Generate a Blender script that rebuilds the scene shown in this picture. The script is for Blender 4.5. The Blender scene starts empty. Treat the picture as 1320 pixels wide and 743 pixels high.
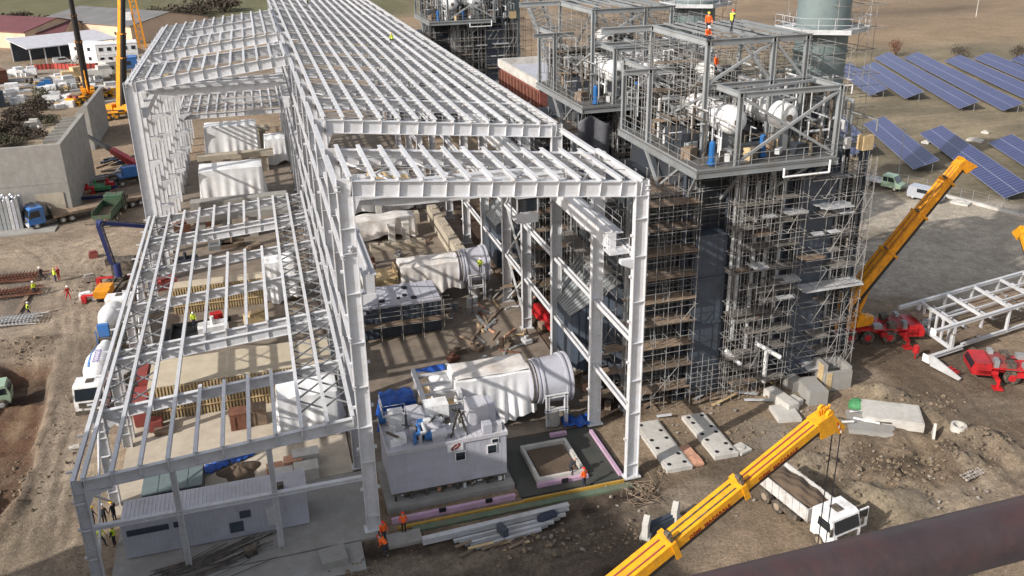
import bpy, math, random
import numpy as np
from mathutils import Vector, Matrix
rnd = random.Random(11)
SC = bpy.context.scene
COL = SC.collection
PI = math.pi
Z = Vector((0, 0, 1))

# ------------------------------------------------------------------ camera (world: X across the hall, Y along it, metres)
FPX, TH, RO, YA = 1118.166, .35532756, -.0175555, .28304925
_f = Vector((math.sin(YA)*math.cos(TH), math.cos(YA)*math.cos(TH), -math.sin(TH)))
_r = _f.cross(Z).normalized()
_u = _r.cross(_f)
CR = _r*math.cos(RO) + _u*math.sin(RO)
CU = _u*math.cos(RO) - _r*math.sin(RO)
CAM = Vector((-4.23, -50.08, 40.0))

def ray(px, py): return CR*((px-660)/FPX) - CU*((py-300)/FPX) + _f
def G(px, py, z=0.0):
    d = ray(px, py); return CAM + d*((z-CAM.z)/d.z)
def ONY(px, py, y):
    d = ray(px, py); return CAM + d*((y-CAM.y)/d.y)

# ------------------------------------------------------------------ mesh builder
class MB:
    def __init__(s): s.v = []; s.f = []; s.mi = []; s.m = 0
    def add(s, vs, fs):
        b = len(s.v); s.v.extend([tuple(v) for v in vs])
        for f in fs: s.f.append(tuple(i+b for i in f)); s.mi.append(s.m)
    def hexa(s, p):
        s.add(p, [(0,3,2,1),(4,5,6,7),(0,1,5,4),(1,2,6,5),(2,3,7,6),(3,0,4,7)])
    def bx(s, x0, x1, y0, y1, z0, z1):
        s.hexa([(x0,y0,z0),(x1,y0,z0),(x1,y1,z0),(x0,y1,z0),(x0,y0,z1),(x1,y0,z1),(x1,y1,z1),(x0,y1,z1)])
    def box(s, c, d, rz=0):
        x, y, z = d[0]/2, d[1]/2, d[2]/2
        R = Matrix.Rotation(rz, 3, 'Z'); c = Vector(c)
        s.hexa([c+R@Vector(p) for p in ((-x,-y,-z),(x,-y,-z),(x,y,-z),(-x,y,-z),(-x,-y,z),(x,-y,z),(x,y,z),(-x,y,z))])
    def frame(s, p, q, up=Z):
        p, q = Vector(p), Vector(q); d = (q-p).normalized(); up = Vector(up)
        if abs(d.dot(up)) > .98: up = Vector((0,1,0)) if abs(d.y) < .9 else Vector((1,0,0))
        a = d.cross(up).normalized(); return p, q, a, a.cross(d)
    def beam(s, p, q, w, h, up=Z, w2=None, h2=None):
        p, q, a, u = s.frame(p, q, up); w2 = w2 or w; h2 = h2 or h
        s.hexa([p-a*w/2-u*h/2, p+a*w/2-u*h/2, q+a*w2/2-u*h2/2, q-a*w2/2-u*h2/2,
                p-a*w/2+u*h/2, p+a*w/2+u*h/2, q+a*w2/2+u*h2/2, q-a*w2/2+u*h2/2])
    def ibeam(s, p, q, h, w, t=.05, tw=.04, up=Z):
        p, q, a, u = s.frame(p, q, up)
        s.beam(p+u*(h/2-t/2), q+u*(h/2-t/2), w, t, u)
        s.beam(p-u*(h/2-t/2), q-u*(h/2-t/2), w, t, u)
        s.beam(p, q, tw, h-2*t, u)
    def stiff(s, p, q, n, h, w, t=.03, up=Z):
        p, q, a, u = s.frame(p, q, up); d = (q-p).normalized()
        for i in range(n+1):
            c = p.lerp(q, i/n); s.beam(c-a*w/2*.96, c+a*w/2*.96, t, h-.08, u)
    def tube(s, p, q, r, n=6, r2=None, cap=True):
        p, q, a, u = s.frame(p, q); r2 = r if r2 is None else r2
        vs = []
        for c, rr in ((p, r), (q, r2)):
            for i in range(n):
                t = 2*PI*i/n; vs.append(c + a*(math.cos(t)*rr) + u*(math.sin(t)*rr))
        fs = [(i, (i+1) % n, n+(i+1) % n, n+i) for i in range(n)]
        if cap: fs += [tuple(range(n-1, -1, -1)), tuple(range(n, 2*n))]
        s.add(vs, fs)
    def path(s, pts, r, n=6):
        for p, q in zip(pts, pts[1:]): s.tube(p, q, r, n)
    def prism(s, poly, y0, y1, M=None):
        """poly in (x,z) extruded along y"""
        M = M or Matrix.Identity(4); n = len(poly)
        vs = [M@Vector((x, y0, z)) for x, z in poly] + [M@Vector((x, y1, z)) for x, z in poly]
        s.add(vs, [tuple(range(n)), tuple(range(2*n-1, n-1, -1))] + [(i, n+i, n+(i+1) % n, (i+1) % n) for i in range(n)])
    def lathe(s, prof, p, q, n=20):
        """prof: (t along p->q in metres, radius)"""
        p, q, a, u = s.frame(p, q); d = (q-p).normalized(); vs = []; k = len(prof)
        for t, r in prof:
            for i in range(n):
                w = 2*PI*i/n; vs.append(p + d*t + a*(math.cos(w)*r) + u*(math.sin(w)*r))
        fs = [(j*n+i, j*n+(i+1) % n, (j+1)*n+(i+1) % n, (j+1)*n+i) for j in range(k-1) for i in range(n)]
        fs += [tuple(range(n-1, -1, -1)), tuple((k-1)*n+i for i in range(n))]
        s.add(vs, fs)
    def sheet(s, fn, nu, nv):
        vs = [fn(i/nu, j/nv) for j in range(nv+1) for i in range(nu+1)]
        s.add(vs, [(j*(nu+1)+i, j*(nu+1)+i+1, (j+1)*(nu+1)+i+1, (j+1)*(nu+1)+i) for j in range(nv) for i in range(nu)])
    def ball(s, c, r, n=10, k=6, sq=(1,1,1)):
        c = Vector(c); vs = []
        for j in range(k+1):
            t = PI*j/k
            for i in range(n):
                w = 2*PI*i/n; vs.append(c+Vector((r*sq[0]*math.sin(t)*math.cos(w), r*sq[1]*math.sin(t)*math.sin(w), r*sq[2]*math.cos(t))))
        s.add(vs, [(j*n+i, (j+1)*n+i, (j+1)*n+(i+1) % n, j*n+(i+1) % n) for j in range(k) for i in range(n)])
    def build(s, name, mats, par=None, smooth=False, loc=None, rz=0):
        me = bpy.data.meshes.new(name)
        me.from_pydata(s.v, [], s.f)
        if not isinstance(mats, (list, tuple)): mats = [mats]
        for m in mats: me.materials.append(m)
        if len(mats) > 1: me.polygons.foreach_set('material_index', s.mi)
        if smooth:
            me.polygons.foreach_set('use_smooth', [True]*len(me.polygons))
            try: me.set_sharp_from_angle(angle=math.radians(40))
            except Exception: pass
        me.update()
        o = bpy.data.objects.new(name, me); COL.objects.link(o)
        if par is not None: o.parent = par
        if loc is not None: o.location = loc; o.rotation_euler.z = rz
        return o

def tag(o, label, cat, group=None, kind=None):
    if label: o['label'] = label
    if cat: o['category'] = cat
    if group: o['group'] = group
    if kind: o['kind'] = kind
    return o
def T(name, label, cat, loc=(0,0,0), rz=0, group=None):
    o = bpy.data.objects.new(name, None); COL.objects.link(o)
    o.location = loc; o.rotation_euler.z = rz; o.empty_display_size = .3
    return tag(o, label, cat, group)
def struct(o): o['kind'] = 'structure'; return o
def copy_tree(o, par=None):
    c = o.copy(); COL.objects.link(c); c.parent = par
    for ch in list(o.children): copy_tree(ch, c)
    return c
def dup(o, loc, rz=None, label=None, group=None):
    c = copy_tree(o); c.location = loc
    if rz is not None: c.rotation_euler.z = rz
    if label: c['label'] = label
    if group: c['group'] = group
    return c

# ------------------------------------------------------------------ materials
def mat(name, col, rough=.7, metal=0., var=.12, scale=1.5, bump=0., dirt=None, damt=.0, dscale=.6, spec=.4, obj_var=0):
    m = bpy.data.materials.new(name); m.use_nodes = True; nt = m.node_tree; N = nt.nodes; L = nt.links
    b = N['Principled BSDF']; b.inputs['Roughness'].default_value = rough; b.inputs['Metallic'].default_value = metal
    b.inputs['Specular IOR Level'].default_value = spec
    tc = N.new('ShaderNodeTexCoord'); no = N.new('ShaderNodeTexNoise')
    no.inputs['Scale'].default_value = scale; no.inputs['Detail'].default_value = 6; no.inputs['Roughness'].default_value = .65
    L.new(tc.outputs['Object'], no.inputs['Vector'])
    r = N.new('ShaderNodeValToRGB'); e = r.color_ramp.elements
    e[0].position = .3; e[1].position = .7
    e[0].color = [c*(1-var) for c in col]+[1]; e[1].color = [min(1, c*(1+var)) for c in col]+[1]
    L.new(no.outputs['Fac'], r.inputs['Fac']); out = r.outputs['Color']
    if dirt:
        n2 = N.new('ShaderNodeTexNoise'); n2.inputs['Scale'].default_value = dscale; n2.inputs['Detail'].default_value = 8
        n2.inputs['Roughness'].default_value = .75
        L.new(tc.outputs['Object'], n2.inputs['Vector'])
        mr = N.new('ShaderNodeMapRange'); mr.inputs['From Min'].default_value = .5-.25*damt; mr.inputs['From Max'].default_value = .75
        L.new(n2.outputs['Fac'], mr.inputs['Value'])
        mx = N.new('ShaderNodeMix'); mx.data_type = 'RGBA'
        L.new(mr.outputs['Result'], mx.inputs['Factor']); L.new(out, mx.inputs[6]); mx.inputs[7].default_value = list(dirt)+[1]
        out = mx.outputs[2]
    if obj_var:
        oi = N.new('ShaderNodeObjectInfo'); m2 = N.new('ShaderNodeMapRange'); m2.inputs['To Min'].default_value = 1-obj_var; m2.inputs['To Max'].default_value = 1+obj_var*.6
        L.new(oi.outputs['Random'], m2.inputs['Value']); vm = N.new('ShaderNodeVectorMath'); vm.operation = 'SCALE'; L.new(out, vm.inputs[0]); L.new(m2.outputs['Result'], vm.inputs['Scale']); out = vm.outputs[0]
    L.new(out, b.inputs['Base Color'])
    if bump:
        bp = N.new('ShaderNodeBump'); bp.inputs['Strength'].default_value = bump; bp.inputs['Distance'].default_value = .1
        n3 = N.new('ShaderNodeTexNoise'); n3.inputs['Scale'].default_value = scale*3; n3.inputs['Detail'].default_value = 8
        L.new(tc.outputs['Object'], n3.inputs['Vector'])
        L.new(n3.outputs['Fac'], bp.inputs['Height']); L.new(bp.outputs['Normal'], b.inputs['Normal'])
    return m
DUST = (.22, .17, .12)
M = dict(
 white_steel = mat('white_steel', (.575,.58,.60), .45, 0, .08, .8, dirt=(.42,.39,.355), damt=.3, dscale=1.6, obj_var=.13),
 dull_steel = mat('dull_steel', (.50,.51,.52), .5, 0, .08, .8, dirt=(.3,.28,.26), damt=.4),
 brace = mat('dark_brace', (.20,.205,.21), .55, 0, .1, 1, obj_var=.15),
 rod = mat('sag_rod', (.30,.305,.31), .5, 0, .1, 1),
 grating = mat('grating', (.10,.105,.11), .6, .2, .25, 2, dirt=(.16,.13,.10), damt=.5),
 tipper = mat('tipper_paint', (.58,.58,.57), .5, 0, .08, 1.5, dirt=(.30,.25,.20), damt=.5, dscale=1.5),
 grey_plank = mat('grey_plank', (.20,.185,.165), .85, 0, .25, 1.6, dirt=(.12,.10,.085), damt=.5, obj_var=.3),
 galv = mat('galvanised', (.31,.33,.34), .5, .2, .15, 1.2, dirt=(.19,.175,.16), damt=.4, obj_var=.2),
 tube = mat('scaffold_tube', (.27,.27,.265), .55, .1, .25, .7, dirt=(.12,.09,.07), damt=.6),
 plank = mat('plank', (.26,.19,.13), .85, 0, .35, 1.6, dirt=(.14,.10,.075), damt=.6, dscale=1.1, obj_var=.35),
 timber = mat('timber', (.52,.39,.21), .8, 0, .2, 2.5, dirt=(.3,.2,.12), damt=.3),
 casing = mat('dark_casing', (.030,.036,.046), .5, 0, .25, .5, dirt=(.055,.055,.055), damt=.4),
 casing2 = mat('blue_grey_casing', (.060,.075,.10), .45, 0, .15, .4, dirt=(.04,.045,.05), damt=.4),
 stack = mat('stack_paint', (.155,.195,.195), .55, 0, .1, .3, dirt=(.10,.125,.125), damt=.4),
 concrete = mat('concrete', (.30,.29,.27), .9, 0, .12, .8, .25, dirt=(.22,.2,.175), damt=.5),
 concrete_light = mat('concrete_light', (.52,.50,.46), .9, 0, .1, .9, .2, dirt=(.33,.30,.26), damt=.4),
 concrete_warm = mat('concrete_warm', (.42,.37,.29), .9, 0, .12, .8, .2, dirt=(.3,.25,.19), damt=.5),
 tarp = mat('white_tarp', (.76,.76,.765), .42, 0, .04, 1.2, .14, dirt=(.56,.53,.49), damt=.15, dscale=.6),
 tarp_dirty = mat('stained_tarp', (.70,.69,.67), .42, 0, .06, 1.2, .16, dirt=(.42,.33,.26), damt=.5, dscale=.7),
 blue_tarp = mat('blue_tarp', (.015,.07,.30), .45, 0, .25, 2, .4),
 grey_tarp = mat('grey_tarp', (.10,.10,.11), .6, 0, .25, 1.5, .4),
 cladding = mat('grey_cladding', (.42,.42,.47), .5, 0, .04, .5, dirt=(.33,.32,.34), damt=.25),
 roof_clad = mat('roof_cladding', (.52,.51,.54), .45, 0, .05, .8, dirt=(.38,.36,.36), damt=.3),
 dark = mat('dark_void', (.012,.012,.014), .6, 0, .2, 2),
 rubber = mat('rubber', (.02,.02,.02), .85, 0, .3, 3, dirt=DUST, damt=.4, dscale=3),
 glass = mat('window_glass', (.015,.02,.025), .08, 0, .2, 1, spec=.8),
 chassis = mat('chassis', (.035,.033,.03), .7, 0, .3, 2, dirt=DUST, damt=.4, dscale=2),
 yellow = mat('crane_yellow', (.80,.36,.008), .38, 0, .06, .8, dirt=(.42,.20,.03), damt=.45, dscale=2.6),
 orange = mat('crane_orange', (.78,.31,.012), .42, 0, .08, .8, dirt=(.3,.13,.03), damt=.2, dscale=1.4),
 red = mat('carrier_red', (.48,.018,.022), .4, 0, .12, .8, dirt=(.15,.02,.02), damt=.35),
 dark_red = mat('oxide_red', (.26,.05,.045), .6, 0, .15, .8, dirt=(.14,.05,.04), damt=.4),
 hoist_black = mat('black_boom', (.018,.018,.02), .5, 0, .2, 1),
 white_paint = mat('white_paint', (.78,.78,.78), .35, 0, .04, 1, dirt=(.45,.41,.36), damt=.25, dscale=1.5),
 blue_paint = mat('blue_paint', (.045,.17,.46), .4, 0, .12, 1, dirt=(.1,.15,.25), damt=.3),
 navy = mat('navy_paint', (.025,.035,.12), .45, 0, .2, 1),
 pump_blue = mat('bright_blue', (.02,.11,.30), .4, 0, .1, 1),
 green = mat('green_paint', (.03,.085,.045), .5, 0, .2, 1, dirt=(.12,.1,.07), damt=.4),
 pale_green = mat('pale_green', (.30,.42,.30), .45, 0, .1, 1, dirt=(.25,.27,.2), damt=.3),
 net_green = mat('green_net', (.06,.22,.09), .7, 0, .3, 3),
 van_grey = mat('van_silver', (.48,.49,.53), .3, .3, .04, 1),
 pink = mat('pink_board', (.50,.33,.46), .8, 0, .1, 1.5, dirt=(.35,.24,.28), damt=.4),
 green_board = mat('green_membrane', (.10,.16,.10), .8, 0, .25, 1, dirt=(.14,.12,.09), damt=.7),
 yellow_pipe = mat('yellow_pipe', (.45,.27,.05), .6, 0, .2, 2),
 membrane = mat('dark_membrane', (.045,.052,.045), .75, 0, .2, .5, dirt=(.075,.065,.055), damt=.5),
 soil = mat('soil', (.13,.092,.062), .95, 0, .3, 1.2, .6, dirt=(.075,.052,.037), damt=.5),
 sand = mat('sand', (.31,.25,.175), .95, 0, .15, 1, .5, dirt=(.2,.155,.105), damt=.4),
 rubble = mat('rubble', (.25,.22,.19), .95, 0, .35, 2, .6),
 brick = mat('brick', (.48,.26,.17), .9, 0, .3, 3),
 rust = mat('rust', (.15,.065,.04), .9, 0, .35, 1.5, .3),
 rail = mat('rusty_rail', (.052,.036,.038), .5, .1, .2, 30, .06, dirt=(.085,.036,.032), damt=.15, dscale=14),
 red_roof = mat('red_roof', (.13,.045,.05), .8, 0, .15, .3),
 grey_roof = mat('grey_roof', (.15,.145,.145), .85, 0, .2, .15),
 cream = mat('cream_wall', (.58,.43,.31), .85, 0, .1, .3),
 orange_vest = mat('orange_vest', (.85,.12,.012), .7, 0, .05, 3),
 lime_vest = mat('lime_vest', (.62,.78,.04), .7, 0, .05, 3),
 navy_cloth = mat('navy_cloth', (.03,.035,.06), .85, 0, .2, 3),
 red_cloth = mat('red_cloth', (.40,.03,.025), .8, 0, .1, 3),
 dark_cloth = mat('dark_cloth', (.025,.025,.03), .85, 0, .2, 3),
 skin = mat('skin', (.45,.26,.19), .6, 0, .05, 3),
 helmet_white = mat('helmet_white', (.8,.8,.78), .3, 0, .02, 1),
 helmet_yellow = mat('helmet_yellow', (.8,.5,.02), .3, 0, .02, 1),
 helmet_red = mat('helmet_red', (.6,.03,.02), .3, 0, .02, 1),
 bark = mat('bark', (.09,.07,.055), .9, 0, .3, 3),
 bush = mat('bush', (.055,.042,.030), .9, 0, .4, 1),
 bush2 = mat('bush_olive', (.07,.07,.04), .9, 0, .4, 1),
 text_red = mat('text_red', (.20,.012,.010), .5, 0, .02, 1),
 text_purple = mat('text_purple', (.16,.10,.38), .5, 0, .02, 1),
 black_paint = mat('black_lettering', (.02,.02,.02), .5, 0, .02, 1),
 fence_red = mat('fence_red', (.36,.05,.035), .8, 0, .25, 1),
)

# solar panel: dark blue cells with pale frame lines laid out in the table's own coordinates
def solar_mat():
    m = bpy.data.materials.new('solar_glass'); m.use_nodes = True; N = m.node_tree.nodes; L = m.node_tree.links
    b = N['Principled BSDF']; b.inputs['Roughness'].default_value = .3; b.inputs['Specular IOR Level'].default_value = .5
    tc = N.new('ShaderNodeTexCoord'); br = N.new('ShaderNodeTexBrick'); br.offset = 0
    br.inputs['Color1'].default_value = (.020,.026,.095,1); br.inputs['Color2'].default_value = (.030,.037,.120,1)
    br.inputs['Mortar'].default_value = (.24,.25,.31,1); br.inputs['Scale'].default_value = 1
    br.inputs['Mortar Size'].default_value = .045; br.inputs['Brick Width'].default_value = 1.0; br.inputs['Row Height'].default_value = 1.95
    L.new(tc.outputs['UV'], br.inputs['Vector'])
    L.new(br.outputs['Color'], b.inputs['Base Color'])
    return m
M['solar'] = solar_mat()
M['red_brick'] = mat('red_brick', (.20,.07,.055), .85, 0, .25, 1.2)

# ------------------------------------------------------------------ camera object
cd = bpy.data.cameras.new('camera'); cam = bpy.data.objects.new('camera', cd); COL.objects.link(cam)
cd.sensor_width = 36; cd.lens = 36*FPX/1320; cd.shift_y = -71.5/1320; cd.clip_start = .05; cd.clip_end = 6000
mw = Matrix((CR, CU, -_f)).transposed().to_4x4(); mw.translation = CAM; cam.matrix_world = mw
SC.camera = cam

# ------------------------------------------------------------------ light
SAZ, SEL = math.radians(20.5), math.radians(30)
sd = Vector((math.cos(SAZ)*math.cos(SEL), math.sin(SAZ)*math.cos(SEL), -math.sin(SEL)))
ld = bpy.data.lights.new('sun', 'SUN'); ld.energy = 3.8; ld.angle = math.radians(.6); ld.color = (1, .955, .895)
sun = bpy.data.objects.new('sun', ld); COL.objects.link(sun); sun.rotation_euler = sd.to_track_quat('-Z', 'Y').to_euler(); sun.location = (-60, -60, 80)
w = bpy.data.worlds.new('World'); SC.world = w; w.use_nodes = True; nt = w.node_tree
sky = nt.nodes.new('ShaderNodeTexSky'); sky.sky_type = 'NISHITA'; sky.sun_disc = False
sky.sun_elevation = SEL; sky.sun_rotation = math.atan2(-sd.x, -sd.y)
sky.air_density = 1.0; sky.dust_density = 2.0
bg = nt.nodes['Background']; bg.inputs['Strength'].default_value = .148
hs = nt.nodes.new('ShaderNodeHueSaturation'); hs.inputs['Saturation'].default_value = .55          # thin bright haze whitens the sky light
tn = nt.nodes.new('ShaderNodeMix'); tn.data_type = 'RGBA'; tn.blend_type = 'MULTIPLY'; tn.inputs['Factor'].default_value = 1; tn.inputs[7].default_value = (1.03, 1.0, .97, 1)
nt.links.new(sky.outputs['Color'], hs.inputs['Color']); nt.links.new(hs.outputs['Color'], tn.inputs[6]); nt.links.new(tn.outputs[2], bg.inputs['Color'])
SC.view_settings.view_transform = 'Standard'; SC.view_settings.look = 'None'
SC.view_settings.exposure = .46; SC.view_settings.gamma = 1
SC.cycles.max_bounces = 5; SC.cycles.diffuse_bounces = 3
try: SC.cycles.use_denoising = True
except Exception: pass
# ------------------------------------------------------------------ ground: one sheet from under the camera to past the last field
def axis(lo, hi, dense0, dense1, step, grow=1.16, cap=45):
    a = list(np.arange(dense0, dense1+1e-6, step)); s = step; x = dense1
    while x < hi: s = min(s*grow, cap); x += s; a.append(x)
    s = step; x = dense0; b = []
    while x > lo: s = min(s*grow, cap); x -= s; b.append(x)
    return np.array(b[::-1]+a)
gx = axis(-900, 1500, -46, 76, .36); gy = axis(-150, 2600, -20, 96, .38, 1.12, 40)
NX, NY = len(gx), len(gy)
X, Y = np.meshgrid(gx, gy)
_rs = np.random.RandomState(5); _lat = _rs.rand(256, 256)
def vnoise(x, y):
    xi = np.floor(x).astype(int); yi = np.floor(y).astype(int); fx = x-xi; fy = y-yi
    fx = fx*fx*(3-2*fx); fy = fy*fy*(3-2*fy); g = lambda i, j: _lat[i % 256, j % 256]
    return (g(xi,yi)*(1-fx)+g(xi+1,yi)*fx)*(1-fy)+(g(xi,yi+1)*(1-fx)+g(xi+1,yi+1)*fx)*fy
def fbm(x, y, o=5):
    t = 0; a = .5; s = 0
    for k in range(o): t = t+a*vnoise(x*2**k+17.3*k, y*2**k+5.1*k); s += a; a *= .55
    return t/s
def sm(a, b, t): t = np.clip((t-a)/(b-a), 0, 1); return t*t*(3-2*t)
n1 = fbm(X/9, Y/9); n2 = fbm(X/2.2, Y/2.2); n3 = fbm(X/30+9, Y/30)
Hh = np.zeros_like(X)
colr = np.zeros(X.shape+(3,)); colr[:] = (.285,.214,.148)
def paint(mask, c):
    global colr
    colr = colr*(1-mask[...,None]) + np.array(c)*mask[...,None]
def blob(px, py, rx, ry, ang=0, wob=.5, soft=.35):
    g = G(px, py); dx, dy = X-g.x, Y-g.y; c, s = math.cos(ang), math.sin(ang)
    d = np.sqrt(((dx*c+dy*s)/rx)**2+((-dx*s+dy*c)/ry)**2) + (n2-.5)*wob + (n1-.5)*wob
    return 1-sm(1-soft, 1+soft, d)
def poly_mask(pts, soft=1.0, wob=1.0):
    """signed distance to a convex-ish polygon given as world points, noise-wobbled"""
    inside = np.zeros(X.shape, bool); dmin = np.full(X.shape, 1e9)
    for (x0,y0), (x1,y1) in zip(pts, pts[1:]+pts[:1]):
        cond = ((y0 > Y) != (y1 > Y)) & (X < (x1-x0)*(Y-y0)/((y1-y0) or 1e-9)+x0); inside ^= cond
        ex, ey = x1-x0, y1-y0; t = np.clip(((X-x0)*ex+(Y-y0)*ey)/(ex*ex+ey*ey), 0, 1)
        dmin = np.minimum(dmin, np.hypot(X-x0-t*ex, Y-y0-t*ey))
    d = np.where(inside, dmin, -dmin) + (n2-.5)*wob*2
    return sm(-soft, soft, d)
def pm(pix, soft=1., wob=1.): return poly_mask([(G(*p).x, G(*p).y) for p in pix], soft, wob)
# broad fields
paint(sm(150, 175, Y+(n3-.5)*20)*sm(10, 40, X), (.275,.200,.130))                            # ploughed field behind the solar park
fld = sm(0, 1, (n3-.45)*6)*sm(170, 220, Y)*sm(10, 40, X); paint(fld*.6, (.22,.165,.112))
for yy, ww, cc in ((232, 10, (.14,.108,.08)), (300, 16, (.27,.195,.125)), (372, 14, (.155,.122,.092)), (520, 30, (.25,.19,.13))):
    paint(np.exp(-((Y+X*.10-yy-30-(n3-.5)*30)/ww)**2)*.75*sm(10, 40, X), cc)
paint(poly_mask([(60,34),(130,24),(260,60),(230,165),(110,175),(50,160),(44,60)], 6, 8), (.185,.155,.105))   # solar park turf
paint(poly_mask([(60,34),(130,24),(260,60),(230,165),(110,175),(50,160),(44,60)], 6, 8)*sm(.5,.62,n1)*.7, (.27,.215,.14))
paint(sm(318, 335, Y+X*.25+(n3-.5)*14)*(1-sm(10, 60, X-Y*.12)), (.135,.127,.070))            # green field top left
paint(sm(430, 470, Y+X*.25+(n3-.5)*20)*(1-sm(10, 60, X-Y*.12))*.55, (.16,.15,.085))
# dark scrub strip in front of it
paint(np.exp(-((Y+X*.25-312-(n3-.5)*14)/9)**2)*(1-sm(-10, 20, X-Y*.1))*.8, (.08,.062,.046))
# site yard, left
paint(poly_mask([(-60,96),(-19,96),(-18,0),(-60,0)], 4, 3)*.6, (.30,.245,.19))
paint(blob(60, 330, 9, 8)*.55, (.335,.27,.20)); paint(blob(100, 420, 6, 12)*.5, (.33,.262,.195))
paint(blob(60, 640, 6, 10)*.7, (.335,.262,.18)); paint(blob(90, 560, 3.5, 9)*.5, (.29,.23,.175))
paint(pm([(0,130),(62,128),(40,195),(0,205)], 2, 2), (.10,.078,.058))
paint(pm([(60,150),(95,160),(45,215),(20,205)], 1.5, 1), (.34,.28,.20))
paint(pm([(0,345),(48,352),(40,420),(0,440)], 1, 1)*.8, (.17,.14,.115))
paint(pm([(0,440),(55,425),(70,455),(0,470)], 1, 1)*.6, (.17,.13,.095))
# excavation at the left edge
pit = pm([(0,470),(63,463),(55,520),(40,590),(18,640),(-30,690),(-60,560)], .5, .7)
paint(pit, (.155,.088,.056)); Hh -= pit*1.5
band = pm([(-5,476),(60,470),(56,500),(-5,506)], .3, .5); paint(band, (.085,.055,.038)); Hh -= band*.5
ridge = pm([(60,520),(68,520),(30,650),(-10,700),(-20,690),(20,640)], .6, .8)*(1-pit); Hh += ridge*.35; paint(ridge*.7, (.23,.165,.115))
paint(pm([(0,540),(30,500),(40,500),(10,560)], .4, .5)*.6, (.30,.21,.13))
# in front of and right of the hall
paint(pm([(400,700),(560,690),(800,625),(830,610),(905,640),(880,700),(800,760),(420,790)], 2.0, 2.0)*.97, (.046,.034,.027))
paint(blob(860, 690, 4, 2.5)*.5, (.17,.135,.10))
paint(pm([(820,620),(990,530),(1060,560),(1000,640),(900,680)], 1.5, 1.5)*.75, (.18,.135,.092))
paint(blob(985, 560, 2.2, 2.2)*.6, (.33,.29,.24)); paint(blob(930, 560, 3.5, 2)*.5, (.24,.185,.13))
paint(pm([(1090,600),(1250,560),(1330,600),(1330,680),(1180,690),(1100,660)], 2, 2), (.265,.198,.132))
paint(pm([(1090,450),(1250,430),(1340,520),(1340,640),(1260,560),(1180,510)], 1.5, 1.5)*.9, (.150,.110,.078))   # wet haul road
for k in range(5):
    a = G(1110+k*14, 455+k*9); b = G(1300+k*8, 640-k*16); t = ((X-a.x)*(b.y-a.y)-(Y-a.y)*(b.x-a.x))/math.hypot(b.x-a.x, b.y-a.y)
    m_ = np.exp(-(t/.28)**2)*((X-a.x)*(b.x-a.x)+(Y-a.y)*(b.y-a.y) > 0); paint(np.clip(m_, 0, 1)*.35*sm(.35,.55,n1), (.30,.25,.18))
paint(blob(1150, 520, 3.0, 1.6, -.6)*.8, (.31,.25,.17)); paint(blob(1260, 580, 3.5, 2)*.8, (.14,.105,.075))
paint(blob(1215, 610, 3, 1.6)*.6, (.13,.095,.07)); paint(blob(1280, 525, 3, 2)*.4, (.28,.23,.17))
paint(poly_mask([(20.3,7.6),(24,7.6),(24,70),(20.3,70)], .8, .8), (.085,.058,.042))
pad = poly_mask([(50,30),(66,14),(92,16),(120,22),(92,44),(72,58),(46,50)], 2.5, 3)
paint(pad, (.45,.39,.31)); paint(pad*sm(.52,.6,n1)*.25, (.26,.22,.18))
paint(blob(1103, 305, 5, 2.5)*.6, (.17,.14,.10)); paint(blob(1110, 330, 3, 1.5)*.6, (.15,.12,.09))
# left distance yards
paint(poly_mask([(-90,170),(-20,150),(-10,250),(-90,250)], 8, 6)*.5, (.27,.215,.15))
paint(poly_mask([(-110,232),(-50,214),(-52,226),(-110,246)], 2, 2)*.8, (.34,.30,.25))
# heaps
def heap(px, py, r, h, rag=.6, ex=1., ang=0., c=None):
    global Hh
    g = G(px, py); dx, dy = X-g.x, Y-g.y; cc, ss = math.cos(ang), math.sin(ang)
    d = np.sqrt(((dx*cc+dy*ss)/(r*ex))**2+((-dx*ss+dy*cc)/r)**2) + (n2-.5)*rag
    k = 1-sm(0, 1, d); Hh += k*h*(.75+.6*(n2-.3))
    if c is not None: paint(sm(.05,.4,k)*.85, c)
SAND = (.30,.245,.17); DK = (.135,.10,.07)
heap(1045, 600, 2.0, 1.5, .7, 1.6, 0, SAND); heap(1110, 640, 2.6, 1.3, .7, 1.5, -.4, SAND); heap(1165, 655, 2.4, .8, .7, 1.6, .2, SAND)
heap(1150, 610, 2.0, .6, .8, 1.8, .2, DK); heap(1230, 590, 2.2, 1.0, .9, 1.3, 0, DK); heap(1270, 570, 2.2, 1.3, .9, 1.5, -.7, (.24,.19,.13))
heap(1135, 505, 1.6, .9, .9, 2.4, -.65, SAND); heap(1180, 530, 1.2, .7, .9, 2.6, -.6, SAND); heap(1225, 555, 1.2, .8, .9, 2.2, -.6, (.25,.2,.14))
heap(1300, 590, 1.6, .8, .9, 2.2, -.8, (.22,.17,.12)); heap(1010, 510, 1.5, .5, .8, 2.0, .2, (.27,.22,.16))
heap(690, 705, 1.6, .35, .9, 2.2, .1); heap(830, 600, 1.2, .4, .9, 1.4); heap(640, 725, 2.0, .5, .9, 2)
heap(150, 350, 1.2, .5, .9, 2, 1.2, (.15,.12,.09)); heap(50, 440, 1.4, .6, .9, 2., .2, (.19,.145,.105)); heap(20, 440, 1.0, .5, .9, 2., .2)
heap(260, 205, 1.8, 1.6, .8, 1.0, 0, (.12,.09,.065)); heap(235, 240, 1.5, 1.2, .8, 1.6, .4, (.15,.11,.08)); heap(120, 180, 3, .8, .8, 1.5, 0, (.16,.13,.10))
rough_ = fbm(X/1.1, Y/1.1); near = np.exp(-np.maximum(0, np.hypot(X-5, Y-20)-75)**2/1200)
Hh += ((n2-.55)*.14+(rough_-.55)*.10)*near - .035*near
Hh += (n3-.5)*3*sm(260, 500, Y)
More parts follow.
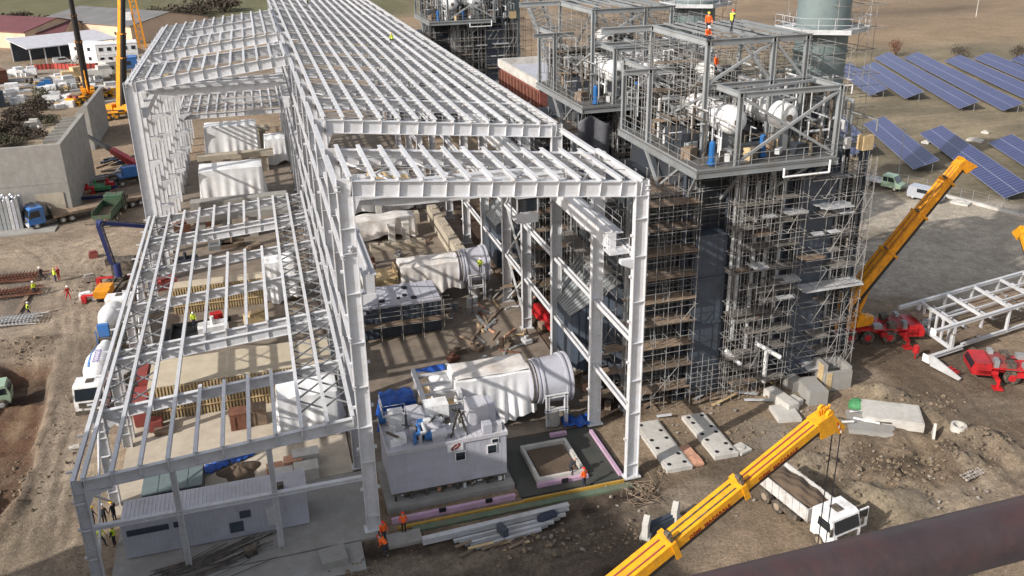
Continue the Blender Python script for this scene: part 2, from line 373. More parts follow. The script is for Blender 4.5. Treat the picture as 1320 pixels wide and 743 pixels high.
rz_ = pm([(1010,590),(1090,560),(1200,540),(1300,570),(1330,640),(1180,690),(1040,690)], 2, 2)+pm([(1100,500),(1180,500),(1270,560),(1250,585),(1150,525)], 1, 1)*.8+pm([(20,690),(20,600),(70,470),(0,440),(-20,600)], 1, 1)*.35+pm([(560,740),(620,690),(760,650),(860,640),(900,690),(780,760)], 1.5, 1.5)*.45
rg = 1-np.abs(2*fbm(X/2.6+3, Y/2.6+8)-1)
Hh += rz_*((fbm(X/1.5+40, Y/1.5)-.5)*1.0 + (rg-.8)*.8 + (_lat[(np.arange(X.size) % 65536)//256, np.arange(X.size) % 256].reshape(X.shape)-.5)*.10)
paint(np.clip(rz_,0,1)*sm(.52,.62,fbm(X/3.1+70, Y/3.1))*.65, (.12,.088,.062)); paint(np.clip(rz_,0,1)*sm(.55,.66,fbm(X/2.0+20, Y/2.0+50))*.5, (.36,.29,.21))
flat = poly_mask([(-18.5,-2.5),(20.2,-2.5),(20.2,140),(-18.5,140)], .8, 0); Hh = Hh*(1-flat) - .12*flat
# sub-slabs inside the hall lower
def polydist(pix):
    P_ = [G(*p) for p in pix]; P2 = []
    for i in range(len(P_)-1):                                       # smooth the path
        for k in range(6):
            t = k/6; a, b, c, d = P_[max(0,i-1)], P_[i], P_[i+1], P_[min(len(P_)-1,i+2)]
            P2.append(.5*((2*b)+(c-a)*t+(2*a-5*b+4*c-d)*t*t+(3*b-a-3*c+d)*t**3))
    P2.append(P_[-1]); best = np.full(X.shape, 1e9); sg = np.zeros(X.shape)
    for a, b in zip(P2, P2[1:]):
        ex, ey = b.x-a.x, b.y-a.y; t = np.clip(((X-a.x)*ex+(Y-a.y)*ey)/(ex*ex+ey*ey+1e-9), 0, 1)
        d = np.hypot(X-a.x-t*ex, Y-a.y-t*ey); s = np.sign((X-a.x)*ey-(Y-a.y)*ex); m_ = d < best; best = np.where(m_, d, best); sg = np.where(m_, s, sg)
    return best*sg
def rut(pix, gauge=1.9, depth=.07, w=.24, dark=.5):
    global Hh
    d = polydist(pix)+(n2-.5)*.5
    for s in (-1, 1):
        e = np.abs(d-s*gauge/2); k = np.exp(-(e/w)**2)*sm(.25, .5, n1+.15*n2); Hh = Hh-k*depth+np.exp(-((e-2*w)/w)**2)*depth*.6*sm(.3, .55, n1)
        paint(k*dark, (.15,.118,.09)); paint(np.exp(-((e-1.9*w)/w)**2)*dark*.5*sm(.3,.6,n1), (.33,.27,.205))
for p_ in ([(70,700),(78,600),(95,520),(105,440),(100,370),(130,330)], [(20,700),(62,620),(88,520),(92,430),(60,330),(0,310)], [(45,720),(70,560),(80,460),(120,320),(190,300)], [(0,330),(60,325),(150,300)], [(30,740),(58,640),(75,540)],
           [(0,318),(70,312),(140,330),(110,420)], [(85,740),(92,640),(100,560)]): rut(p_, 1.9, .06, .22, .42)
for p_ in ([(1090,470),(1180,520),(1260,590),(1330,650)], [(1110,452),(1200,490),(1290,560),(1340,600)], [(1130,445),(1230,480),(1330,540)], [(1095,600),(1160,640),(1250,650),(1340,620)], [(700,740),(820,690),(900,640),(1010,600)], [(480,738),(620,735),(760,690),(860,650)],
           [(1180,500),(1240,520),(1330,510)]): rut(p_, 1.9, .09, .26, .5)
for p_ in ([(1060,300),(1180,300),(1330,360)], [(1130,270),(1220,300),(1330,330)], [(1150,330),(1250,340),(1330,380)], [(1100,262),(1200,285),(1300,310)]): rut(p_, 1.9, .02, .3, .25)
for px, py, rx, ry, a in ((90,470,3,7,0),(50,600,2,5,.2),(100,650,2,4,0),(1200,520,4,2,-.5),(1290,470,4,3,0),(640,735,5,2,0),(760,720,4,1.6,.3),(950,600,3,1.5,.4),(120,300,5,2,.2)):
    paint(blob(px, py, rx, ry, a, 1.1, .5)*.45, (.145,.112,.085))
for px, py, rx, ry, a in ((70,380,2.5,4,.3),(80,620,1.5,5,0),(40,420,3,3,0),(1240,640,4,1.5,0),(1100,480,2,1.2,-.5),(880,640,2.5,1.2,.2),(600,725,3,1,0),(500,735,2.5,1,0)):
    paint(blob(px, py, rx, ry, a, 1.1, .5)*.5, (.35,.285,.215))
colr *= (.80+.40*n1[...,None])*(.86+.28*rough_[...,None])
colr *= (.86+.28*n1[...,None])*(.90+.20*n2[...,None])
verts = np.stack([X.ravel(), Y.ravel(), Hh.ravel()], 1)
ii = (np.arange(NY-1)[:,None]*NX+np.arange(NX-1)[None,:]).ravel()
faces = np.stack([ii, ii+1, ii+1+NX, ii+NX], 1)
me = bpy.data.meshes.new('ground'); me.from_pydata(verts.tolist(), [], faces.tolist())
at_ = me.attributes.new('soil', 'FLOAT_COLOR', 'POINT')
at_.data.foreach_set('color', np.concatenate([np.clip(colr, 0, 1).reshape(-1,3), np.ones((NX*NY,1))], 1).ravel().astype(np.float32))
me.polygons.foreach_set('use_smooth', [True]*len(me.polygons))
gm = bpy.data.materials.new('ground_soil'); gm.use_nodes = True; N = gm.node_tree.nodes; L = gm.node_tree.links
b = N['Principled BSDF']; b.inputs['Roughness'].default_value = .95; b.inputs['Specular IOR Level'].default_value = .15
a = N.new('ShaderNodeAttribute'); a.attribute_name = 'soil'
tc = N.new('ShaderNodeTexCoord')
def nz(sc, det=8, ro=.7):
    n = N.new('ShaderNodeTexNoise'); n.inputs['Scale'].default_value = sc; n.inputs['Detail'].default_value = det; n.inputs['Roughness'].default_value = ro
    L.new(tc.outputs['Object'], n.inputs['Vector']); return n
def ramp(n, a0, a1, p0=.3, p1=.7):
    m = N.new('ShaderNodeMapRange'); m.inputs['From Min'].default_value = p0; m.inputs['From Max'].default_value = p1
    m.inputs['To Min'].default_value = a0; m.inputs['To Max'].default_value = a1; L.new(n.outputs['Fac'], m.inputs['Value']); return m
def mul(c, f):
    v = N.new('ShaderNodeVectorMath'); v.operation = 'SCALE'; L.new(c, v.inputs[0]); L.new(f.outputs['Result'], v.inputs['Scale']); return v.outputs[0]
c = mul(a.outputs['Color'], ramp(nz(.9), .74, 1.24)); c = mul(c, ramp(nz(4.5, 12, .85), .55, 1.34, .36, .64)); c = mul(c, ramp(nz(14, 4, .7), .80, 1.18, .35, .65)); c = mul(c, ramp(nz(.12, 6), .84, 1.16))
# scattered pale stones
vo = N.new('ShaderNodeTexVoronoi'); vo.inputs['Scale'].default_value = 1.7; L.new(tc.outputs['Object'], vo.inputs['Vector'])
mr = N.new('ShaderNodeMapRange'); mr.inputs['From Min'].default_value = .13; mr.inputs['From Max'].default_value = .07; L.new(vo.outputs['Distance'], mr.inputs['Value'])
mxs = N.new('ShaderNodeMath'); mxs.operation = 'MULTIPLY'; L.new(mr.outputs['Result'], mxs.inputs[0])
L.new(ramp(nz(.35), 0, .65, .5, .72).outputs['Result'], mxs.inputs[1])
mx = N.new('ShaderNodeMix'); mx.data_type = 'RGBA'; L.new(mxs.outputs[0], mx.inputs['Factor']); L.new(c, mx.inputs[6]); mx.inputs[7].default_value = (.42,.38,.33,1)
L.new(mx.outputs[2], b.inputs['Base Color'])
bp = N.new('ShaderNodeBump'); bp.inputs['Strength'].default_value = 1.0; bp.inputs['Distance'].default_value = .22
L.new(nz(2.6, 10, .78).outputs['Fac'], bp.inputs['Height']); L.new(bp.outputs['Normal'], b.inputs['Normal'])
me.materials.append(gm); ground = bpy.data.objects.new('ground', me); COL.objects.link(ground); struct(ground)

def slab(name, x0, x1, y0, y1, z1, m, z0=-.35):
    q = MB(); q.bx(x0, x1, y0, y1, z0, z1); return struct(q.build(name, m))
M['hall_floor'] = mat('hall_floor', (.16,.13,.10), .85, 0, .25, .7, .2, dirt=(.25,.2,.155), damt=.45, dscale=.35)
M['wing_floor'] = mat('wing_floor', (.47,.41,.325), .9, 0, .12, .6, .15, dirt=(.32,.27,.21), damt=.35, dscale=.25)
slab('hall_floor', -.45, 20.0, 7.6, 136, .06, M['hall_floor'])
slab('side_floor', -17.6, -.55, 7.0, 30, .05, M['wing_floor'])
slab('rear_side_floor', -17.6, -.55, 30.3, 106, .04, M['hall_floor'])
slab('apron', -16.9, .2, -.9, 6.9, .06, M['concrete'])
slab('front_apron', -15.5, -1.0, -3.8, -1.0, .02, M['concrete'])
# ------------------------------------------------------------------ steel frame of the turbine hall
W, ZL, ZR = 19.3, 25.35, 23.3
def zr(x): return ZL + (ZR-ZL)*x/W if x >= 0 else ZL + x*(ZL-23.35)/17.5
FY = [0, 7.5, 17, 26, 33, 42, 51.5, 61.5, 72, 82.5, 93, 104, 114, 124, 134]
WS, DS = M['white_steel'], M['dull_steel']
hall = T('steel_hall_frame', 'tall white steel frame of the long turbine hall with open purlin roof', 'steel frame', (0,0,0))
PX = [.35+1.452*i for i in range(14)]
for k, y in enumerate(FY):
    # columns
    for x in (0, W):
        q = MB(); zt = zr(x)-.05
        q.ibeam((x,y,.05), (x,y,zt), .95, .46, .06, .04, (1,0,0))
        for z in (1.2, 5.6, 8.3, 11.3, 14.5, 17.9, 20.6, 22.2): q.box((x,y,z), (.87,.44,.05))
        q.box((x,y,.1), (1.3,.8,.1))
        if k < 7:
            for z in (3.4, 6.6, 9.8, 13., 16.4, 19.4): q.box((x+(.56 if x else -.56),y,z), (.22,.18,.16)); q.box((x-(.56 if x else -.56),y,z), (.22,.18,.16))
        s = 1 if x == 0 else -1                                  # crane bracket and knee
        q.hexa([Vector((x+s*.45,y-.2,17.0)),Vector((x+s*1.4,y-.2,17.45)),Vector((x+s*1.4,y+.2,17.45)),Vector((x+s*.45,y+.2,17.0)),
                Vector((x+s*.45,y-.2,17.75)),Vector((x+s*1.4,y-.2,17.75)),Vector((x+s*1.4,y+.2,17.75)),Vector((x+s*.45,y+.2,17.75))])
        q.build('column', WS, hall)
    # rafter
    q = MB(); h = 1.05
    a, b = Vector((.4,y,zr(.4)-h/2-.12)), Vector((W-.42,y,zr(W-.42)-h/2-.12))
    q.ibeam(a, b, h, .42, .06, .04)
    q.stiff(Vector((PX[0],y,zr(PX[0])-h/2-.12)), Vector((PX[-1],y,zr(PX[-1])-h/2-.12)), 13, h, .42)
    q.hexa([Vector((.4,y-.19,22.9)),Vector((.9,y-.19,24.05)),Vector((.9,y+.19,24.05)),Vector((.4,y+.19,22.9)),
            Vector((.4,y-.19,24.2)),Vector((2.6,y-.19,23.98)),Vector((2.6,y+.19,23.98)),Vector((.4,y+.19,24.2))])
    q.build('rafter', WS, hall)
# intermediate slim wind posts in the right row
for y in (2.0,):
    pass
YEND = 150
for i, x in enumerate(PX):
    for y0, y1 in ((-.25, 7.8), (16.75, YEND)):
        q = MB(); n = 1 if y1 < 10 else 6
        for j in range(n):
            a, b = y0+(y1-y0)*j/n, y0+(y1-y0)*(j+1)/n
            q.ibeam((x,a+.02,zr(x)+.02), (x,b-.02,zr(x)+.02), .28, .27, .05, .06)
        q.build('purlin', WS, hall)
for x, z, w, h in ((-.42, 24.75, .34, .34), (W+.36, 22.75, .34, .34), (.02, 20.9, .25, .3), (-.45, 11.3, .22, .28), (-.45, 14.8, .22, .26), (-.45, 20.4, .22, .26)):
    q = MB(); q.ibeam((x,-.3,z), (x,YEND,z), h, w, .05, .05); q.build('eave_beam' if z > 22 else 'girt', WS, hall)
for z in (5.55, 11.25, 17.75):
    q = MB(); q.ibeam((W-.05,.1,z), (W-.05,134,z), .42, .34, .05, .05, (1,0,0)); q.build('girt', WS, hall)
# sag rods, fly braces and roof bracing
q = MB(); r2 = random.Random(3)
for i in range(13):
    x0, x1 = PX[i], PX[i+1]; z0, z1 = zr(x0), zr(x1)
    y = 17.4; step = 1.5
    while y < 104:
        q.beam((x0,y,z0-.02), (x1,y,z1-.02), .05, .05); y += step if y < 60 else 2.4
        if i < 2 or (i+int(y)) % 5 == 0: q.beam((x0,y,z0-.05), (x1,y+step,z1-.30), .08, .08)
    q.beam((x0,2.5,z0-.02), (x1,2.5,z1-.02), .05, .05); q.beam((x0,5.,z0-.02), (x1,5.,z1-.02), .05, .05)
q.build('sag_rods', M['rod'], hall)['kind'] = 'stuff'
for y0, y1 in ((0,7.5),(26,33),(61.5,72),(104,114)):
    q = MB()
    for k in range(4):
        xa, xb = W*k/4+.3, W*(k+1)/4-.3
        q.beam((xa,y0+.2,zr(xa)-.75), (xb,y1-.2,zr(xb)-.75), .13, .13); q.beam((xb,y0+.2,zr(xb)-.8), (xa,y1-.2,zr(xa)-.8), .13, .13)
    q.build('roof_bracing', WS, hall)
for x in (.0, W):
    for y0, y1 in ((26,33),(82.5,93)):
        q = MB()
        for z0, z1 in ((.4,5.5),(5.6,11.2),(11.3,17.7),(18,22.6)):
            q.beam((x,y0+.2,z0), (x,y1-.2,z1), .18, .18); q.beam((x,y1-.2,z0), (x,y0+.2,z1), .18, .18)
        q.build('wall_bracing', DS, hall)
# crane runway girders on both rows
for x, y0 in ((1.05, -.1), (W-1.15, 2.0)):
    q = MB(); q.box((x,(y0+134)/2,18.35), (.62,134-y0,1.15)); q.box((x,(y0+134)/2,18.98), (.9,134-y0,.07)); q.box((x,(y0+134)/2,19.1), (.1,134-y0,.16))
    y = y0+.8
    while y < 70: q.box((x,y,18.35), (.70,.05,1.1)); y += 1.5
    q.build('crane_runway', WS, hall)
q = MB()                                                             # access walkway with rails beside the right runway
q.box((W-.55,60,18.9), (.5,116,.06))
for y in np.arange(2.4, 40, 1.6): q.tube((W-.32,y,18.9), (W-.32,y,19.9), .025, 4)
for z in (19.4, 19.9): q.tube((W-.32,2.4,z), (W-.32,60,z), .025, 4)
q.build('walkway', DS, hall)
for y in (2.1,):
    q = MB(); q.box((W-.95,1.6,17.75), (1.6,1.3,.06))
    for a in ((W-1.7,1.0),(W-.3,1.0),(W-1.7,2.2)): q.tube((a[0],a[1],17.75), (a[0],a[1],18.85), .03, 4)
    for z in (18.3, 18.85): q.tube((W-1.7,1,z), (W-.3,1,z), .025, 4); q.tube((W-1.7,1,z), (W-1.7,2.2,z), .025, 4)
    q.build('landing', WS, hall)

# ------------------------------------------------------------------ rear side bay with its own roof
bay = T('rear_bay_frame', 'high white steel bay joined to the far left of the tall hall, roof half laid', 'steel frame', (-17.5,51.5,0))
o = Vector((-17.5,51.5,0))
FB = [51.5, 62, 72.5, 84, 94, 104]
BX = [-17.2+1.475*i for i in range(12)]
for k, y in enumerate(FB):
    q = MB(); h = 1.1
    q.ibeam(Vector((-17.1,y,zr(-17.1)-.67))-o, Vector((-.5,y,zr(-.5)-.67))-o, h, .42, .06, .04)
    q.stiff(Vector((BX[0],y,zr(BX[0])-.67))-o, Vector((BX[-1],y,zr(BX[-1])-.67))-o, 11, h, .42)
    q.build('rafter', WS, bay)
for y in np.arange(51.5, 105, 4.38):
    q = MB(); q.ibeam(Vector((-17.5,y,.05))-o, Vector((-17.5,y,zr(-17.5)-.1))-o, 1.3, .66, .06, .05, (1,0,0))
    kk = int(round((y-51.5)/4.38))
    for z in (6.0+(kk % 3)*1.7, 14.2+(kk % 3)*1.7):
        pts = [(.0,-.0),(.0,-1.5),(.35,-.8),(.9,-.25),(1.5,0)]            # curved haunch towards the next column
        q.prism([(0,.25),(0,-3.0),(.10,-2.0),(.3,-1.15),(.6,-.55),(1.0,-.15),(1.5,0),(1.5,.25)], -.3, .3, Matrix.Translation(Vector((-16.95,y,z))-o))
    q.build('column', WS, bay)
for z in (9.1, 17.3):
    q = MB(); q.ibeam(Vector((-17.6,51.5,z))-o, Vector((-17.6,104,z))-o, .3, .2, .05, .05); q.build('girt', WS, bay)
q = MB(); q.ibeam(Vector((-17.9,51.2,22.95))-o, Vector((-17.9,104.3,22.95))-o, .4, .36, .05, .05); q.build('eave_beam', WS, bay)
for i, x in enumerate(BX):
    segs = [(51.2,61.8)] + ([(72.2,104.3)] if i < 3 or i > 8 else [(72.2,82.5),(93.8,104.3)])
    if i == 0: segs = [(51.2,104.3)]
    for a, b in segs: q = MB(); q.ibeam(Vector((x,a,zr(x)+.02))-o, Vector((x,b,zr(x)+.02))-o, .28, .25, .05, .06); q.build('purlin', WS, bay)
q = MB()
for i in range(11):
    x0, x1 = BX[i], BX[i+1]
    for y in list(np.arange(53, 61.5, 1.6))+list(np.arange(73.5, 82.5, 1.8))+(list(np.arange(84, 104, 2)) if i < 3 or i > 8 else list(np.arange(95, 104, 2))):
        q.beam(Vector((x0,y,zr(x0)-.05))-o, Vector((x1,y,zr(x1)-.05))-o, .06, .06)
        if i < 2: q.beam(Vector((x0,y,zr(x0)-.05))-o, Vector((x1,y+1.6,zr(x1)-.05))-o, .07, .07)
q.build('sag_rods', M['rod'], bay)['kind'] = 'stuff'
for x, z in ((-16.5, 19.7), (-1.2, 19.7)):
    q = MB(); q.box(Vector((x,78,z))-o, (.55,52,1.0)); q.box(Vector((x,78,z+.54))-o, (.8,52,.07)); q.build('crane_runway', WS, bay)
rear = T('rear_low_frame', 'low purlin roof frame seen through the open rear left bay', 'steel frame', (-17.5,104,0)); o2 = Vector((-17.5,104,0))
for x in BX:
    for a, b in ([(100,123)] if x < -11 or x > -4 else [(100,106),(112,123)]): q = MB(); q.ibeam(Vector((x,a,9.6))-o2, Vector((x,b,9.6))-o2, .28, .26, .05, .06); q.build('purlin', WS, rear)
for y in (100, 106, 112, 117.5, 123):
    q = MB(); q.ibeam(Vector((-17.3,y,9.0))-o2, Vector((-.4,y,9.0))-o2, .8, .34, .05, .04); q.stiff(Vector((BX[0],y,9.0))-o2, Vector((BX[-1],y,9.0))-o2, 11, .8, .32); q.build('rafter', WS, rear)
    for x in (-17.3, -.4): q = MB(); q.ibeam(Vector((x,y,.05))-o2, Vector((x,y,8.6))-o2, .7, .4, .05, .04, (1,0,0)); q.build('column', WS, rear)
q = MB()
for i in range(11):
    for y in np.arange(100.5, 123, 2): q.beam(Vector((BX[i],y,9.5))-o2, Vector((BX[i+1],y+(1 if i < 2 or i > 8 else 0),9.5))-o2, .07, .07)
q.build('sag_rods', WS, rear)['kind'] = 'stuff'

# ------------------------------------------------------------------ low side hall
def zw(x): return 8.0 + (x+17.5)*1.2/17
low = T('low_hall_frame', 'low white steel side frame with missing middle purlins in front left', 'steel frame', (-17.5,0,0))
o = Vector((-17.5,0,0))
FW = [0, 8.2, 15.9, 17.3, 26.3, 34.5, 42.2, 43.6, 51]
LX = [-17.15+1.64*i for i in range(11)]
for k, y in enumerate(FW):
    q = MB(); h = .8
    q.ibeam(Vector((-17.2,y,zw(-17.2)-h/2-.12))-o, Vector((-.5,y,zw(-.5)-h/2-.12))-o, h, .32, .05, .035)
    q.stiff(Vector((LX[0],y,zw(LX[0])-h/2-.12))-o, Vector((LX[-1],y,zw(LX[-1])-h/2-.12))-o, 10, h, .3, .025)
    q.prism([(.35,-.0),(.35,-1.3),(.75,-.45),(1.9,0)], y-.14, y+.14, Matrix.Translation(Vector((-17.5,0,zw(-17.5)-.9))-o))
    q.build('rafter', WS, low)
    q = MB(); q.ibeam(Vector((-17.5,y,.05))-o, Vector((-17.5,y,zw(-17.5)-.1))-o, .72, .42, .05, .035, (1,0,0))
    for z in (1.3, 2.8, 4.3, 5.8, 7.1): q.box(Vector((-17.5,y,z))-o, (.68,.4,.04))
    for z in (2.2, 4.4, 6.4):
        q.box(Vector((-17.5,y-.28,z))-o, (.5,.18,.04)); q.box(Vector((-17.95,y,z))-o, (.2,.2,.12))
    q.build('column', WS, low)
for x in (-12.1, -6.2):
    q = MB(); q.ibeam(Vector((x,0,.05))-o, Vector((x,0,zw(x)-.95))-o, .36, .34, .05, .04, (1,0,0)); q.build('wind_post', WS, low)
q = MB(); q.ibeam(Vector((-17.2,0,4.35))-o, Vector((-.5,0,4.35))-o, .28, .3, .05, .05); q.build('girt', WS, low)
for i, x in enumerate(LX):
    segs = [(-.2,51.2)] if i <= 3 or i >= 8 else [(-.2,8.5),(17.0,34.8),(43.3,51.2)]
    for a, b in segs:
        q = MB(); q.ibeam(Vector((x,a,zw(x)+.02))-o, Vector((x,b,zw(x)+.02))-o, .27, .25, .05, .06)
        for y in FW:
            if a <= y <= b: q.box(Vector((x,y-.16,zw(x)-.3))-o, (.1,.1,.5))
        q.build('purlin', WS, low)
q = MB(); q.ibeam(Vector((-17.72,-.2,zw(-17.7)-.05))-o, Vector((-17.72,51.2,zw(-17.7)-.05))-o, .3, .27, .05, .05)
for y in np.arange(1, 51, 4.1): q.box(Vector((-18.0,y,zw(-17.7)-.02))-o, (.5,.14,.1))
q.build('eave_beam', WS, low)
q = MB()
for i in (0, 1, 8, 9):
    x0, x1 = LX[i], LX[i+1]; y = 8.5 if i < 2 else 2.0
    while y < 50.5:
        q.beam(Vector((x0,y,zw(x0)-.12))-o, Vector((x1,y+1.7,zw(x1)-.12))-o, .09, .09)
        q.beam(Vector((x1,y,zw(x1)-.14))-o, Vector((x0,y+1.7,zw(x0)-.14))-o, .09, .09); y += 2.5 if i < 2 else 1.9
q.build('roof_bracing', M['brace'], low)['kind'] = 'stuff'
for a, b in (((-17.5,.3,.4),(-17.5,8,7)), ((-17.5,8,.4),(-17.5,.3,7)), ((-17.5,26.5,.4),(-17.5,34.3,7)), ((-17.5,34.3,.4),(-17.5,26.5,7))):
    q = MB(); q.tube(Vector(a)-o, Vector(b)-o, .09, 8); q.build('wall_brace', WS, low)

# ------------------------------------------------------------------ travelling cranes
def bridge_crane(x0, x1, y, name, label, cab=True):
    t = T(name, label, 'crane', (x0, y, 19.2 if cab else 20.9)); L_ = x1-x0
    for dy in (-.95, .95):
        q = MB(); n = 10
        for i in range(n):
            a, b = i/n, (i+1)/n; ha = .75+.55*min(1, 4*a, 4*(1-a)); hb = .75+.55*min(1, 4*b, 4*(1-b))
            q.hexa([(L_*a,dy-.3,1.3-ha),(L_*b,dy-.3,1.3-hb),(L_*b,dy+.3,1.3-hb),(L_*a,dy+.3,1.3-ha),(L_*a,dy-.3,1.3),(L_*b,dy-.3,1.3),(L_*b,dy+.3,1.3),(L_*a,dy+.3,1.3)])
        q.box((L_/2,dy,1.33), (L_,.75,.06))
        for i in range(12): q.box((L_*(i+.5)/12,dy-.36,.8), (.08,.1,.5))
        q.build('bridge_girder', M['white_steel'], t)
    for x in (0, L_):
        q = MB(); q.box((x,0,.35), (.5,3.4,.6))
        for dy in (-1.2, 1.2): q.tube((x-.15,dy,.1), (x+.15,dy,.1), .3, 12)
        q.build('end_carriage', M['white_steel'], t)
    q = MB(); q.box((3.2,-.2,1.75), (3.4,1.3,.5)); q.box((2.4,0,2.1), (1.0,1.2,.5)); q.tube((3.2,-.7,1.9), (3.2,.7,1.9), .38, 12)
    q.build('trolley', M['timber'], t)
    q = MB()
    for dy in (-1.45, 1.45):
        q.box((L_/2,dy,.95), (L_,.5,.05))
        for i in range(14): q.tube((L_*i/13,dy*1.15,.95), (L_*i/13,dy*1.15,1.95), .022, 4)
        for z in (1.45, 1.95): q.tube((0,dy*1.15,z), (L_,dy*1.15,z), .022, 4)
    q.build('walkway', M['dull_steel'], t)
    if cab:
        q = MB()
        cx, cz = L_-2.9, -2.6
        for a in ((-1,-1),(1,-1),(1,1),(-1,1)): q.box((cx+a[0]*.85,a[1]*.85,cz+1.0), (.09,.09,2.1))
        q.box((cx,0,cz), (1.8,1.8,.1)); q.box((cx,0,cz+2.1), (1.95,1.95,.1)); q.box((cx,-.86,cz+.45), (1.7,.05,.8)); q.box((cx,0,cz+2.6), (.5,.5,.9))
        c = q.build('operator_cab', M['white_steel'], t)
        q = MB(); q.box((cx,-.82,cz+1.45), (1.6,.03,1.1)); q.box((cx-.82,0,cz+1.45), (.03,1.6,1.1)); q.build('window', M['glass'], c)
    return t
bridge_crane(1.05, W-1.15, 13.2, 'bridge_crane', 'white travelling crane spanning the tall hall under the front roof beam')
bc2 = bridge_crane(-16.5, -1.2, 55.5, 'bridge_crane', 'white travelling crane spanning the rear left bay under its front beam', False)
# ------------------------------------------------------------------ heat recovery boilers, each with its stack and scaffolding
def B(q, name, mats, par, smooth=False):
    """build a part whose vertices are in world coordinates under an unrotated thing"""
    l = par.matrix_basis.translation; p = par.parent
    while p is not None: l = l + p.matrix_basis.translation; p = p.parent
    q.v = [(x-l.x, y-l.y, z-l.z) for x, y, z in q.v]
    return q.build(name, mats, par, smooth)
GV = M['galv']
def rail_mb(q, pts, z, h=1.05, step=1.5, r=.025):
    for (x0,y0), (x1,y1) in zip(pts, pts[1:]):
        n = max(1, int(math.hypot(x1-x0, y1-y0)/step))
        for i in range(n+1):
            x, y = x0+(x1-x0)*i/n, y0+(y1-y0)*i/n; q.tube((x,y,z), (x,y,z+h), r, 4, cap=False)
        for zz in (h*.5, h): q.tube((x0,y0,z+zz), (x1,y1,z+zz), r, 4, cap=False)
        q.beam((x0,y0,z+.08), (x1,y1,z+.08), .02, .16)
def make_boiler():
    t = T('recovery_boiler', '', 'boiler', (33,9,0)); R = random.Random(21)
    q = MB(); x0, x1, y0, y1, z0, z1 = 23.2, 43.8, 10, 21.5, 1.3, 18.3
    q.bx(x0, x1, y0, y1, z0, z1)
    x = x0+.1
    while x < x1: q.bx(x-.09, x+.09, y0-.16, y1+.16, z0+.02, z1-.02); x += 1.37
    for z in np.arange(2.4, 18.3, 2.65): q.bx(x0-.2, x1+.2, y0-.22, y1+.22, z-.1, z+.1)
    B(q, 'casing', M['casing'], t)
    q = MB(); q.bx(28, 43.5, 10.6, 20.9, 18.3, 20.9)
    for x in np.arange(28.4, 43.5, 1.5): q.bx(x-.08, x+.08, 10.45, 21.05, 18.32, 20.88)
    B(q, 'penthouse', M['casing'], t)
    q = MB()
    a = [(19.4,13.4,2.2),(19.4,18.2,2.2),(19.4,18.2,7),(19.4,13.4,7)]; b = [(23.2,11.2,1.4),(23.2,20.3,1.4),(23.2,20.3,10.5),(23.2,11.2,10.5)]
    q.hexa([a[0],b[0],b[1],a[1],a[3],b[3],b[2],a[2]])
    for k in range(1, 7):
        u = k/7; P = [Vector(a[i]).lerp(Vector(b[i]), u)*1.0 for i in range(4)]
        for i in range(4): q.beam(P[i], P[(i+1) % 4], .12, .22)
    B(q, 'inlet_duct', M['casing2'], t)
    q = MB(); up_ = Vector((-.55,0,.83))*.14
    for k in range(12):
        v0, v1 = (k+.08)/12, (k+.80)/12
        p4 = [Vector(a[3]).lerp(Vector(a[2]), v0)+up_, Vector(b[3]).lerp(Vector(b[2]), v0)+up_, Vector(b[3]).lerp(Vector(b[2]), v1)+up_, Vector(a[3]).lerp(Vector(a[2]), v1)+up_]
        q.hexa(p4+[p+up_ for p in p4])
    B(q, 'duct_roof', M['galv'], t)
    for xa, xb, ya, zt in ((28.2,30.8,8.35,15.2), (37.6,40.9,8.5,19.4)):
        q = MB(); q.bx(xa, xb, ya, 10.02, .5, zt)
        for z in np.arange(3.2, zt, 4.1): q.bx(xa-.1, xb+.1, ya-.1, 9.9, z-.1, z+.1)
        q.bx(xa-.12, xb+.12, ya-.12, 9.9, zt-.15, zt+.05); q.bx(xb-.1, xb+.28, ya+.1, 9.9, .5, zt-.3)
        B(q, 'casing_duct', M['casing2'], t)
    for x, y in ((22.7,8.9),(27.6,9.2),(31.6,9.3),(36.9,9.3),(41.4,9.3),(43.9,9.2),(22.7,21.8),(43.9,21.8)):
        q = MB(); q.ibeam((x,y,.1), (x,y,21.), .55, .5, .06, .05, (1,0,0)); q.box((x,y,.15), (1.,1.,.2)); B(q, 'steel_column', M['casing2'] if x > 24 else GV, t)
    # cantilevered deck
    q = MB(); zd = 21.3
    q.m = 1; q.bx(26.7, 39.1, 6.2, 21.2, zd-.06, zd); q.m = 0
    for x in np.arange(27.2, 39, 2.3): q.ibeam((x,6.3,zd-.28), (x,21.1,zd-.28), .42, .2, .04, .03)
    for y in (6.3, 10.5, 15.8, 21.1): q.ibeam((26.7,y,zd-.32), (39.1,y,zd-.32), .5, .22, .04, .03)
    for x in (26.7, 39.1): q.ibeam((x,6.2,zd-.3), (x,21.2,zd-.3), .5, .22, .04, .03)
    B(q, 'deck', [GV, M['grating']], t)
    q = MB(); q.bx(39.3, 44.2, 9.6, 21.4, 20.95, 21.05); B(q, 'side_deck', M['grating'], t)
    q = MB(); q.bx(23, 27.9, 9.8, 15, 18.32, 18.38); B(q, 'side_deck', M['plank'], t)
    q = MB(); rail_mb(q, [(26.8,21),(26.8,6.3),(39.0,6.3),(39.0,9.6),(44.1,9.6),(44.1,21)], zd); B(q, 'handrail', GV, t)
    for a, b in (((27,6.6,21),(27.6,9.8,17.3)), ((31,6.6,21),(31,9.8,17.6)), ((38.6,6.6,21),(38.6,9.8,17.8)), ((33.6,6.5,20.9),(35.8,9.2,17.6)), ((37.,6.5,20.9),(34.,9.2,17.6)), ((26.9,9,21),(26.9,13,18.2)), ((26.9,16,21),(26.9,13,18.2))):
        q = MB(); q.beam(a, b, .2, .2); B(q, 'brace', GV, t)
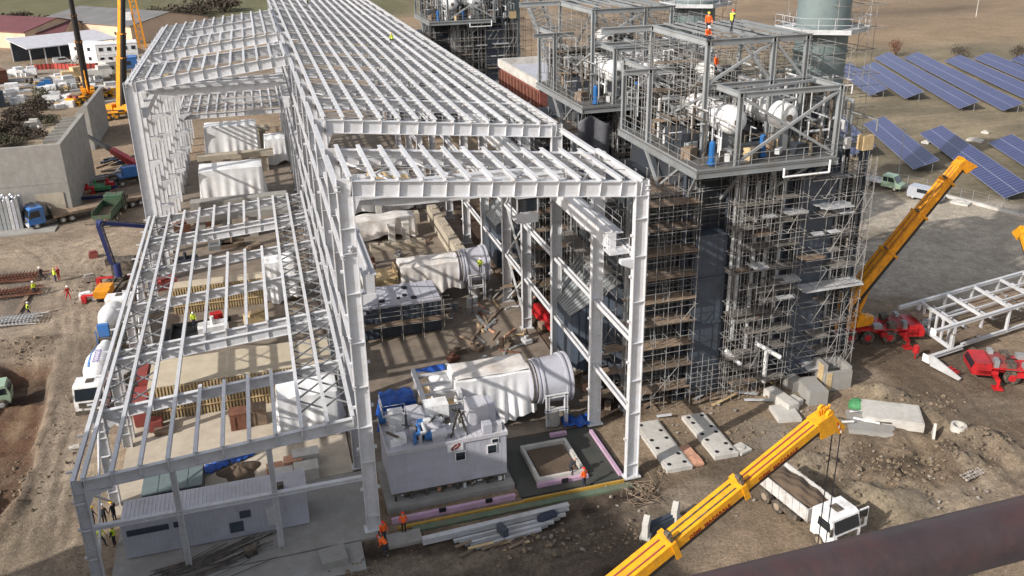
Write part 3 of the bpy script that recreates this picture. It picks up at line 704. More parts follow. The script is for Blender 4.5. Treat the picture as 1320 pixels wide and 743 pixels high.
    # steelwork on the deck
    posts = [(30.3,6.7,21.3,26.9),(39.0,6.7,21.3,26.9),(29.4,10.5,21.3,30.3),(35.2,10.5,21.3,30.3),(38.2,10.5,21.3,30.3),(29.4,20.5,21.3,30.3),(38.2,20.5,21.3,30.3),(33.8,20.5,21.3,30.3),(27.0,15.5,21.3,27.5),(27,20.8,21.3,27.5)]
    for x, y, a, b in posts:
        q = MB(); q.ibeam((x,y,a), (x,y,b), .36, .34, .05, .05, (1,0,0)); B(q, 'frame_post', GV, t)
    def fb(a, b, h=.42, w=.3, nm='frame_beam'):
        q = MB(); q.ibeam(a, b, h, w, .05, .05); B(q, nm, GV, t)
    fb((30.1,6.7,26.8),(39.2,6.7,26.8)); fb((30.3,6.9,26.8),(30.3,10.3,26.8)); fb((39,6.9,26.8),(39,10.6,26.8)); fb((29.6,10.5,26.8),(39.1,10.5,26.8))
    fb((29.2,10.5,30.2),(38.6,10.5,30.2),.5); fb((29.2,20.5,30.2),(38.4,20.5,30.2),.5)
    for x in (29.4, 35.2, 38.2): fb((x,10.7,30.2),(x,20.3,30.2),.5,.36)
    fb((24.6,15.5,27.4),(29.2,15.5,27.4)); fb((27,15.6,27.4),(27,20.7,27.4)); fb((27,20.8,27.4),(29.2,20.8,27.4)); fb((24.6,20.5,30.2),(29.2,20.5,30.2),.5)
    for x in np.arange(30.4, 38, 1.1):
        fb((x,10.7,30.55),(x,20.3,30.55),.14,.14,'roof_joist')
    for a, b in (((30.4,6.7,21.6),(38.9,6.7,26.6)), ((30.4,6.72,26.6),(38.9,6.72,21.6)), ((29.5,10.5,27),(35.1,10.5,30)), ((35.1,10.5,27),(32.4,10.5,30)), ((35.3,10.5,30),(38.1,10.5,27)),
                 ((29.4,10.8,21.6),(29.4,20.3,26)), ((29.4,20.3,21.6),(29.4,10.8,26)), ((38.2,10.8,22),(38.2,20.3,29.8)), ((29.6,20.5,22),(33.6,20.5,29.8)), ((33.9,20.5,29.8),(38,20.5,22)), ((30.3,8,26.8),(38.9,10,26.8))):
        q = MB(); q.beam(a, b, .2, .2); B(q, 'bracing', GV, t)
    for xa, xb, za, zb in ((28,32.6,21.4,25.2),(33,38,21.4,26.4),(39.5,43.6,21.2,24.6)):
        q = MB(); q.bx(xa, xb, 20.2, 20.9, za, zb)
        for i in range(int(xb-xa)+1): q.bx(xa+i*.95, xa+i*.95+.12, 20.05, 20.2, za, zb)
        B(q, 'dark_backing', M['casing'], t)  # dark panels added as backing so the open deck reads dark inside
    for x, y, w_, d_, h_ in ((30.6,16.5,3,2.4,1.8),(34.2,12.8,1.3,3.5,1.5),(35.4,18,3.4,2,2.6),(28.6,12.5,1.6,3,1.7),(37.6,13.4,1.0,4,1.3),(32.6,8.6,2.2,.9,1.1),(37.2,8.2,1.8,1.1,.9),(41.5,15,3,4,1.6),(41.8,19,3,2,2.6)):
        q = MB(); q.bx(x-w_/2,x+w_/2,y-d_/2,y+d_/2,21.35,21.35+h_); q.bx(x-w_/2-.1,x+w_/2+.1,y-d_/2-.1,y+d_/2+.1,21.35+h_*.6,21.35+h_*.66); B(q, 'skid', M['casing'], t)
    # steam drums
    for x, ya, yb, z in ((36.2,9.0,16.5,24.1), (31.8,9.4,17,24.0), (34,17,20,26.5)):
        q = MB(); L_ = yb-ya; r = 1.12 if z < 25 else .8
        q.lathe([(0,.18),(.08,.6*r),(.3,.88*r),(.6,r),(L_-.6,r),(L_-.3,.88*r),(L_-.08,.6*r),(L_,.18)], (x,ya,z), (x,yb,z), 24)
        for yy in (1.3, L_*.5, L_-1.3): q.lathe([(yy-.06,r+.05),(yy+.06,r+.05)], (x,ya,z), (x,yb,z), 24)
        d = B(q, 'steam_drum', M['white_paint'], t, True)
        q = MB()
        q.tube((x,ya-.06,z), (x,ya+.1,z), .28, 12); q.tube((x-.4,ya+.1,z+.5), (x-.4,ya+.3,z+.5), .09, 8); q.tube((x+.45,ya+.05,z+.1), (x+.45,ya+.3,z+.1), .08, 8)
        B(q, 'manhole', M['chassis'], d)
        for yy in (1.2, L_-1.2):
            q = MB(); q.box((x,ya+yy,(21.3+z-r)/2+.2), (1.5,.3,z-r-21.3+.5)); B(q, 'saddle', GV, d)
    # pipework on the deck: bends, risers, valves
    PM = [M['white_paint'], M['galv'], M['dull_steel'], M['galv'], M['pump_blue'], M['dark_red'], M['chassis']]
    for k in range(160):
        x, y = R.uniform(27.3, 43.5), R.uniform(7.2 if k % 2 else 9.6, 20.6)
        if x > 39 and y < 10: y += 4
        r = R.choice([.04,.05,.06,.06,.09,.12,.16]); h = R.uniform(.8, 5.5); p = Vector((x,y,21.35)); pts = [p, p+Vector((0,0,h))]
        for _ in range(R.choice([1,1,2])):
            d = R.choice([Vector((1,0,0)),Vector((0,1,0)),Vector((-1,0,0)),Vector((0,-1,0))])*R.uniform(.6, 3.2); n_ = pts[-1]+d
            n_.x = min(43.8, max(27, n_.x)); n_.y = min(21, max(6.8, n_.y)); pts.append(n_)
        if R.random() < .5: pts.append(pts[-1]-Vector((0,0,R.uniform(.4, h*.8))))
        q = MB(); q.path(pts, r, 7)
        for p_ in pts[1:-1]: q.ball(p_, r*1.05, 7, 4)
        if R.random() < .5: q.tube(p+Vector((0,0,h*.5-.06)), p+Vector((0,0,h*.5+.06)), r*1.9, 8)
        B(q, 'pipe', R.choices(PM, [2.4,4,4,3,.1,.4,5])[0], t)
    for x, y, h in ((28.6,7.5,1.7), (33.5,8.3,1.6)):
        q = MB(); q.tube((x,y,21.35), (x,y,21.35+h), .24, 10); q.ball((x,y,21.35+h), .24, 10, 5); q.tube((x,y,21.4), (x,y,21.6), .36, 10); B(q, 'feed_pump', M['pump_blue'], t)
    for k in range(40):
        x, y = R.uniform(27.4, 43.2), R.uniform(7, 20); q = MB(); q.box((x,y,21.35+.4), (R.uniform(.3,1.1),R.uniform(.3,.9),R.uniform(.4,1.5)), R.uniform(0,1))
        B(q, R.choice(['valve_box','junction_box','crate']), R.choice([M['galv'],M['timber'],M['white_paint'],M['chassis'],M['dull_steel'],M['plank']]), t)
    # downcomers on the front face
    for x, y, za, zb, r in ((32.5,8.9,5.0,21,.2), (35.1,9.0,1.4,21,.17), (36.3,8.8,4,21,.12), (34.1,9.2,2,19,.12), (31.7,8.6,8,20,.14), (41.8,9.1,3,20.5,.15)):
        q = MB(); q.tube((x,y,za), (x,y,zb), r, 8); B(q, 'downcomer', M['dull_steel'], t)
    for a, b in (((31.6,8.3,4.4),(32.6,7.4,3.3)), ((34.2,7.8,4.9),(36.2,7.0,3.6)), ((35.2,7.6,4.2),(35.2,7.6,1))):
        q = MB(); q.tube(a, b, .2, 8); B(q, 'drain_pipe', M['white_paint'], t)
    # blowdown loop under the deck edge
    q = MB(); q.path([(34.2,6.1,20.9),(34.2,6.1,20.2),(38.3,6.1,20.2),(38.3,6.1,21.2)], .09, 6); B(q, 'pipe_loop', M['white_paint'], t)
    # stack
    q = MB(); sx, sy = 45.0, 18.2
    q.lathe([(0,2.35),(24,2.35),(24,2.42),(24.3,2.42),(24.3,2.3),(46,2.3)], (sx,sy,.2), (sx,sy,46), 36)
    for z in (6, 12, 18, 27.4, 32.6, 38): q.lathe([(z,2.4),(z+.16,2.4)], (sx,sy,.2), (sx,sy,46), 36)
    st = B(q, 'stack', M['stack'], t, True)
    q = MB(); q.bx(43.5, 45.5, 14, 20, 2, 14); B(q, 'stack_breeching', M['casing2'], t)
    pl = []
    for i in range(6): w = PI/6+i*PI/3; pl.append((sx+4.1*math.cos(w), sy+4.1*math.sin(w)))
    q = MB()
    for (xa,ya), (xb,yb) in zip(pl, pl[1:]+pl[:1]):
        w0, w1 = math.atan2(ya-sy, xa-sx), math.atan2(yb-sy, xb-sx); i0 = (sx+2.55*math.cos(w0), sy+2.55*math.sin(w0)); i1 = (sx+2.55*math.cos(w1), sy+2.55*math.sin(w1))
        q.hexa([(i0[0],i0[1],29.5),(xa,ya,29.5),(xb,yb,29.5),(i1[0],i1[1],29.5),(i0[0],i0[1],29.75),(xa,ya,29.75),(xb,yb,29.75),(i1[0],i1[1],29.75)])
    rail_mb(q, pl+pl[:1], 29.75, 1.1, 1.2)
    B(q, 'stack_platform', M['dull_steel'], t)
    return t

def make_scaffold():
    t = T('scaffolding', '', 'scaffold', (33,7.5,0)); R = random.Random(4)
    def zone(q, xs, ys, z0, z1, lift, skip=.0, diag=.25):
        for x in xs:
            for y in ys:
                if R.random() > skip: q.tube((x,y,z0), (x,y,z1+R.uniform(-.3,1.0)), .030, 4, cap=False)
        z = z0+lift*.9
        while z < z1:
            for y in ys:
                if R.random() > skip*.6: q.tube((xs[0]-.2,y,z), (xs[-1]+.2,y,z), .028, 4, cap=False)
                if R.random() > .5+skip: q.tube((xs[0]-.1,y,z+1), (xs[-1]+.1,y,z+1), .03, 4, cap=False)
            for x in xs:
                if R.random() > skip*.6: q.tube((x,ys[0]-.2,z+.05), (x,ys[-1]+.2,z+.05), .028, 4, cap=False)
            for xa, xb in zip(xs, xs[1:]):
                if R.random() < diag: q.tube((xa,ys[0],z), (xb,ys[0],min(z1,z+lift)), .026, 4, cap=False)
            z += lift
    def planks(x0, x1, y0, y1, z, rag=.35, m='plank'):
        q = MB(); n = max(2, int((y1-y0)/.24)); w = (y1-y0)/n
        for i in range(n):
            a, b = x0+R.uniform(-rag, rag), x1+R.uniform(-rag, rag); dz = R.uniform(0, .04)
            q.bx(a, b, y0+i*w+.01, y0+(i+1)*w-.01, z+dz, z+.05+dz)
        o = B(q, 'plank_deck', M[m], t); return o
    q = MB(); zone(q, [22.0,23.2,24.4,25.6,26.8,28.0], [7.5,8.3,9.2], .2, 19.6, 1.37, .2, .08); B(q, 'tube_lattice', M['tube'], t)['kind'] = 'stuff'
    for i in range(9): planks(22.3+R.uniform(0,.3), 28.0, 7.5, 9.2, 1.95+2.05*i, .25)
    for i in range(26):
        z = R.choice([1.55,3.05,4.55,6.05,7.55,9.05,10.55,12.05,13.55,15.05,16.55,18.05]); a = R.uniform(31,35.8); planks(a, a+R.uniform(.9,2.2), 7.1, R.choice([7.8,8.5]), z, .1, R.choice(['grey_plank','grey_plank','dull_steel','plank']))
    for i in range(18):
        z = R.choice([1.64,3.24,4.84,6.44,8.04,11.24,12.84,14.44,16.04,17.64,19.2]); a = R.uniform(38,42); planks(a, a+R.uniform(.8,1.6), 7.1, R.choice([7.8,8.6]), z, .1, R.choice(['grey_plank','grey_plank','dull_steel']))
    for i in range(3): planks(18.5+i, 22.2, 8.0, 9.2, 2.0+2.05*i)
    q = MB(); zone(q, [31.0,31.7,32.5,33.3,34.1,34.9,35.7,36.5,37.3], [7.0,7.7,8.5,9.5], .2, 20.2, 1.5, .25, .10); B(q, 'tube_lattice', M['tube'], t)['kind'] = 'stuff'
    for z, a, b, m in ((3.9,31.2,34.2,'plank'),(6.1,33,37.2,'dull_steel'),(7.9,31.2,35,'plank'),(9.8,33.6,37.3,'dull_steel'),(11.8,31,34.4,'plank'),(11.7,35.4,37.3,'dull_steel'),(13.8,32.4,37.2,'dull_steel'),(15.6,31.,33.8,'plank'),(15.9,34.9,37.3,'plank'),(17.6,31.2,35.2,'plank')):
        planks(a, b, 7.3, 8.6, z, .15, 'grey_plank')
    q = MB(); zone(q, [37.8,38.9,39.9,40.9,41.8,42.7,43.5], [7.0,7.8,8.6,9.6], .2, 20.4, 1.6, .2, .22); B(q, 'tube_lattice', M['tube'], t)['kind'] = 'stuff'
    planks(37.8, 43.6, 6.6, 8.4, 9.5, .1, 'dull_steel'); planks(41, 43.4, 7.6, 9.6, 5.6, .3, 'grey_plank'); planks(41, 43.5, 8, 9.6, 13.4, .3, 'grey_plank'); planks(39, 42, 7, 8.6, 16.6, .2, 'dull_steel'); planks(38, 40, 7.2, 8.6, 12.2); planks(41, 44, 8, 9.6, 1.6)
    q = MB(); zone(q, [44.3,46.2,47.6,49.2], [15.2,16.4,20.8,22.6], 10, 34.5, 2.0, .25, .12); B(q, 'tube_lattice', M['tube'], t)['kind'] = 'stuff'
    for z in (13.2, 19.4, 24.6): planks(44, 49.4, 21, 22.4, z, .2)
    q = MB(); zone(q, [27.2,28.4,29.6,30.8,32,33.2,34.4,35.6,36.8,38,39.2,41,43], [11.2,12.6,14.2,15.8,17.4,19.0,20.4], 21.4, 29.2, 1.3, .5, .10); B(q, 'tube_lattice', M['tube'], t)['kind'] = 'stuff'
    for z, a, b, c in ((23.3,27.3,30.4,14.2),(25.3,32.2,36,17.4),(27.2,29.4,34,19.2),(27.3,36.2,38.6,14.4),(25.2,28,31,17.2)): planks(a, b, c, c+1.3, z)
    q = MB(); zone(q, [27.9,28.9,29.9,31.0], [7.3,8.0], .2, 4.2, 1.4, .1, .3); zone(q, [27.8,31.0], [7.6,8.2], 15.2, 21, 1.4, .1, .3); B(q, 'tube_lattice', M['tube'], t)['kind'] = 'stuff'
    q = MB(); zone(q, list(np.arange(22.4, 43.6, .95)), [9.75], 12, 21, 1.5, .45, .06); B(q, 'tube_lattice', M['tube'], t)['kind'] = 'stuff'
    q = MB(); zone(q, [43.9,44.4], [8.2,9.6,11,12.4,13.8,15.2], .2, 20.6, 1.6, .15, .2); B(q, 'tube_lattice', M['tube'], t)['kind'] = 'stuff'
    q = MB(); zone(q, [20.8,22.0], [9.8,12,14.2,16.6,19,21.4], .2, 19.5, 2.0, .2, .3); B(q, 'tube_lattice', M['tube'], t)['kind'] = 'stuff'
    for z in (4,8,12,16,18): planks(20.7, 22.2, 10+R.random(), 21, z, .1, 'grey_plank')
    for k in range(4):
        q = MB(); x = 25.2+R.uniform(-1,1); z = 2.0+4.1*k
        for s in (0, .4): q.tube((x+s,7.7,z), (x+s+.15,8.6,z+2.2), .025, 4)
        for i in range(7): q.tube((x+.02*i,7.7+.13*i,z+.3*i), (x+.4+.02*i,7.7+.13*i,z+.3*i), .018, 4)
        B(q, 'ladder', M['galv'], t)
    return t
bo = make_boiler(); bo['label'] = 'nearest dark boiler block with white steam drums and grey steelwork on its open deck'; bo['group'] = 'row of heat recovery boilers'
sc_ = make_scaffold(); sc_['label'] = 'tube scaffolding with brown plank decks in front of the nearest dark boiler'; sc_['group'] = 'scaffolds on the boilers'
dup(bo, (33,33,0), None, 'second dark boiler block, behind the nearest one and beside the brick tank house')
dup(sc_, (33,31.5,0), None, 'tube scaffolding round the second dark boiler, behind the nearest one')
dup(bo, (33,110,0), None, 'farthest dark boiler block, small at the top of the view beyond the hall roof')
dup(sc_, (33,108.5,0), None, 'tube scaffolding round the farthest dark boiler at the top of the view')
# grey sheet hung on the second boiler
q = MB()
def hang(u, v):
    x = 26.2+u*3.4; return Vector((x, 30.2-.25*math.sin(u*9+v)-.5*v*(1-v), 20.2-v*5.2+.35*math.sin(u*5)-.5*abs(u-.5)))
q.sheet(hang, 22, 18); q.v += []; g_ = q.build('hanging_sheet', M['grey_tarp'], None, True)
sl = g_.modifiers.new('thickness', 'SOLIDIFY'); sl.thickness = .03
tag(g_, 'dark grey sheet hanging under the deck of the second boiler', 'tarpaulin')
# ------------------------------------------------------------------ draped equipment
def drape(name, x0, x1, y0, y1, z, label, m='tarp', seed=1, flare=.35, folds=26, sag=.25, z0=.1, ridge=0., group=None, rz=0, cat='covered machine', par=None, hem=.25):
    R = random.Random(seed); w, d = x1-x0, y1-y0; c = Vector(((x0+x1)/2, (y0+y1)/2, 0)); q = MB(); folds = max(8, folds//2); nu, nv, nt = 160, 14, 7
    ph = [R.uniform(0, 6.28) for _ in range(8)]; fr = [R.randint(folds//2, folds) for _ in range(4)]
    def per(t):
        s = t*2*(w+d)
        if s < w: return Vector((-w/2+s, -d/2, 0)), Vector((0,-1,0))
        s -= w
        if s < d: return Vector((w/2, -d/2+s, 0)), Vector((1,0,0))
        s -= d
        if s < w: return Vector((w/2-s, d/2, 0)), Vector((0,1,0))
        s -= w; return Vector((-w/2, d/2-s, 0)), Vector((-1,0,0))
    def top(p):
        u, v = p.x/w, p.y/d
        return z - sag*(.5-.5*math.cos(2*PI*(u*2.5+.3)))*.5*(.6+.4*math.sin(v*9+ph[0])) + ridge*(1-abs(v)*2) + .03*math.sin(u*17+ph[1])+.03*math.sin(v*13+ph[2])
    rings = []
    for k in range(nt+1):                                           # top: rings from the centre out
        f = k/nt; rings.append([(per(i/nu)[0]*f, None) for i in range(nu)])
    vs = []
    for k, rg in enumerate(rings):
        for p, _ in rg: vs.append((p.x, p.y, top(p)-(.10 if k == nt else 0)))
    for j in range(1, nv+1):
        v = j/nv
        for i in range(nu):
            t = i/nu; p, n = per(t); tp = top(p)
            fold = sum(math.sin(2*PI*fr[a]*t+ph[a+3]+v*(1.5-a)*.6) for a in range(4))/4
            pull = .5+.5*math.sin(2*PI*5*t+ph[7])
            off = flare*(v**1.3)*(.2+.8*pull)+fold*.26*(v**1.1)
            zz = tp-.1-(tp-.1-z0-hem*(1.4+1.4*math.sin(2*PI*4*t+ph[6])))*v
            pp = p+n*off; vs.append((pp.x, pp.y, zz))
    fs = []; tot = nt+1+nv
    for k in range(tot-1):
        for i in range(nu): fs.append((k*nu+i, k*nu+(i+1) % nu, (k+1)*nu+(i+1) % nu, (k+1)*nu+i))
    q.add(vs, fs)
    o = q.build(name, M[m], par, True, c, rz)
    if par is None: tag(o, label, cat, group)
    return o

# ------------------------------------------------------------------ front gas turbine unit
t = T('control_enclosure', 'grey clad machine enclosure on legs with a white emblem sign and roof plant', 'enclosure', (1.6,1.8,.4))
x0, x1, y0, y1, z0, z1 = 1.6, 10.15, 1.8, 6.4, 1.15, 4.5
q = MB(); q.bx(x0, x1, y0, y1, z0, z1)
for i in range(17): x = x0+.5*i+.12; q.bx(x-.012, x+.012, y0-.012, y0, z0+.03, z1-.02)
for i in range(9): y = y0+.5*i+.2; q.bx(x0-.012, x0, y-.012, y+.012, z0+.03, z1-.02); q.bx(x1, x1+.012, y-.012, y+.012, z0+.03, z1-.02)
B(q, 'wall', M['cladding'], t)
q = MB(); q.bx(x0-.08, x1+.08, y0-.08, y1+.08, z1, z1+.09)
for i in range(22): x = x0+.2+i*.39; q.bx(x-.03, x+.03, y0-.07, y1+.07, z1+.09, z1+.12)
for a, b, c, d in ((x0-.1,x1+.1,y0-.1,y0-.02),(x0-.1,x1+.1,y1+.02,y1+.1),(x0-.1,x0-.02,y0-.02,y1+.02),(x1+.02,x1+.1,y0-.02,y1+.02)): q.bx(a, b, c, d, z1-.05, z1+.24)
B(q, 'roof', M['roof_clad'], t)
for x, z, w_, h_ in ((6.7,3.35,.66,.62), (9.05,3.45,.62,.62), (9.3,4.12,.42,.26)):
    q = MB(); q.box((x,y0-.03,z), (w_+.14,.05,h_+.14)); f = B(q, 'window', M['white_paint'], t); q = MB(); q.box((x,y0-.062,z), (w_,.03,h_)); B(q, 'pane', M['glass'], f)
q = MB(); q.box((6.35,y0-.06,4.22), (1.15,.05,.75)); sg = B(q, 'sign', M['white_paint'], t)
q = MB()                                                             # red loop emblem
for i in range(26):
    w0, w1 = 2*PI*i/26, 2*PI*(i+1)/26
    if i in (6, 19): continue
    def el(w, k): return Vector((6.38+.30*k*math.cos(w)*.9+.12*k*math.sin(w), y0-.095, 4.22+.20*k*math.sin(w)+.10*k*math.cos(w)))
    q.beam(el(w0,1), el(w1,1), .03, .12, (0,0,1))
B(q, 'emblem', M['text_red'], sg)
q = MB(); q.bx(x0+.1, x1-.1, y0+.1, y1-.1, .95, 1.14); B(q, 'base_frame', M['chassis'], t)
for i in range(8):
    for y in (y0+.25, y1-.25): q = MB(); q.box((x0+.3+i*1.14,y,.63), (.16,.16,.66)); B(q, 'leg', M['chassis'], t)
R = random.Random(9)
for i in range(26):
    x = x0+.4+R.random()*7.8; q = MB(); y = y0+.2+R.random()*.8
    k = R.random()
    if k < .5: q.path([(x,y,.45),(x,y,.7),(x+R.uniform(-.3,.3),y-.15,.85),(x+R.uniform(-.2,.2),y,.98)], R.choice([.03,.045,.06]), 6)
    else: q.box((x,y,.65), (R.uniform(.15,.5),.25,R.uniform(.25,.55)))
    B(q, 'hose' if k < .5 else 'valve', R.choice([M['dull_steel'],M['brick'],M['yellow_pipe'],M['chassis'],M['white_paint'],M['pink'],M['chassis']]), t)
def rb(x, y, zz, w_, d_, h_, m, name): q = MB(); q.box((x,y,zz+h_/2), (w_,d_,h_)); o = B(q, name, M[m], t); return o
zr_ = z1+.1
rb(2.7,5.0,zr_,1.1,1.2,1.25,'white_paint','silencer'); rb(4.1,5.2,zr_,1.3,1.3,1.1,'roof_clad','silencer'); rb(2.6,3.0,zr_,.9,.8,.55,'white_paint','junction_box')
rb(5.7,5.3,zr_,1.8,1.2,1.35,'white_paint','duct_box'); rb(8.6,4.4,zr_,1.5,1.7,1.35,'roof_clad','air_handler'); rb(9.6,4.3,zr_,.5,1.6,1.3,'cladding','air_handler'); rb(9.3,2.5,zr_,1.3,.7,.45,'roof_clad','vent_cowl'); rb(7.5,4.6,zr_,.25,3,.25,'dull_steel','pipe_tray'); rb(7.2,4.6,zr_,.2,3,.2,'dull_steel','pipe_tray')
for x, y in ((4.5,3.4),(4.6,4.2),(4.8,2.5),(2.0,5.6)):
    q = MB(); q.tube((x,y,zr_+.45), (x+1.1,y,zr_+.45), .36, 14); q.box((x+.5,y,zr_+.12), (.9,.5,.25)); q.tube((x+1.1,y,zr_+.45), (x+1.5,y,zr_+.45), .16, 10); f = B(q, 'fan', M['roof_clad'], t)
    q = MB(); q.tube((x-.5,y,zr_+.45), (x,y,zr_+.45), .33, 14); B(q, 'motor', M['pump_blue'], f)
for x in (3.6, 4.0): q = MB(); q.path([(x,2.4,zr_),(x,2.4,zr_+.8),(x+.4,2.4,zr_+.8),(x+.4,3.6,zr_+.8)], .14, 8); B(q, 'duct', M['blue_paint' if x < 3.8 else 'dull_steel'], t)
for k in range(16):
    x, y = R.uniform(2.1,9.8), R.uniform(2.2,6.0); w_ = R.uniform(.3,.9); rb(x, y, zr_, w_, R.uniform(.3,.9), R.uniform(.25,1.0), R.choice(['roof_clad','dull_steel','white_paint','cladding','chassis']), 'roof_box')
for k in range(18):
    x, y = R.uniform(2.2,9.6), R.uniform(2.2,5.9); q = MB(); q.path([(x,y,zr_),(x,y,zr_+R.uniform(.4,1.2)),(x+R.uniform(-1,1),y+R.uniform(-.6,.6),zr_+.9)], R.uniform(.04,.1), 6); B(q, 'pipe', R.choice([M['dull_steel'],M['white_paint'],M['chassis']]), t)
q = MB(); q.beam((6.2,2.4,zr_),(7.0,3.0,zr_+1.9),.1,.1); q.beam((7.4,2.4,zr_),(7.0,3.0,zr_+1.9),.1,.1); q.beam((7.0,4.6,zr_),(7.0,3.0,zr_+1.9),.1,.1); B(q, 'gantry', M['chassis'], t)
q = MB(); rail_mb(q, [(1.7,6.2),(1.7,4.4),(3.3,4.4)], zr_+1.3, .9, .8); B(q, 'guard_rail', M['dull_steel'], t)
# plinths, kerbs and trenches round it
slab('machine_plinth', 1.2, 10.6, 1.35, 7.2, .38, M['concrete'], -.3)
slab('trench_floor', 10.75, 19.0, .1, 7.4, .03, M['membrane'], -.3)
slab('pit_base', 12.3, 16.1, 1.1, 5.6, .12, M['concrete'], -.2)
for a, b, c, d in ((12.3,16.1,1.1,1.35),(12.3,16.1,5.35,5.6),(12.3,12.55,1.35,5.35),(15.85,16.1,1.35,5.35)): slab('pit_kerb', a, b, c, d, .55, M['concrete_light'], .1)
slab('pit_soil', 12.75, 15.65, 1.55, 5.15, .30, M['brick'] if False else M['soil'], .1)
for a, b, c, d, m, nm, lb in ((1.3,10.3,.15,.42,'pink','insulation_board','long pink insulation board along the kerb in front of the grey enclosure'),
                     (12.2,16.2,.78,1.06,'pink','insulation_board','pink insulation board along the front of the rectangular pit'),
                     (18.45,18.7,.3,6.4,'pink','insulation_board','thin pink insulation strip beside the hall corner column trench'),
                     (15.2,16.6,6.6,6.95,'pink','insulation_board','short pink insulation board below the turbine diffuser'),
                     (10.7,18.6,-.42,-.2,'yellow_pipe','conduit','yellow conduit edging the dark trench by the hall corner'),
                     (1.6,10.7,-.55,-.40,'yellow_pipe','conduit','thin yellow conduit along the trench before the grey enclosure')):
    q = MB(); q.bx(a, b, c, d if m == 'pink' else c+.11, -.1, .30 if m == 'pink' else .16)
    tag(q.build(nm, M[m]), lb, 'board' if m == 'pink' else 'conduit')
for x in (4.9, 8.3, 14.3):
    q = MB(); q.box((x,.15 if x < 12 else .7,.3), (.5,.12,.3)); tag(q.build('drain_outlet', M['dark']), {4.9:'left black outlet block in the long pink board',8.3:'right black outlet block in the long pink board',14.3:'black outlet block by the rectangular pit'}[x], 'outlet')
slab('green_membrane', 2.5, 19.0, -1.15, -.6, .05, M['green_board'], -.2)
slab('concrete_pad', .7, 3.0, -2.3, -1.0, .12, M['concrete'], -.2)
# turbine under white sheeting
drape('wrapped_turbine', 8.2, 14.7, 9.6, 12.7, 4.75, 'large white sheeted gas turbine behind the grey enclosure, next to the grey diffuser drum', 'tarp', 3, .5, 60, .1, .3, group='sheeted machines')
drape('sheeted_casing', 6.6, 10.2, 10.6, 13.3, 3.9, 'sagging white sheet over the intake end beside the white ladder frame', 'tarp', 7, .5, 30, .4, .5, group='sheeted machines')
q = MB()                                                             # stained top sheet
q.sheet(lambda u, v: Vector((8.3+u*6.2, 9.75+v*2.8, 4.86+.05*math.sin(u*15)*(.5+.5*math.sin(v*5))+.03*math.sin(v*9+u*7))), 60, 22)
o = q.build('cover_sheet', M['tarp_dirty'], None, True); o.modifiers.new('thickness', 'SOLIDIFY').thickness = .02
tag(o, 'rust stained sheet lying on top of the large sheeted turbine', 'tarpaulin')
def diffuser(dx, dy, label):
    t = T('exhaust_diffuser', label, 'duct', (15.9+dx, 10.2+dy, 0), 0, 'turbine exhaust diffusers'); t.scale = (.93,.93,.93)
    q = MB(); q.lathe([(0,1.75),(.5,1.85),(.5,2.02),(.68,2.02),(.68,1.9),(.9,1.95),(.9,2.1),(1.05,2.1),(1.05,1.98),(3.0,2.08),(3.0,2.24),(3.2,2.24),(3.2,2.1),(3.5,2.12),(3.5,2.26),(3.65,2.26)], (-1.6,0,3.6), (2,0,3.6), 36); q.build('shell', M['cladding'], t, True)
    q = MB(); q.lathe([(0,1.7),(.12,1.7)], (2.06,0,3.6), (2.3,0,3.6), 30); q.build('opening', M['dark'], t)
    for i in range(3):
        q = MB(); x = -1.55+.32*i; q.lathe([(0,1.9),(.1,1.9)], (x,0,3.6), (x+.2,0,3.6), 32); q.build('flange', M['chassis'], t, True)
    for x in (-.45, 1.25):
        q = MB(); q.ibeam((x,-2.2,.1), (x,-2.2,3.2), .3, .3, .05, .05, (1,0,0)); q.build('support_leg', M['white_steel'], t)
    q = MB()
    for z in (1.7, 3.1): q.ibeam((-.7,-2.2,z), (1.5,-2.2,z), .3, .25, .05, .05)
    q.build('support_beam', M['white_steel'], t)
    q = MB(); q.tube((.0,-2.0,1.6), (.2,-2.0,.2), .6, 14); q.build('drain_tank', M['concrete'], t)
    return t
df = diffuser(0, 0, 'grey exhaust diffuser drum at the right end of the large sheeted turbine')
dup(df, (15.9,36.4,0), None, 'grey exhaust diffuser drum deeper in the hall behind the grey machine block')
q = MB(); q.sheet(lambda u, v: Vector((16.6+u*2.3+.2*v, 7.2+v*1.5, .35+.18*math.sin(u*7)*math.sin(v*6+1)+.1*math.sin(u*19))), 24, 18); o = q.build('blue_sheet', M['blue_tarp'], None, True); o.modifiers.new('t', 'SOLIDIFY').thickness = .03
tag(o, 'bright blue sheet crumpled on the floor below the grey diffuser drum', 'tarpaulin')
t = T('ladder_frame', 'white steel ladder shaped frame standing open beside the blue sheeted machine', 'steel frame', (5.4,8.6,0))
q = MB()
for x in (5.5, 8.4): q.beam((x,8.8,4.0), (x,13.8,4.0), .32, .5)
q2 = [(5.6,8.9),(8.3,8.9),(5.6,13.6),(8.3,13.6)]
B(q, 'side_beam', M['white_steel'], t)
for y in (9.6, 11.2, 12.8): q = MB(); q.beam((5.66,y,4.05), (8.24,y,4.05), .16, .2); B(q, 'rung', M['white_steel'], t)
for a in q2: q = MB(); q.box((a[0],a[1],1.9), (.24,.24,3.7)); B(q, 'leg', M['white_steel'], t)
q = MB(); q.bx(5.8, 8.1, 9, 13.5, 2.7, 2.8); B(q, 'timber_floor', M['timber'], t)
drape('blue_sheeted_machine', 2.5, 5.2, 11.2, 13.6, 2.9, 'machine wrapped in crumpled blue sheet beside the front hall column', 'blue_tarp', 5, .4, 30, .3, .05)
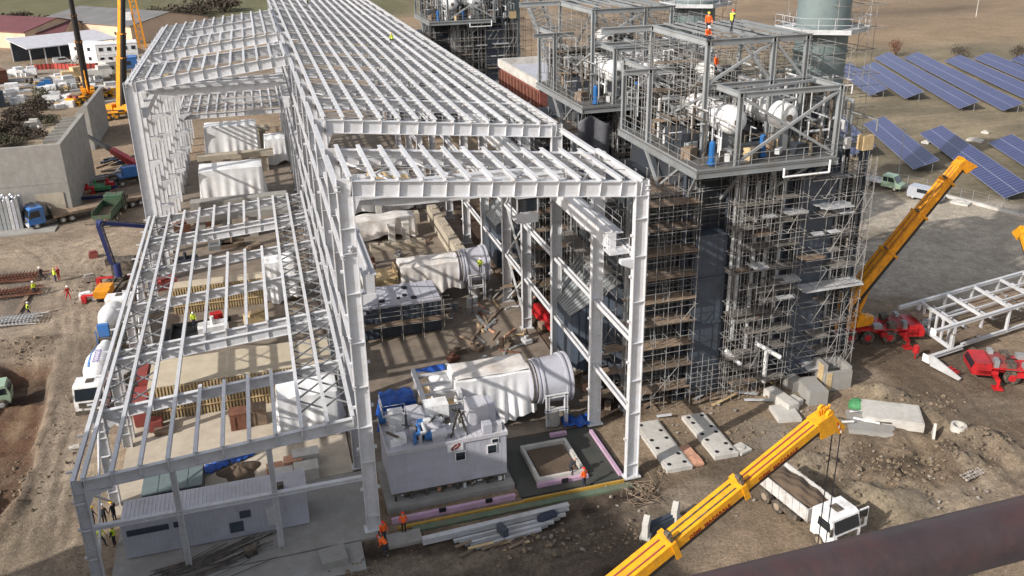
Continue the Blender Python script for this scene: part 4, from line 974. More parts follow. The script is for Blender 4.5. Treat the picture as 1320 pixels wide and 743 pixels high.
q = MB(); q.sheet(lambda u, v: Vector((5.7+u*2.4, 12.9+v*.9, 4.35-.2*math.sin(u*3)+.12*math.sin(v*4+u*6))), 12, 8); o = q.build('blue_sheet', M['blue_tarp'], None, True); o.modifiers.new('t', 'SOLIDIFY').thickness = .03
tag(o, 'strip of blue sheet laid over the far end of the white ladder frame', 'tarpaulin')
q = MB(); q.box((3.4,13.9,1.6), (.8,.5,.4)); q.tube((3.0,13.9,1.9), (3.8,13.9,1.9), .25, 10); q.box((3.4,13.9,.7), (.5,.5,1.4)); tag(q.build('winch', M['yellow']), 'small yellow winch behind the blue sheeted machine', 'winch')

# ------------------------------------------------------------------ second unit
t = T('machine_block', 'low grey flat roofed machine block with wire scaffold, in the middle of the hall floor', 'enclosure', (3.2,28,0))
q = MB(); q.bx(2.6, 10.9, 28.2, 33.0, .2, 3.5)
for i in range(14): q.bx(2.7+i*.6, 2.8+i*.6, 28.12, 28.2, .25, 3.4)
B(q, 'wall', M['casing2'], t)
q = MB(); q.bx(2.5, 11.0, 28.1, 33.1, 3.5, 3.62)
for i in range(8): q.bx(2.6+i*1.1, 2.65+i*1.1, 28.15, 33.05, 3.62, 3.66)
B(q, 'roof', M['cladding'], t)
for x, y in ((5.2,29.3),(7.6,30),(7.9,31.9),(8.4,29.2),(6.9,29.5)): q = MB(); q.tube((x,y,3.6), (x,y,3.75), R.uniform(.15,.32), 12); B(q, 'roof_opening', M['dark'], t)
q = MB()
for x in np.arange(2.6, 11.8, 2.1):
    for y in (26.9, 27.9): q.tube((x,y,.1), (x,y,4.2), .035, 4)
for y in (26.9,27.9):
    for z in (1.9,3.0,4.0): q.tube((2.4,y,z), (11.8,y,z), .035, 4)
B(q, 'access_scaffold', M['tube'], t)['kind'] = 'stuff'
q = MB(); q.bx(2.6,11.5,26.95,27.85,1.95,2.0); B(q, 'plank_deck', M['plank'], t)
drape('wrapped_turbine', 8.2, 14.7, 35.2, 38.2, 4.6, 'torn white sheeted turbine with brown stains deeper in the hall', 'tarp_dirty', 13, .6, 50, .3, .9, group='sheeted machines')
q = MB(); q.bx(4.6, 7.6, 35, 38, .2, 3.6); q.bx(4.4,4.6,35,38,.2,4.2); q.bx(7.6,7.8,35,38,.2,4.2)
for i in range(6): q.bx(4.7, 7.5, 34.92, 35, .4+i*.55, .8+i*.55)
tag(q.build('timber_crate', M['timber']), 'timber boarded crate left of the torn sheeted turbine', 'crate')
q = MB()
q.prism([(0,0),(1.9,0),(1.2,2.4),(.2,2.2)], 0, 1.4, Matrix.Translation((2.2,33.6,.1))); tag(q.build('blue_bundle', M['blue_tarp']), 'blue wrapped bundle leaning beside the middle hall column', 'bundle')
# further hall floor: concrete plinths and beams
for i, (px, py) in enumerate(((506,318),(524,314),(489,283),(508,278),(540,268),(555,262))):
    g = G(px, py); q = MB(); q.box((g.x,g.y,1.4), (.8,.8,2.8)); q.box((g.x,g.y,2.88), (.9,.9,.16))
    tag(q.build('concrete_pedestal', M['concrete_light']), ['left concrete pedestal of the nearest pair in the hall','right concrete pedestal of the nearest pair in the hall','left concrete pedestal of the second pair in the hall','right concrete pedestal of the second pair in the hall','left concrete pedestal of the farthest pair','right concrete pedestal of the farthest pair'][i], 'pedestal', 'concrete pedestals in the hall')
for i, (a, b, w_, h_) in enumerate((((7,52.6),(14,52.6),1.0,.8), ((16.8,44),(16.8,62),1.2,2.2), ((3,62),(15,62),1.4,1.4), ((3,74),(15,74),2.0,2.4))):
    q = MB(); q.beam((a[0],a[1],h_/2), (b[0],b[1],h_/2), w_, h_)
    for k in range(5):
        p = Vector((a[0],a[1],0)).lerp(Vector((b[0],b[1],0)), (k+.5)/5); q.box((p.x,p.y,h_+.1), (.6,.6,.2))
    tag(q.build('concrete_beam', M['concrete_warm']), ['low concrete sill behind the torn sheeted turbine','long warm concrete wall along the right column row','concrete foundation beam across the hall behind the pedestals','thick concrete foundation beam far inside the hall'][i], 'foundation')
drape('wrapped_turbine', 3.5, 15, 66, 70, 5.4, 'white sheeted machine farthest inside the tall hall below the roof gap', 'tarp', 17, .4, 40, .4, .2, group='sheeted machines')
drape('wrapped_generator', 4, 13.5, 56, 59, 3.0, 'low dirty sheeted machine between pedestals inside the tall hall', 'tarp_dirty', 19, .4, 40, .4, .2, group='sheeted machines')
R = random.Random(31)
for i in range(34):
    x, y = R.uniform(10.5, 18.6), R.uniform(20, 34)
    if i > 20: x, y = R.uniform(1.5, 18), R.uniform(41, 66)
    q = MB(); k = i % 4
    if k == 0: q.box((x,y,.35), (R.uniform(.6,1.8),R.uniform(.4,1),R.uniform(.3,.7)), R.uniform(0,3)); q.box((x,y,.75), (.4,.3,.2), .4); nm = 'crate'; lb = 'case'
    elif k == 1: q.beam((x,y,.15), (x+R.uniform(-1,3),y+R.uniform(1,4),.15), .3, .2); q.beam((x+.4,y,.15), (x+R.uniform(-1,3),y+R.uniform(1,4),.3), .2, .2); nm = 'beam_offcut'; lb = 'beams'
    elif k == 2: q.path([(x,y,.12),(x+.8,y+.5,.12),(x+1.6,y+.3,.12),(x+2.2,y+1.4,.12)], .09, 6); nm = 'hose'; lb = 'hose'
    else: q.tube((x,y,.05), (x,y,.95), .3, 10); q.tube((x+.7,y+.1,.05), (x+.7,y+.1,.95), .3, 10); nm = 'drum_pair'; lb = 'drums'
    col = R.choice(['galv','galv','timber','rust','dull_steel','plank','plank','concrete'])
    tag(q.build(nm, M[col]), {'galv':'grey','net_green':'green','timber':'pale timber','rust':'rusty','dull_steel':'light grey','orange':'orange','plank':'brown','concrete':'dusty'}[col]+f' {lb} lying on the hall floor '+('behind the torn sheeted turbine' if i > 20 else 'right of the grey machine block'), 'site clutter', 'clutter on the hall floor')

for i, (px, py, m, l_) in enumerate(((705,418,'red',5.5),(742,412,'dark_red',4.0))):
    g = G(px, py); q = MB(); q.beam((g.x-.3,g.y+l_/2,.9), (g.x+.3,g.y-l_/2,.9), .7, .6); q.beam((g.x-.9,g.y+l_/2,.5), (g.x-.3,g.y-l_/2,.5), .25, .3); q.tube((g.x,g.y,.3), (g.x,g.y,1.4), .3, 10)
    tag(q.build('red_spreader', M[m]), ['bright red beam on dark soil behind the right hall columns','dull red beam on dark soil nearer the boiler scaffold'][i], 'beam')
R = random.Random(71)
for i in range(46):
    x, y = R.uniform(20.6,22.6), R.uniform(9, 46)
    if i % 3 == 0: x, y = R.uniform(14,19), R.uniform(21,33)
    q = MB(); k = i % 3; an = R.uniform(0,3)
    if k == 0: q.beam((x,y,.12), (x+2*math.cos(an),y+2*math.sin(an),.14), .2, .14)
    elif k == 1: q.box((x,y,.3), (R.uniform(.4,1.2),R.uniform(.4,.9),.6), an); q.box((x,y,.65), (.4,.3,.12), an)
    else: q.beam((x,y,.1), (x+1.6*math.cos(an),y+1.6*math.sin(an),.5), .5, .06)
    tag(q.build(['timber_offcut','small_crate','loose_board'][k], M[R.choice(['plank','plank','timber','galv','rust','concrete','brick'])]), ['beam offcut lying near the right hall columns','small crate on the dark soil between hall and boilers','loose board on the dark soil between hall and boilers'][k], 'site clutter', ['offcuts by the right columns','crates between hall and boilers','boards between hall and boilers'][k])
# ------------------------------------------------------------------ vehicles
def wheel(par, x, y, r=.5, w=.3, name='wheel', hub='dull_steel'):
    q = MB(); q.lathe([(0,r*.8),(.04,r),(w-.04,r),(w,r*.8)], (x,y-w/2,r), (x,y+w/2,r), 16); o = q.build(name, M['rubber'], par)
    q = MB(); q.lathe([(0,r*.35),(.02,r*.52),(w+.03,r*.52),(w+.05,r*.3)], (x,y-w/2-.025,r), (x,y+w/2+.025,r), 12); q.build('rim', M[hub], o)
    return o
def truck_cab(par, x, m, hi=2.9, w=2.45, l=2.1, name='cab'):
    """cab over engine, front towards +x, rear at x"""
    q = MB(); f = x+l
    q.prism([(x,.75),(f,.75),(f+.05,1.25),(f-.02,1.75),(f-.28,hi-.12),(f-.55,hi),(x+.05,hi),(x,hi-.1)], -w/2, w/2)
    c = q.build(name, M[m], par)
    q = MB(); q.hexa([(f+.02,-w/2+.12,1.72),(f+.02,w/2-.12,1.72),(f-.22,w/2-.16,hi-.22),(f-.22,-w/2+.16,hi-.22),(f+.045,-w/2+.12,1.73),(f+.045,w/2-.12,1.73),(f-.195,w/2-.16,hi-.21),(f-.195,-w/2+.16,hi-.21)])
    q.build('windscreen', M['glass'], c)
    for s in (-1, 1):
        q = MB(); q.prism([(x+.55,1.75),(f-.22,1.7),(f-.40,hi-.35),(x+.6,hi-.35)], s*(w/2+.012)-.012, s*(w/2+.012)+.012); q.build('side_window', M['glass'], c)
        q = MB(); q.box((f-.05,s*(w/2+.18),1.95), (.1,.2,.55)); q.beam((f-.1,s*w/2,2.3), (f-.05,s*(w/2+.18),2.2), .04, .04); q.build('mirror', M['chassis'], c)
        q = MB(); q.box((f+.05,s*(w/2-.35),.95), (.06,.4,.2)); q.build('headlight', M['white_paint'], c)
    q = MB(); q.box((f+.045,0,1.28), (.05,w*.72,.5)); q.build('grille', M['chassis'], c)
    q = MB(); q.box((f+.06,0,.62), (.18,w,.32)); q.build('bumper', M['chassis'] if m != 'blue_paint' else M['dull_steel'], c)
    q = MB(); q.box((x+l*.45,0,hi+.03), (.7,.6,.06)); q.build('roof_hatch', M['chassis'], c)
    return c
def frame_rails(par, x0, x1, z=.85):
    q = MB()
    for s in (-.42, .42): q.box(((x0+x1)/2,s,z), (x1-x0,.12,.28))
    for i in range(5): q.box((x0+(x1-x0)*(i+.5)/5,0,z), (.14,.8,.2))
    q.box(((x0+x1)/2,.95,.75), ((x1-x0)*.3,.45,.45)); q.box(((x0+x1)/2-.4,-.95,.75), ((x1-x0)*.25,.45,.45))
    q.build('chassis', M['chassis'], par)

def mobile_crane(loc, heading, az, el, secs, label, sup='orange', body='red', group=None, w0=1.25, text=None, pivot=(-1.2,2.55), rope=6., black_from=99, name='mobile_crane', cab=True, tipw=.72, hookdrop=None):
    t = T(name, label, 'crane', loc, heading, group); bm = M[body]
    q = MB(); q.box((0,0,1.15), (12.2,1.5,.55)); q.box((0,0,1.48), (12.0,2.75,.12)); q.box((-5.4,0,1.2), (1.3,2.7,.5)); q.box((5.2,0,1.0),(1.7,2.6,.35))
    for x in (-3.6, 2.6): q.box((x,0,1.02), (.6,2.9,.5))
    q.build('carrier', bm, t)
    for x in (-4.6, -3.0, -.5, 1.1, 3.2):
        for s in (-1, 1): wheel(t, x, s*1.2, .66, .42, 'wheel', body)
    for x in (-5.6, 4.6):
        for s in (-1, 1):
            q = MB(); q.beam((x,0,.75), (x,s*2.3,.75), .3, .3); q.box((x,s*2.3,.45), (.2,.2,.6)); q.box((x,s*2.3,.1), (.8,.8,.14)); q.build('outrigger', bm, t)
    if cab:
        q = MB(); q.prism([(4.9,.7),(6.5,.7),(6.6,1.2),(6.3,1.85),(5.0,1.9)], -1.3, 1.3); c = q.build('driver_cab', bm, t)
        q = MB(); q.hexa([(6.58,-1.15,1.3),(6.58,1.15,1.3),(6.36,1.1,1.78),(6.36,-1.1,1.78),(6.61,-1.15,1.3),(6.61,1.15,1.3),(6.39,1.1,1.78),(6.39,-1.1,1.78)]); q.build('windscreen', M['glass'], c)
        q = MB(); q.box((4.2,0,1.7), (1.4,2.4,.35)); q.build('engine_deck', M['dark_red'], t)
    for x, w_, h_, m_ in ((3.4,.7,.55,'chassis'),(2.0,.8,.4,'galv'),(-2.0,1.1,.4,'chassis'),(-5.0,.8,.5,'dark_red'),(4.6,.4,.7,'galv')):
        for s in (-1, 1): q = MB(); q.box((x,s*.95,1.54+h_/2), (w_,.7,h_)); q.build('tool_box', M[m_], t)
    for x in (-4.6, -3.0, -.5, 1.1, 3.2):
        for s in (-1, 1): q = MB(); q.box((x,s*1.2,1.42), (1.35,.46,.06)); q.build('mudguard', M['chassis'], t)
    q = MB(); q.path([(-5.2,.5,1.6),(-4.2,.9,1.75),(-2.6,.7,1.6),(-1.8,.9,1.75)], .05, 6); q.path([(2.4,-.5,1.6),(3.4,-.2,1.8),(4.4,-.6,1.65)], .05, 6); q.build('hydraulic_hose', M['hoist_black'], t)
    # superstructure, turned to the boom azimuth
    s_ = bpy.data.objects.new('superstructure', None); COL.objects.link(s_); s_.parent = t; s_.location = (-.6,0,0); s_.rotation_euler.z = az-heading
    q = MB(); q.tube((0,0,1.54), (0,0,1.8), 1.05, 20); q.box((-.9,0,2.0), (4.4,2.3,.45)); q.box((-3.4,0,2.35), (1.5,2.75,1.1)); q.box((-1.9,.9,2.5),(1.4,.8,.7)); q.box((1.1,-.85,2.15),(1.9,.9,.9)); q.tube((.6,-1.35,2.75),(.6,-.4,2.75),.4,12); q.build('counterweight_deck', M[sup], s_)
    q = MB(); q.prism([(.5,1.85),(2.0,1.85),(2.15,2.5),(1.7,3.3),(.5,3.3)], .55, 1.45); c = q.build('operator_cab', M[sup], s_)
    q = MB(); q.prism([(.7,2.45),(2.0,2.45),(1.62,3.15),(.7,3.15)], 1.451, 1.475); q.box((1.97,1.0,2.75), (.06,.7,.6)); q.build('window', M['glass'], c)
    e = Vector((math.cos(el),0,math.sin(el))); up = Vector((-math.sin(el),0,math.cos(el))); sd_ = Vector((0,1,0)); p0 = Vector((pivot[0],0,pivot[1]))
    for s in (-.62, .62): q = MB(); q.prism([(-2.2,2.2),(.2,2.2),(-.9,pivot[1]+.5),(-1.6,pivot[1]+.4)], s-.06, s+.06); q.build('boom_mount', M[sup], s_)
    tot = sum(l for l in secs); dist = 0; n = len(secs); last = None
    for k, l in enumerate(secs):
        w_ = w0+(tipw-w0)*k/max(1, n-1); h_ = w_*1.12
        a = p0+e*(dist-(.9 if k else 0)); b = p0+e*(dist+l)
        prof = [(-.5,.5),(.5,.5),(.5,-.06),(.46,-.30),(.33,-.48),(.12,-.56),(-.12,-.56),(-.33,-.48),(-.46,-.30),(-.5,-.06)]
        q = MB(); vs = [a+sd_*(x*w_)+up*(z*h_) for x, z in prof]+[b+sd_*(x*w_)+up*(z*h_) for x, z in prof]
        m_ = len(prof); q.add(vs, [tuple(range(m_)), tuple(range(2*m_-1, m_-1, -1))]+[(i,m_+i,m_+(i+1) % m_,(i+1) % m_) for i in range(m_)])
        q.mi = [0,0]+[1 if 1 < i < 9 and i != 1 else 0 for i in range(m_)]  # belly faces get black: shade under the boom put into the colour
        bs = q.build('boom_section', [M['hoist_black'] if k >= black_from else M[sup], M['hoist_black']], s_)
        q = MB()
        if k < n-1:
            c = b-e*.12
            q.beam(c-e*.12, c+e*.10, w_*1.12, .07, up); vv = []
            for s in (-1, 1): q.beam(c+sd_*s*w_*.53-up*h_*.42, c+sd_*s*w_*.53+up*h_*.56, .24, .07, sd_)
            q.beam(c+up*h_*.54-sd_*w_*.55, c+up*h_*.54+sd_*w_*.55, .24, .08, up); q.beam(c-up*h_*.5-sd_*w_*.3, c-up*h_*.5+sd_*w_*.3, .24, .08, up)
            q.build('collar', M[sup], bs)
            q = MB(); q.beam(c+up*h_*.56-sd_*w_*.3, c+up*h_*.56+up*.35-sd_*w_*.3, .12, .3, sd_); q.tube(c+up*(h_*.56+.4)-sd_*w_*.3-sd_*.12, c+up*(h_*.56+.4)-sd_*w_*.3+sd_*.12, .12, 8); q.build('rope_guide', M['chassis'], bs)
        # rails, hose tray and rope on the boom
        q = MB(); q.beam(a+e*.3+up*(h_*.5+.02)+sd_*w_*.16, b-e*.4+up*(h_*.5+.02)+sd_*w_*.16, .06, .04, up); q.beam(a+e*.3+up*(h_*.5+.02)-sd_*w_*.28, b-e*.4+up*(h_*.5+.02)-sd_*w_*.28, .05, .04, up); q.build('guide_strip', M['dark_red'] if k % 2 else M['chassis'], bs)
        if text and k in text:
            word, side, frac, size = text[k]
            cu = bpy.data.curves.new('lettering', 'FONT'); cu.body = word; cu.size = size; cu.extrude = .004; cu.offset = .006; cu.align_x = 'CENTER'; cu.align_y = 'CENTER'; cu.space_character = 1.08
            to = bpy.data.objects.new('tmp', cu); COL.objects.link(to); dg = bpy.context.evaluated_depsgraph_get(); tm = bpy.data.meshes.new_from_object(to.evaluated_get(dg)); bpy.data.objects.remove(to)
            tm.materials.clear(); tm.materials.append(M['text_red']); o = bpy.data.objects.new('lettering', tm); COL.objects.link(o); o.parent = bs
            xa = e if side < 0 else -e; mm = Matrix((xa, up, Vector((0,side,0)))).transposed().to_4x4(); mm.translation = a.lerp(b, frac)+sd_*side*(w_*.5+.012)+up*h_*.06
            o.matrix_basis = mm
        dist += l; last = (b, w_, h_)
    b, w_, h_ = last
    q = MB(); q.hexa([b-e*.3-sd_*w_*.52-up*h_*.75, b-e*.3+sd_*w_*.52-up*h_*.75, b-e*.3+sd_*w_*.52+up*h_*.6, b-e*.3-sd_*w_*.52+up*h_*.6, b+e*1.0-sd_*w_*.5-up*h_*1.3, b+e*1.0+sd_*w_*.5-up*h_*1.3, b+e*.55+sd_*w_*.5+up*h_*.45, b+e*.55-sd_*w_*.5+up*h_*.45])
    hd = q.build('boom_head', M[sup if black_from > 90 or sup != 'yellow' else 'yellow'], s_)
    for dz, r in ((.5,.19),(-1.15,.24)):
        for s in (-.22, 0, .22): q = MB(); c = b+e*(.45 if dz > 0 else .75)+up*h_*dz; q.tube(c+sd_*(s-.06), c+sd_*(s+.06), r, 14); q.build('sheave', M[sup], hd)
    if text:
        for i in range(4): q = MB(); c = b+e*(.72-.02*i)+up*h_*(-1.25+.22*i); q.beam(c-sd_*w_*.53, c+sd_*w_*.53, .05, .2, up); q.build('warning_stripe', M['white_paint' if i % 2 == 0 else 'red'], hd)
        q = MB()
        for i in range(5): q.tube(b+e*(.1+.1*i)+up*h_*.5, b+e*(.1+.16*i)+up*h_*(.95-.05*i), .05, 6)
        q.build('rope_keeper', M['orange'], hd)
    # hoist ropes and hook block hang plumb
    tp = b+e*.9-up*h_*1.1
    if rope:
        for s in (-.2, .2): q = MB(); q.tube(tp+sd_*s, tp+sd_*s-Z*rope, .025, 5); q.build('hoist_rope', M['hoist_black'], hd)
        q = MB(); c = tp-Z*(rope+.35); q.box(c, (.28,.55,.7)); q.tube(c-Z*.35, c-Z*.75, .08, 8); q.path([c-Z*.75, c-Z*1.0+sd_*.18, c-Z*1.2, c-Z*1.05-sd_*.2], .07, 6); q.build('hook_block', M['red' if body == 'red' else 'yellow'], hd)
    # luffing ram
    q = MB(); a = Vector((1.0,0,1.95)); c = p0+e*min(secs[0]*.62, 5.2)-up*w0*.5; q.tube(a, a.lerp(c, .55), .2, 12); q.tube(a.lerp(c, .55), c, .13, 12); q.build('luffing_ram', M[sup], s_)
    return t
def aim(base, tip, heading, pivot=(-1.2,2.55)):
    """azimuth, elevation and length of a boom that reaches from a crane standing at base to tip"""
    bx, by = base[0]-.6*math.cos(heading), base[1]-.6*math.sin(heading)
    az = math.atan2(tip[1]-by, tip[0]-bx); px_, py_ = bx+pivot[0]*math.cos(az), by+pivot[0]*math.sin(az)
    h = math.hypot(tip[0]-px_, tip[1]-py_); return az, math.atan2(tip[2]-pivot[1], h), math.hypot(h, tip[2]-pivot[1])
# front yellow boom: reaches up from a crane standing below and left of the view
tipA = CAM+ray(1056, 546)*35.5; baseP = CAM+ray(797, 757)*32.6
dA = (tipA-baseP).normalized(); k_ = (baseP.z-2.55)/dA.z; foot = baseP-dA*k_
azA = math.atan2(dA.y, dA.x); lenA = (tipA-foot).length; hA = azA
baseA = (foot.x+1.2*math.cos(azA)+.6*math.cos(hA), foot.y+1.2*math.sin(azA)+.6*math.sin(hA), 0)
lv = (baseP-foot).length; s4 = lenA
cA = CAM+ray(868, 702)*33.3; cB = CAM+ray(957, 627)*34.3
l1 = (cA-foot).length; l2 = (cB-foot).length
mobile_crane(baseA, hA, azA, math.asin(dA.z), [l1*.42, l1*.58, l2-l1, lenA-l2], 'yellow telescopic boom crane with red lettering reaching across the foreground', 'yellow', 'yellow', w0=.90, tipw=.60,
             text={1:('DEMI  MACARALE', -1, .80, .25), 2:('DEMI  MACARALE', -1, .56, .25), 3:('DEMI  MACARALE', -1, .50, .25)}, rope=9.5)
# right hand crane with red carrier
b = (48.9, 13.9, 0); hd_ = math.radians(-16); tip = ONY(1238, 214, 14.5); az, el, ln = aim(b, tip, hd_)
mobile_crane(b, hd_, az, el, [ln*.43, ln*.25, ln*.22, ln*.10], 'orange boom crane on red carrier standing at the right end of the nearest boiler scaffold', 'orange', 'red', 'mobile cranes', w0=1.35, tipw=.95, rope=0, pivot=(-1.2,2.6))
b = (60.0, 1.6, 0); hd_ = math.radians(152); az, el, ln = aim(b, (66, 14, 12), hd_)
mobile_crane(b, hd_, az, el, [6.5, 4, 3.5], 'red carrier crane with yellow boom, cut by the right edge, beside the white steel frame', 'yellow', 'red', 'mobile cranes', w0=1.2, rope=0)
# far left cranes
b = (G(157,152).x+2, G(157,152).y, 0); tip = ONY(157, -30, b[1]-2); az, el, ln = aim(b, tip, .2)
mobile_crane(b, .2, az, el, [10.5, 5, 8.5, ln-24], 'yellow crane with a steep black tipped boom close against the rear bay', 'orange', 'yellow', 'mobile cranes', w0=1.5, rope=0, black_from=99, tipw=.9)
b = (G(112,130).x+1, G(112,130).y, 0); tip = ONY(84, -40, b[1]-4); az, el, ln = aim(b, tip, .9)
mobile_crane(b, .9, az, el, [11.5, 6, 9, ln-26.5], 'yellow crane with long black upper boom behind the free standing concrete wall', 'orange', 'yellow', 'mobile cranes', w0=1.5, rope=0, black_from=1, tipw=.8)
# dump truck
ang = math.atan2(-11.2+5.4, 29.6-28.6)
t = T('dump_truck', 'white dump truck loaded with dark earth, passenger door open, under the yellow boom', 'truck', (28.75,-8.3,0), ang)
frame_rails(t, -3.6, 3.2)
c = truck_cab(t, 1.55, 'white_paint', 2.75, 2.4, 1.95)
q = MB(); q.box((3.05,1.75,1.75), (.08,1.1,1.5)); d = q.build('door', M['white_paint'], c)
q = MB(); q.box((3.10,1.8,2.1), (.05,.8,.6)); q.build('side_window', M['glass'], d)
q = MB()
for s in (-1.2, 1.2): q.box((-1.2,s,1.75), (4.9,.08,.95)); 
for x in (-3.6, 1.2): q.box((x,0,1.75), (.08,2.4,.95))
q.box((-1.2,0,1.25), (4.9,2.4,.08))
for i in range(8):
    for s in (-1.26, 1.26): q.box((-3.5+i*.66,s,1.75), (.1,.08,.95))
q.build('tipper_body', M['tipper'], t)
q = MB(); q.sheet(lambda u, v: Vector((-3.55+u*4.7, -1.15+v*2.3, 1.85+.55*math.sin(PI*u)**.7*math.sin(PI*v)**.7+.08*math.sin(u*17+v*9)+.05*math.sin(v*23-u*11))), 26, 16); q.build('load', M['soil'], t, True)
for x, s in ((2.35,-1.05),(2.35,1.05),(-1.6,-1.0),(-1.6,1.0),(-2.85,-1.0),(-2.85,1.0)): wheel(t, x, s, .52, .34 if x > 0 else .5, hub='sand')
# concrete mixers
def mixer(loc, rz, label, stripe):
    t = T('mixer_truck', label, 'mixer truck', loc, rz, 'concrete mixers beside the low frame'); frame_rails(t, -4.6, 3.4); truck_cab(t, 2.2, 'white_paint', 2.95)
    for x in (3.2, 1.5, -2.2, -3.5):
        for s in (-1, 1): wheel(t, x, s*1.02, .52, .36)
    a, b_ = Vector((1.7,0,2.0)), Vector((-4.1,0,2.75)); L_ = (b_-a).length
    q = MB(); q.lathe([(0,.35),(.15,.75),(.6,1.02),(1.5,1.22),(2.9,1.24),(4.2,.95),(L_-.3,.55),(L_,.52)], a, b_, 30); d = q.build('drum', M['white_paint'], t, True)
    q = MB(); q.lathe([(1.45,1.235),(1.5,1.245),(2.8,1.262),(2.86,1.255)], a, b_, 30); q.build('drum_band', M['white_paint'], d, True)
    if stripe:
        e = (b_-a).normalized()
        def on(tt, w, r): 
            sdv = Vector((0,1,0)); upv = sdv.cross(e) if sdv.cross(e).z > 0 else -sdv.cross(e); return a+e*tt+sdv*(r*math.cos(w))+upv*(r*math.sin(w))
        def rr(tt): return 1.22+.05 if tt < 3 else 1.26-(tt-2.9)*.232+.03
        q = MB()
        for i in range(14):
            t0, t1 = .9+i*.24, .9+(i+1)*.24; rA, rB = (rr(t0) if t0 > 1.5 else 1.09+(t0-.6)*.21), (rr(t1) if t1 > 1.5 else 1.09+(t1-.6)*.21)
            q.add([on(t0,1.95,rA),on(t1,1.95,rB),on(t1,2.12,rB),on(t0,2.12,rA)], [(0,1,2,3)])
        q.build('drum_stripe', M['blue_paint'], d)
        q = MB()
        for i in range(6):
            t0 = 1.3+i*.34
            for (ta, wa, tb, wb) in ((0,1.35,.22,1.42),(0,1.35,.05,1.75),(.17,1.35,.22,1.75),(0,1.68,.22,1.75)): q.add([on(t0+ta,wa,rr(t0)+.01),on(t0+tb,wa,rr(t0)+.01),on(t0+tb,wb,rr(t0)+.01),on(t0+ta,wb,rr(t0)+.01)], [(0,1,2,3)])
        q.build('drum_marks', M['text_purple'], d)
    q = MB(); q.box((-4.5,0,2.6), (.5,1.0,1.2)); q.prism([(-5.2,1.4),(-4.5,1.9),(-4.5,2.05),(-5.2,1.55)], -.3, .3); q.box((-4.5,.75,1.7), (.1,.1,1.6)); q.box((-4.5,-.75,1.7), (.1,.1,1.6)); q.build('chute', M['chassis'] if stripe else M['blue_paint'], t)
    q = MB(); q.box((1.75,0,1.4), (.5,1.4,1.0)); q.tube((1.9,.9,1.4), (1.9,-.9,1.4), .4, 12); q.build('water_tank', M['dull_steel'], t)
    return t
mixer((-20.7,25.9,0), math.radians(-93), 'white mixer truck with a blue stripe on its drum facing the viewer', True)
mixer((-20.9,38.2,0), math.radians(86), 'white mixer truck with plain drum backing against the striped one', False)
# truck mounted concrete pump with folded blue arm
t = T('concrete_pump', 'dark blue concrete pump arm folded high beside the low frame', 'concrete pump', (-22.2,50.5,0), math.radians(80)); frame_rails(t, -4.5, 3.0); truck_cab(t, 2.2, 'chassis', 2.6)
for x in (3.1, -2.2, -3.4):
    for s in (-1, 1): wheel(t, x, s*1.02, .52, .36)
q = MB(); q.box((-3.9,0,1.7), (1.4,1.5,.9)); q.prism([(-5.2,1.1),(-4.4,1.1),(-4.2,2.0),(-5.5,2.0)], -.8, .8); q.build('hopper', M['orange'], t)
for s in (-1, 1):
    for x in (-3.8, 1.2): q = MB(); q.beam((x,s*.8,1.0), (x+.4,s*2.6,.8), .2, .2); q.box((x+.4,s*2.6,.4), (.5,.5,.8)); q.build('outrigger', M['red'], t)
q = MB(); q.tube((.8,0,1.2), (.8,0,2.8), .4, 12); q.beam((.8,.35,2.8), (-1.0,.35,8.2), .42, .5); q.beam((-1.0,.35,8.2), (-.7,.35,8.5), .6, .6); q.build('lower_arm', M['navy'], t)
q = MB(); q.beam((-.8,0,8.3), (2.4,-5.8,6.2), .36, .42); q.tube((-1.1,-.0,8.3), (-.5,.6,8.3), .35, 12); q.build('middle_arm', M['navy'], t)
q = MB(); q.beam((-.9,.62,8.1), (.9,.62,2.9), .3, .34); q.build('folded_arm', M['navy'], t)
q = MB(); q.path([(.4,.1,3),(-1.2,.1,8.2),(-.8,-.3,8.6),(2.4,-6.1,6.5)], .09, 7); q.build('delivery_pipe', M['chassis'], t)
# blue lorry with long flat trailer
r0 = G(38,290); ang = math.atan2(77.2-83.6, -36-(-23.1))
t = T('flatbed_lorry', 'blue cab lorry with a long low flatbed trailer beside the concrete wall', 'lorry', (-30,79.9,0), ang+PI*0)
frame_rails(t, 2.2, 7.2); truck_cab(t, 5.4, 'blue_paint', 3.0)
for x in (6.6, 3.2, 2.0, -5.2, -6.4, -7.6):
    for s in (-1, 1): wheel(t, x, s*1.02, .5, .4)
q = MB(); q.box((-2.4,0,1.35), (13.6,2.5,.14)); q.box((-2.4,1.24,1.22), (13.6,.08,.3)); q.box((-2.4,-1.24,1.22), (13.6,.08,.3)); q.box((-2.4,0,1.08), (13,.9,.4)); q.build('flatbed', M['plank'], t)
q = MB(); q.box((4.4,0,2.0), (.1,2.5,1.3)); q.build('headboard', M['chassis'], t)
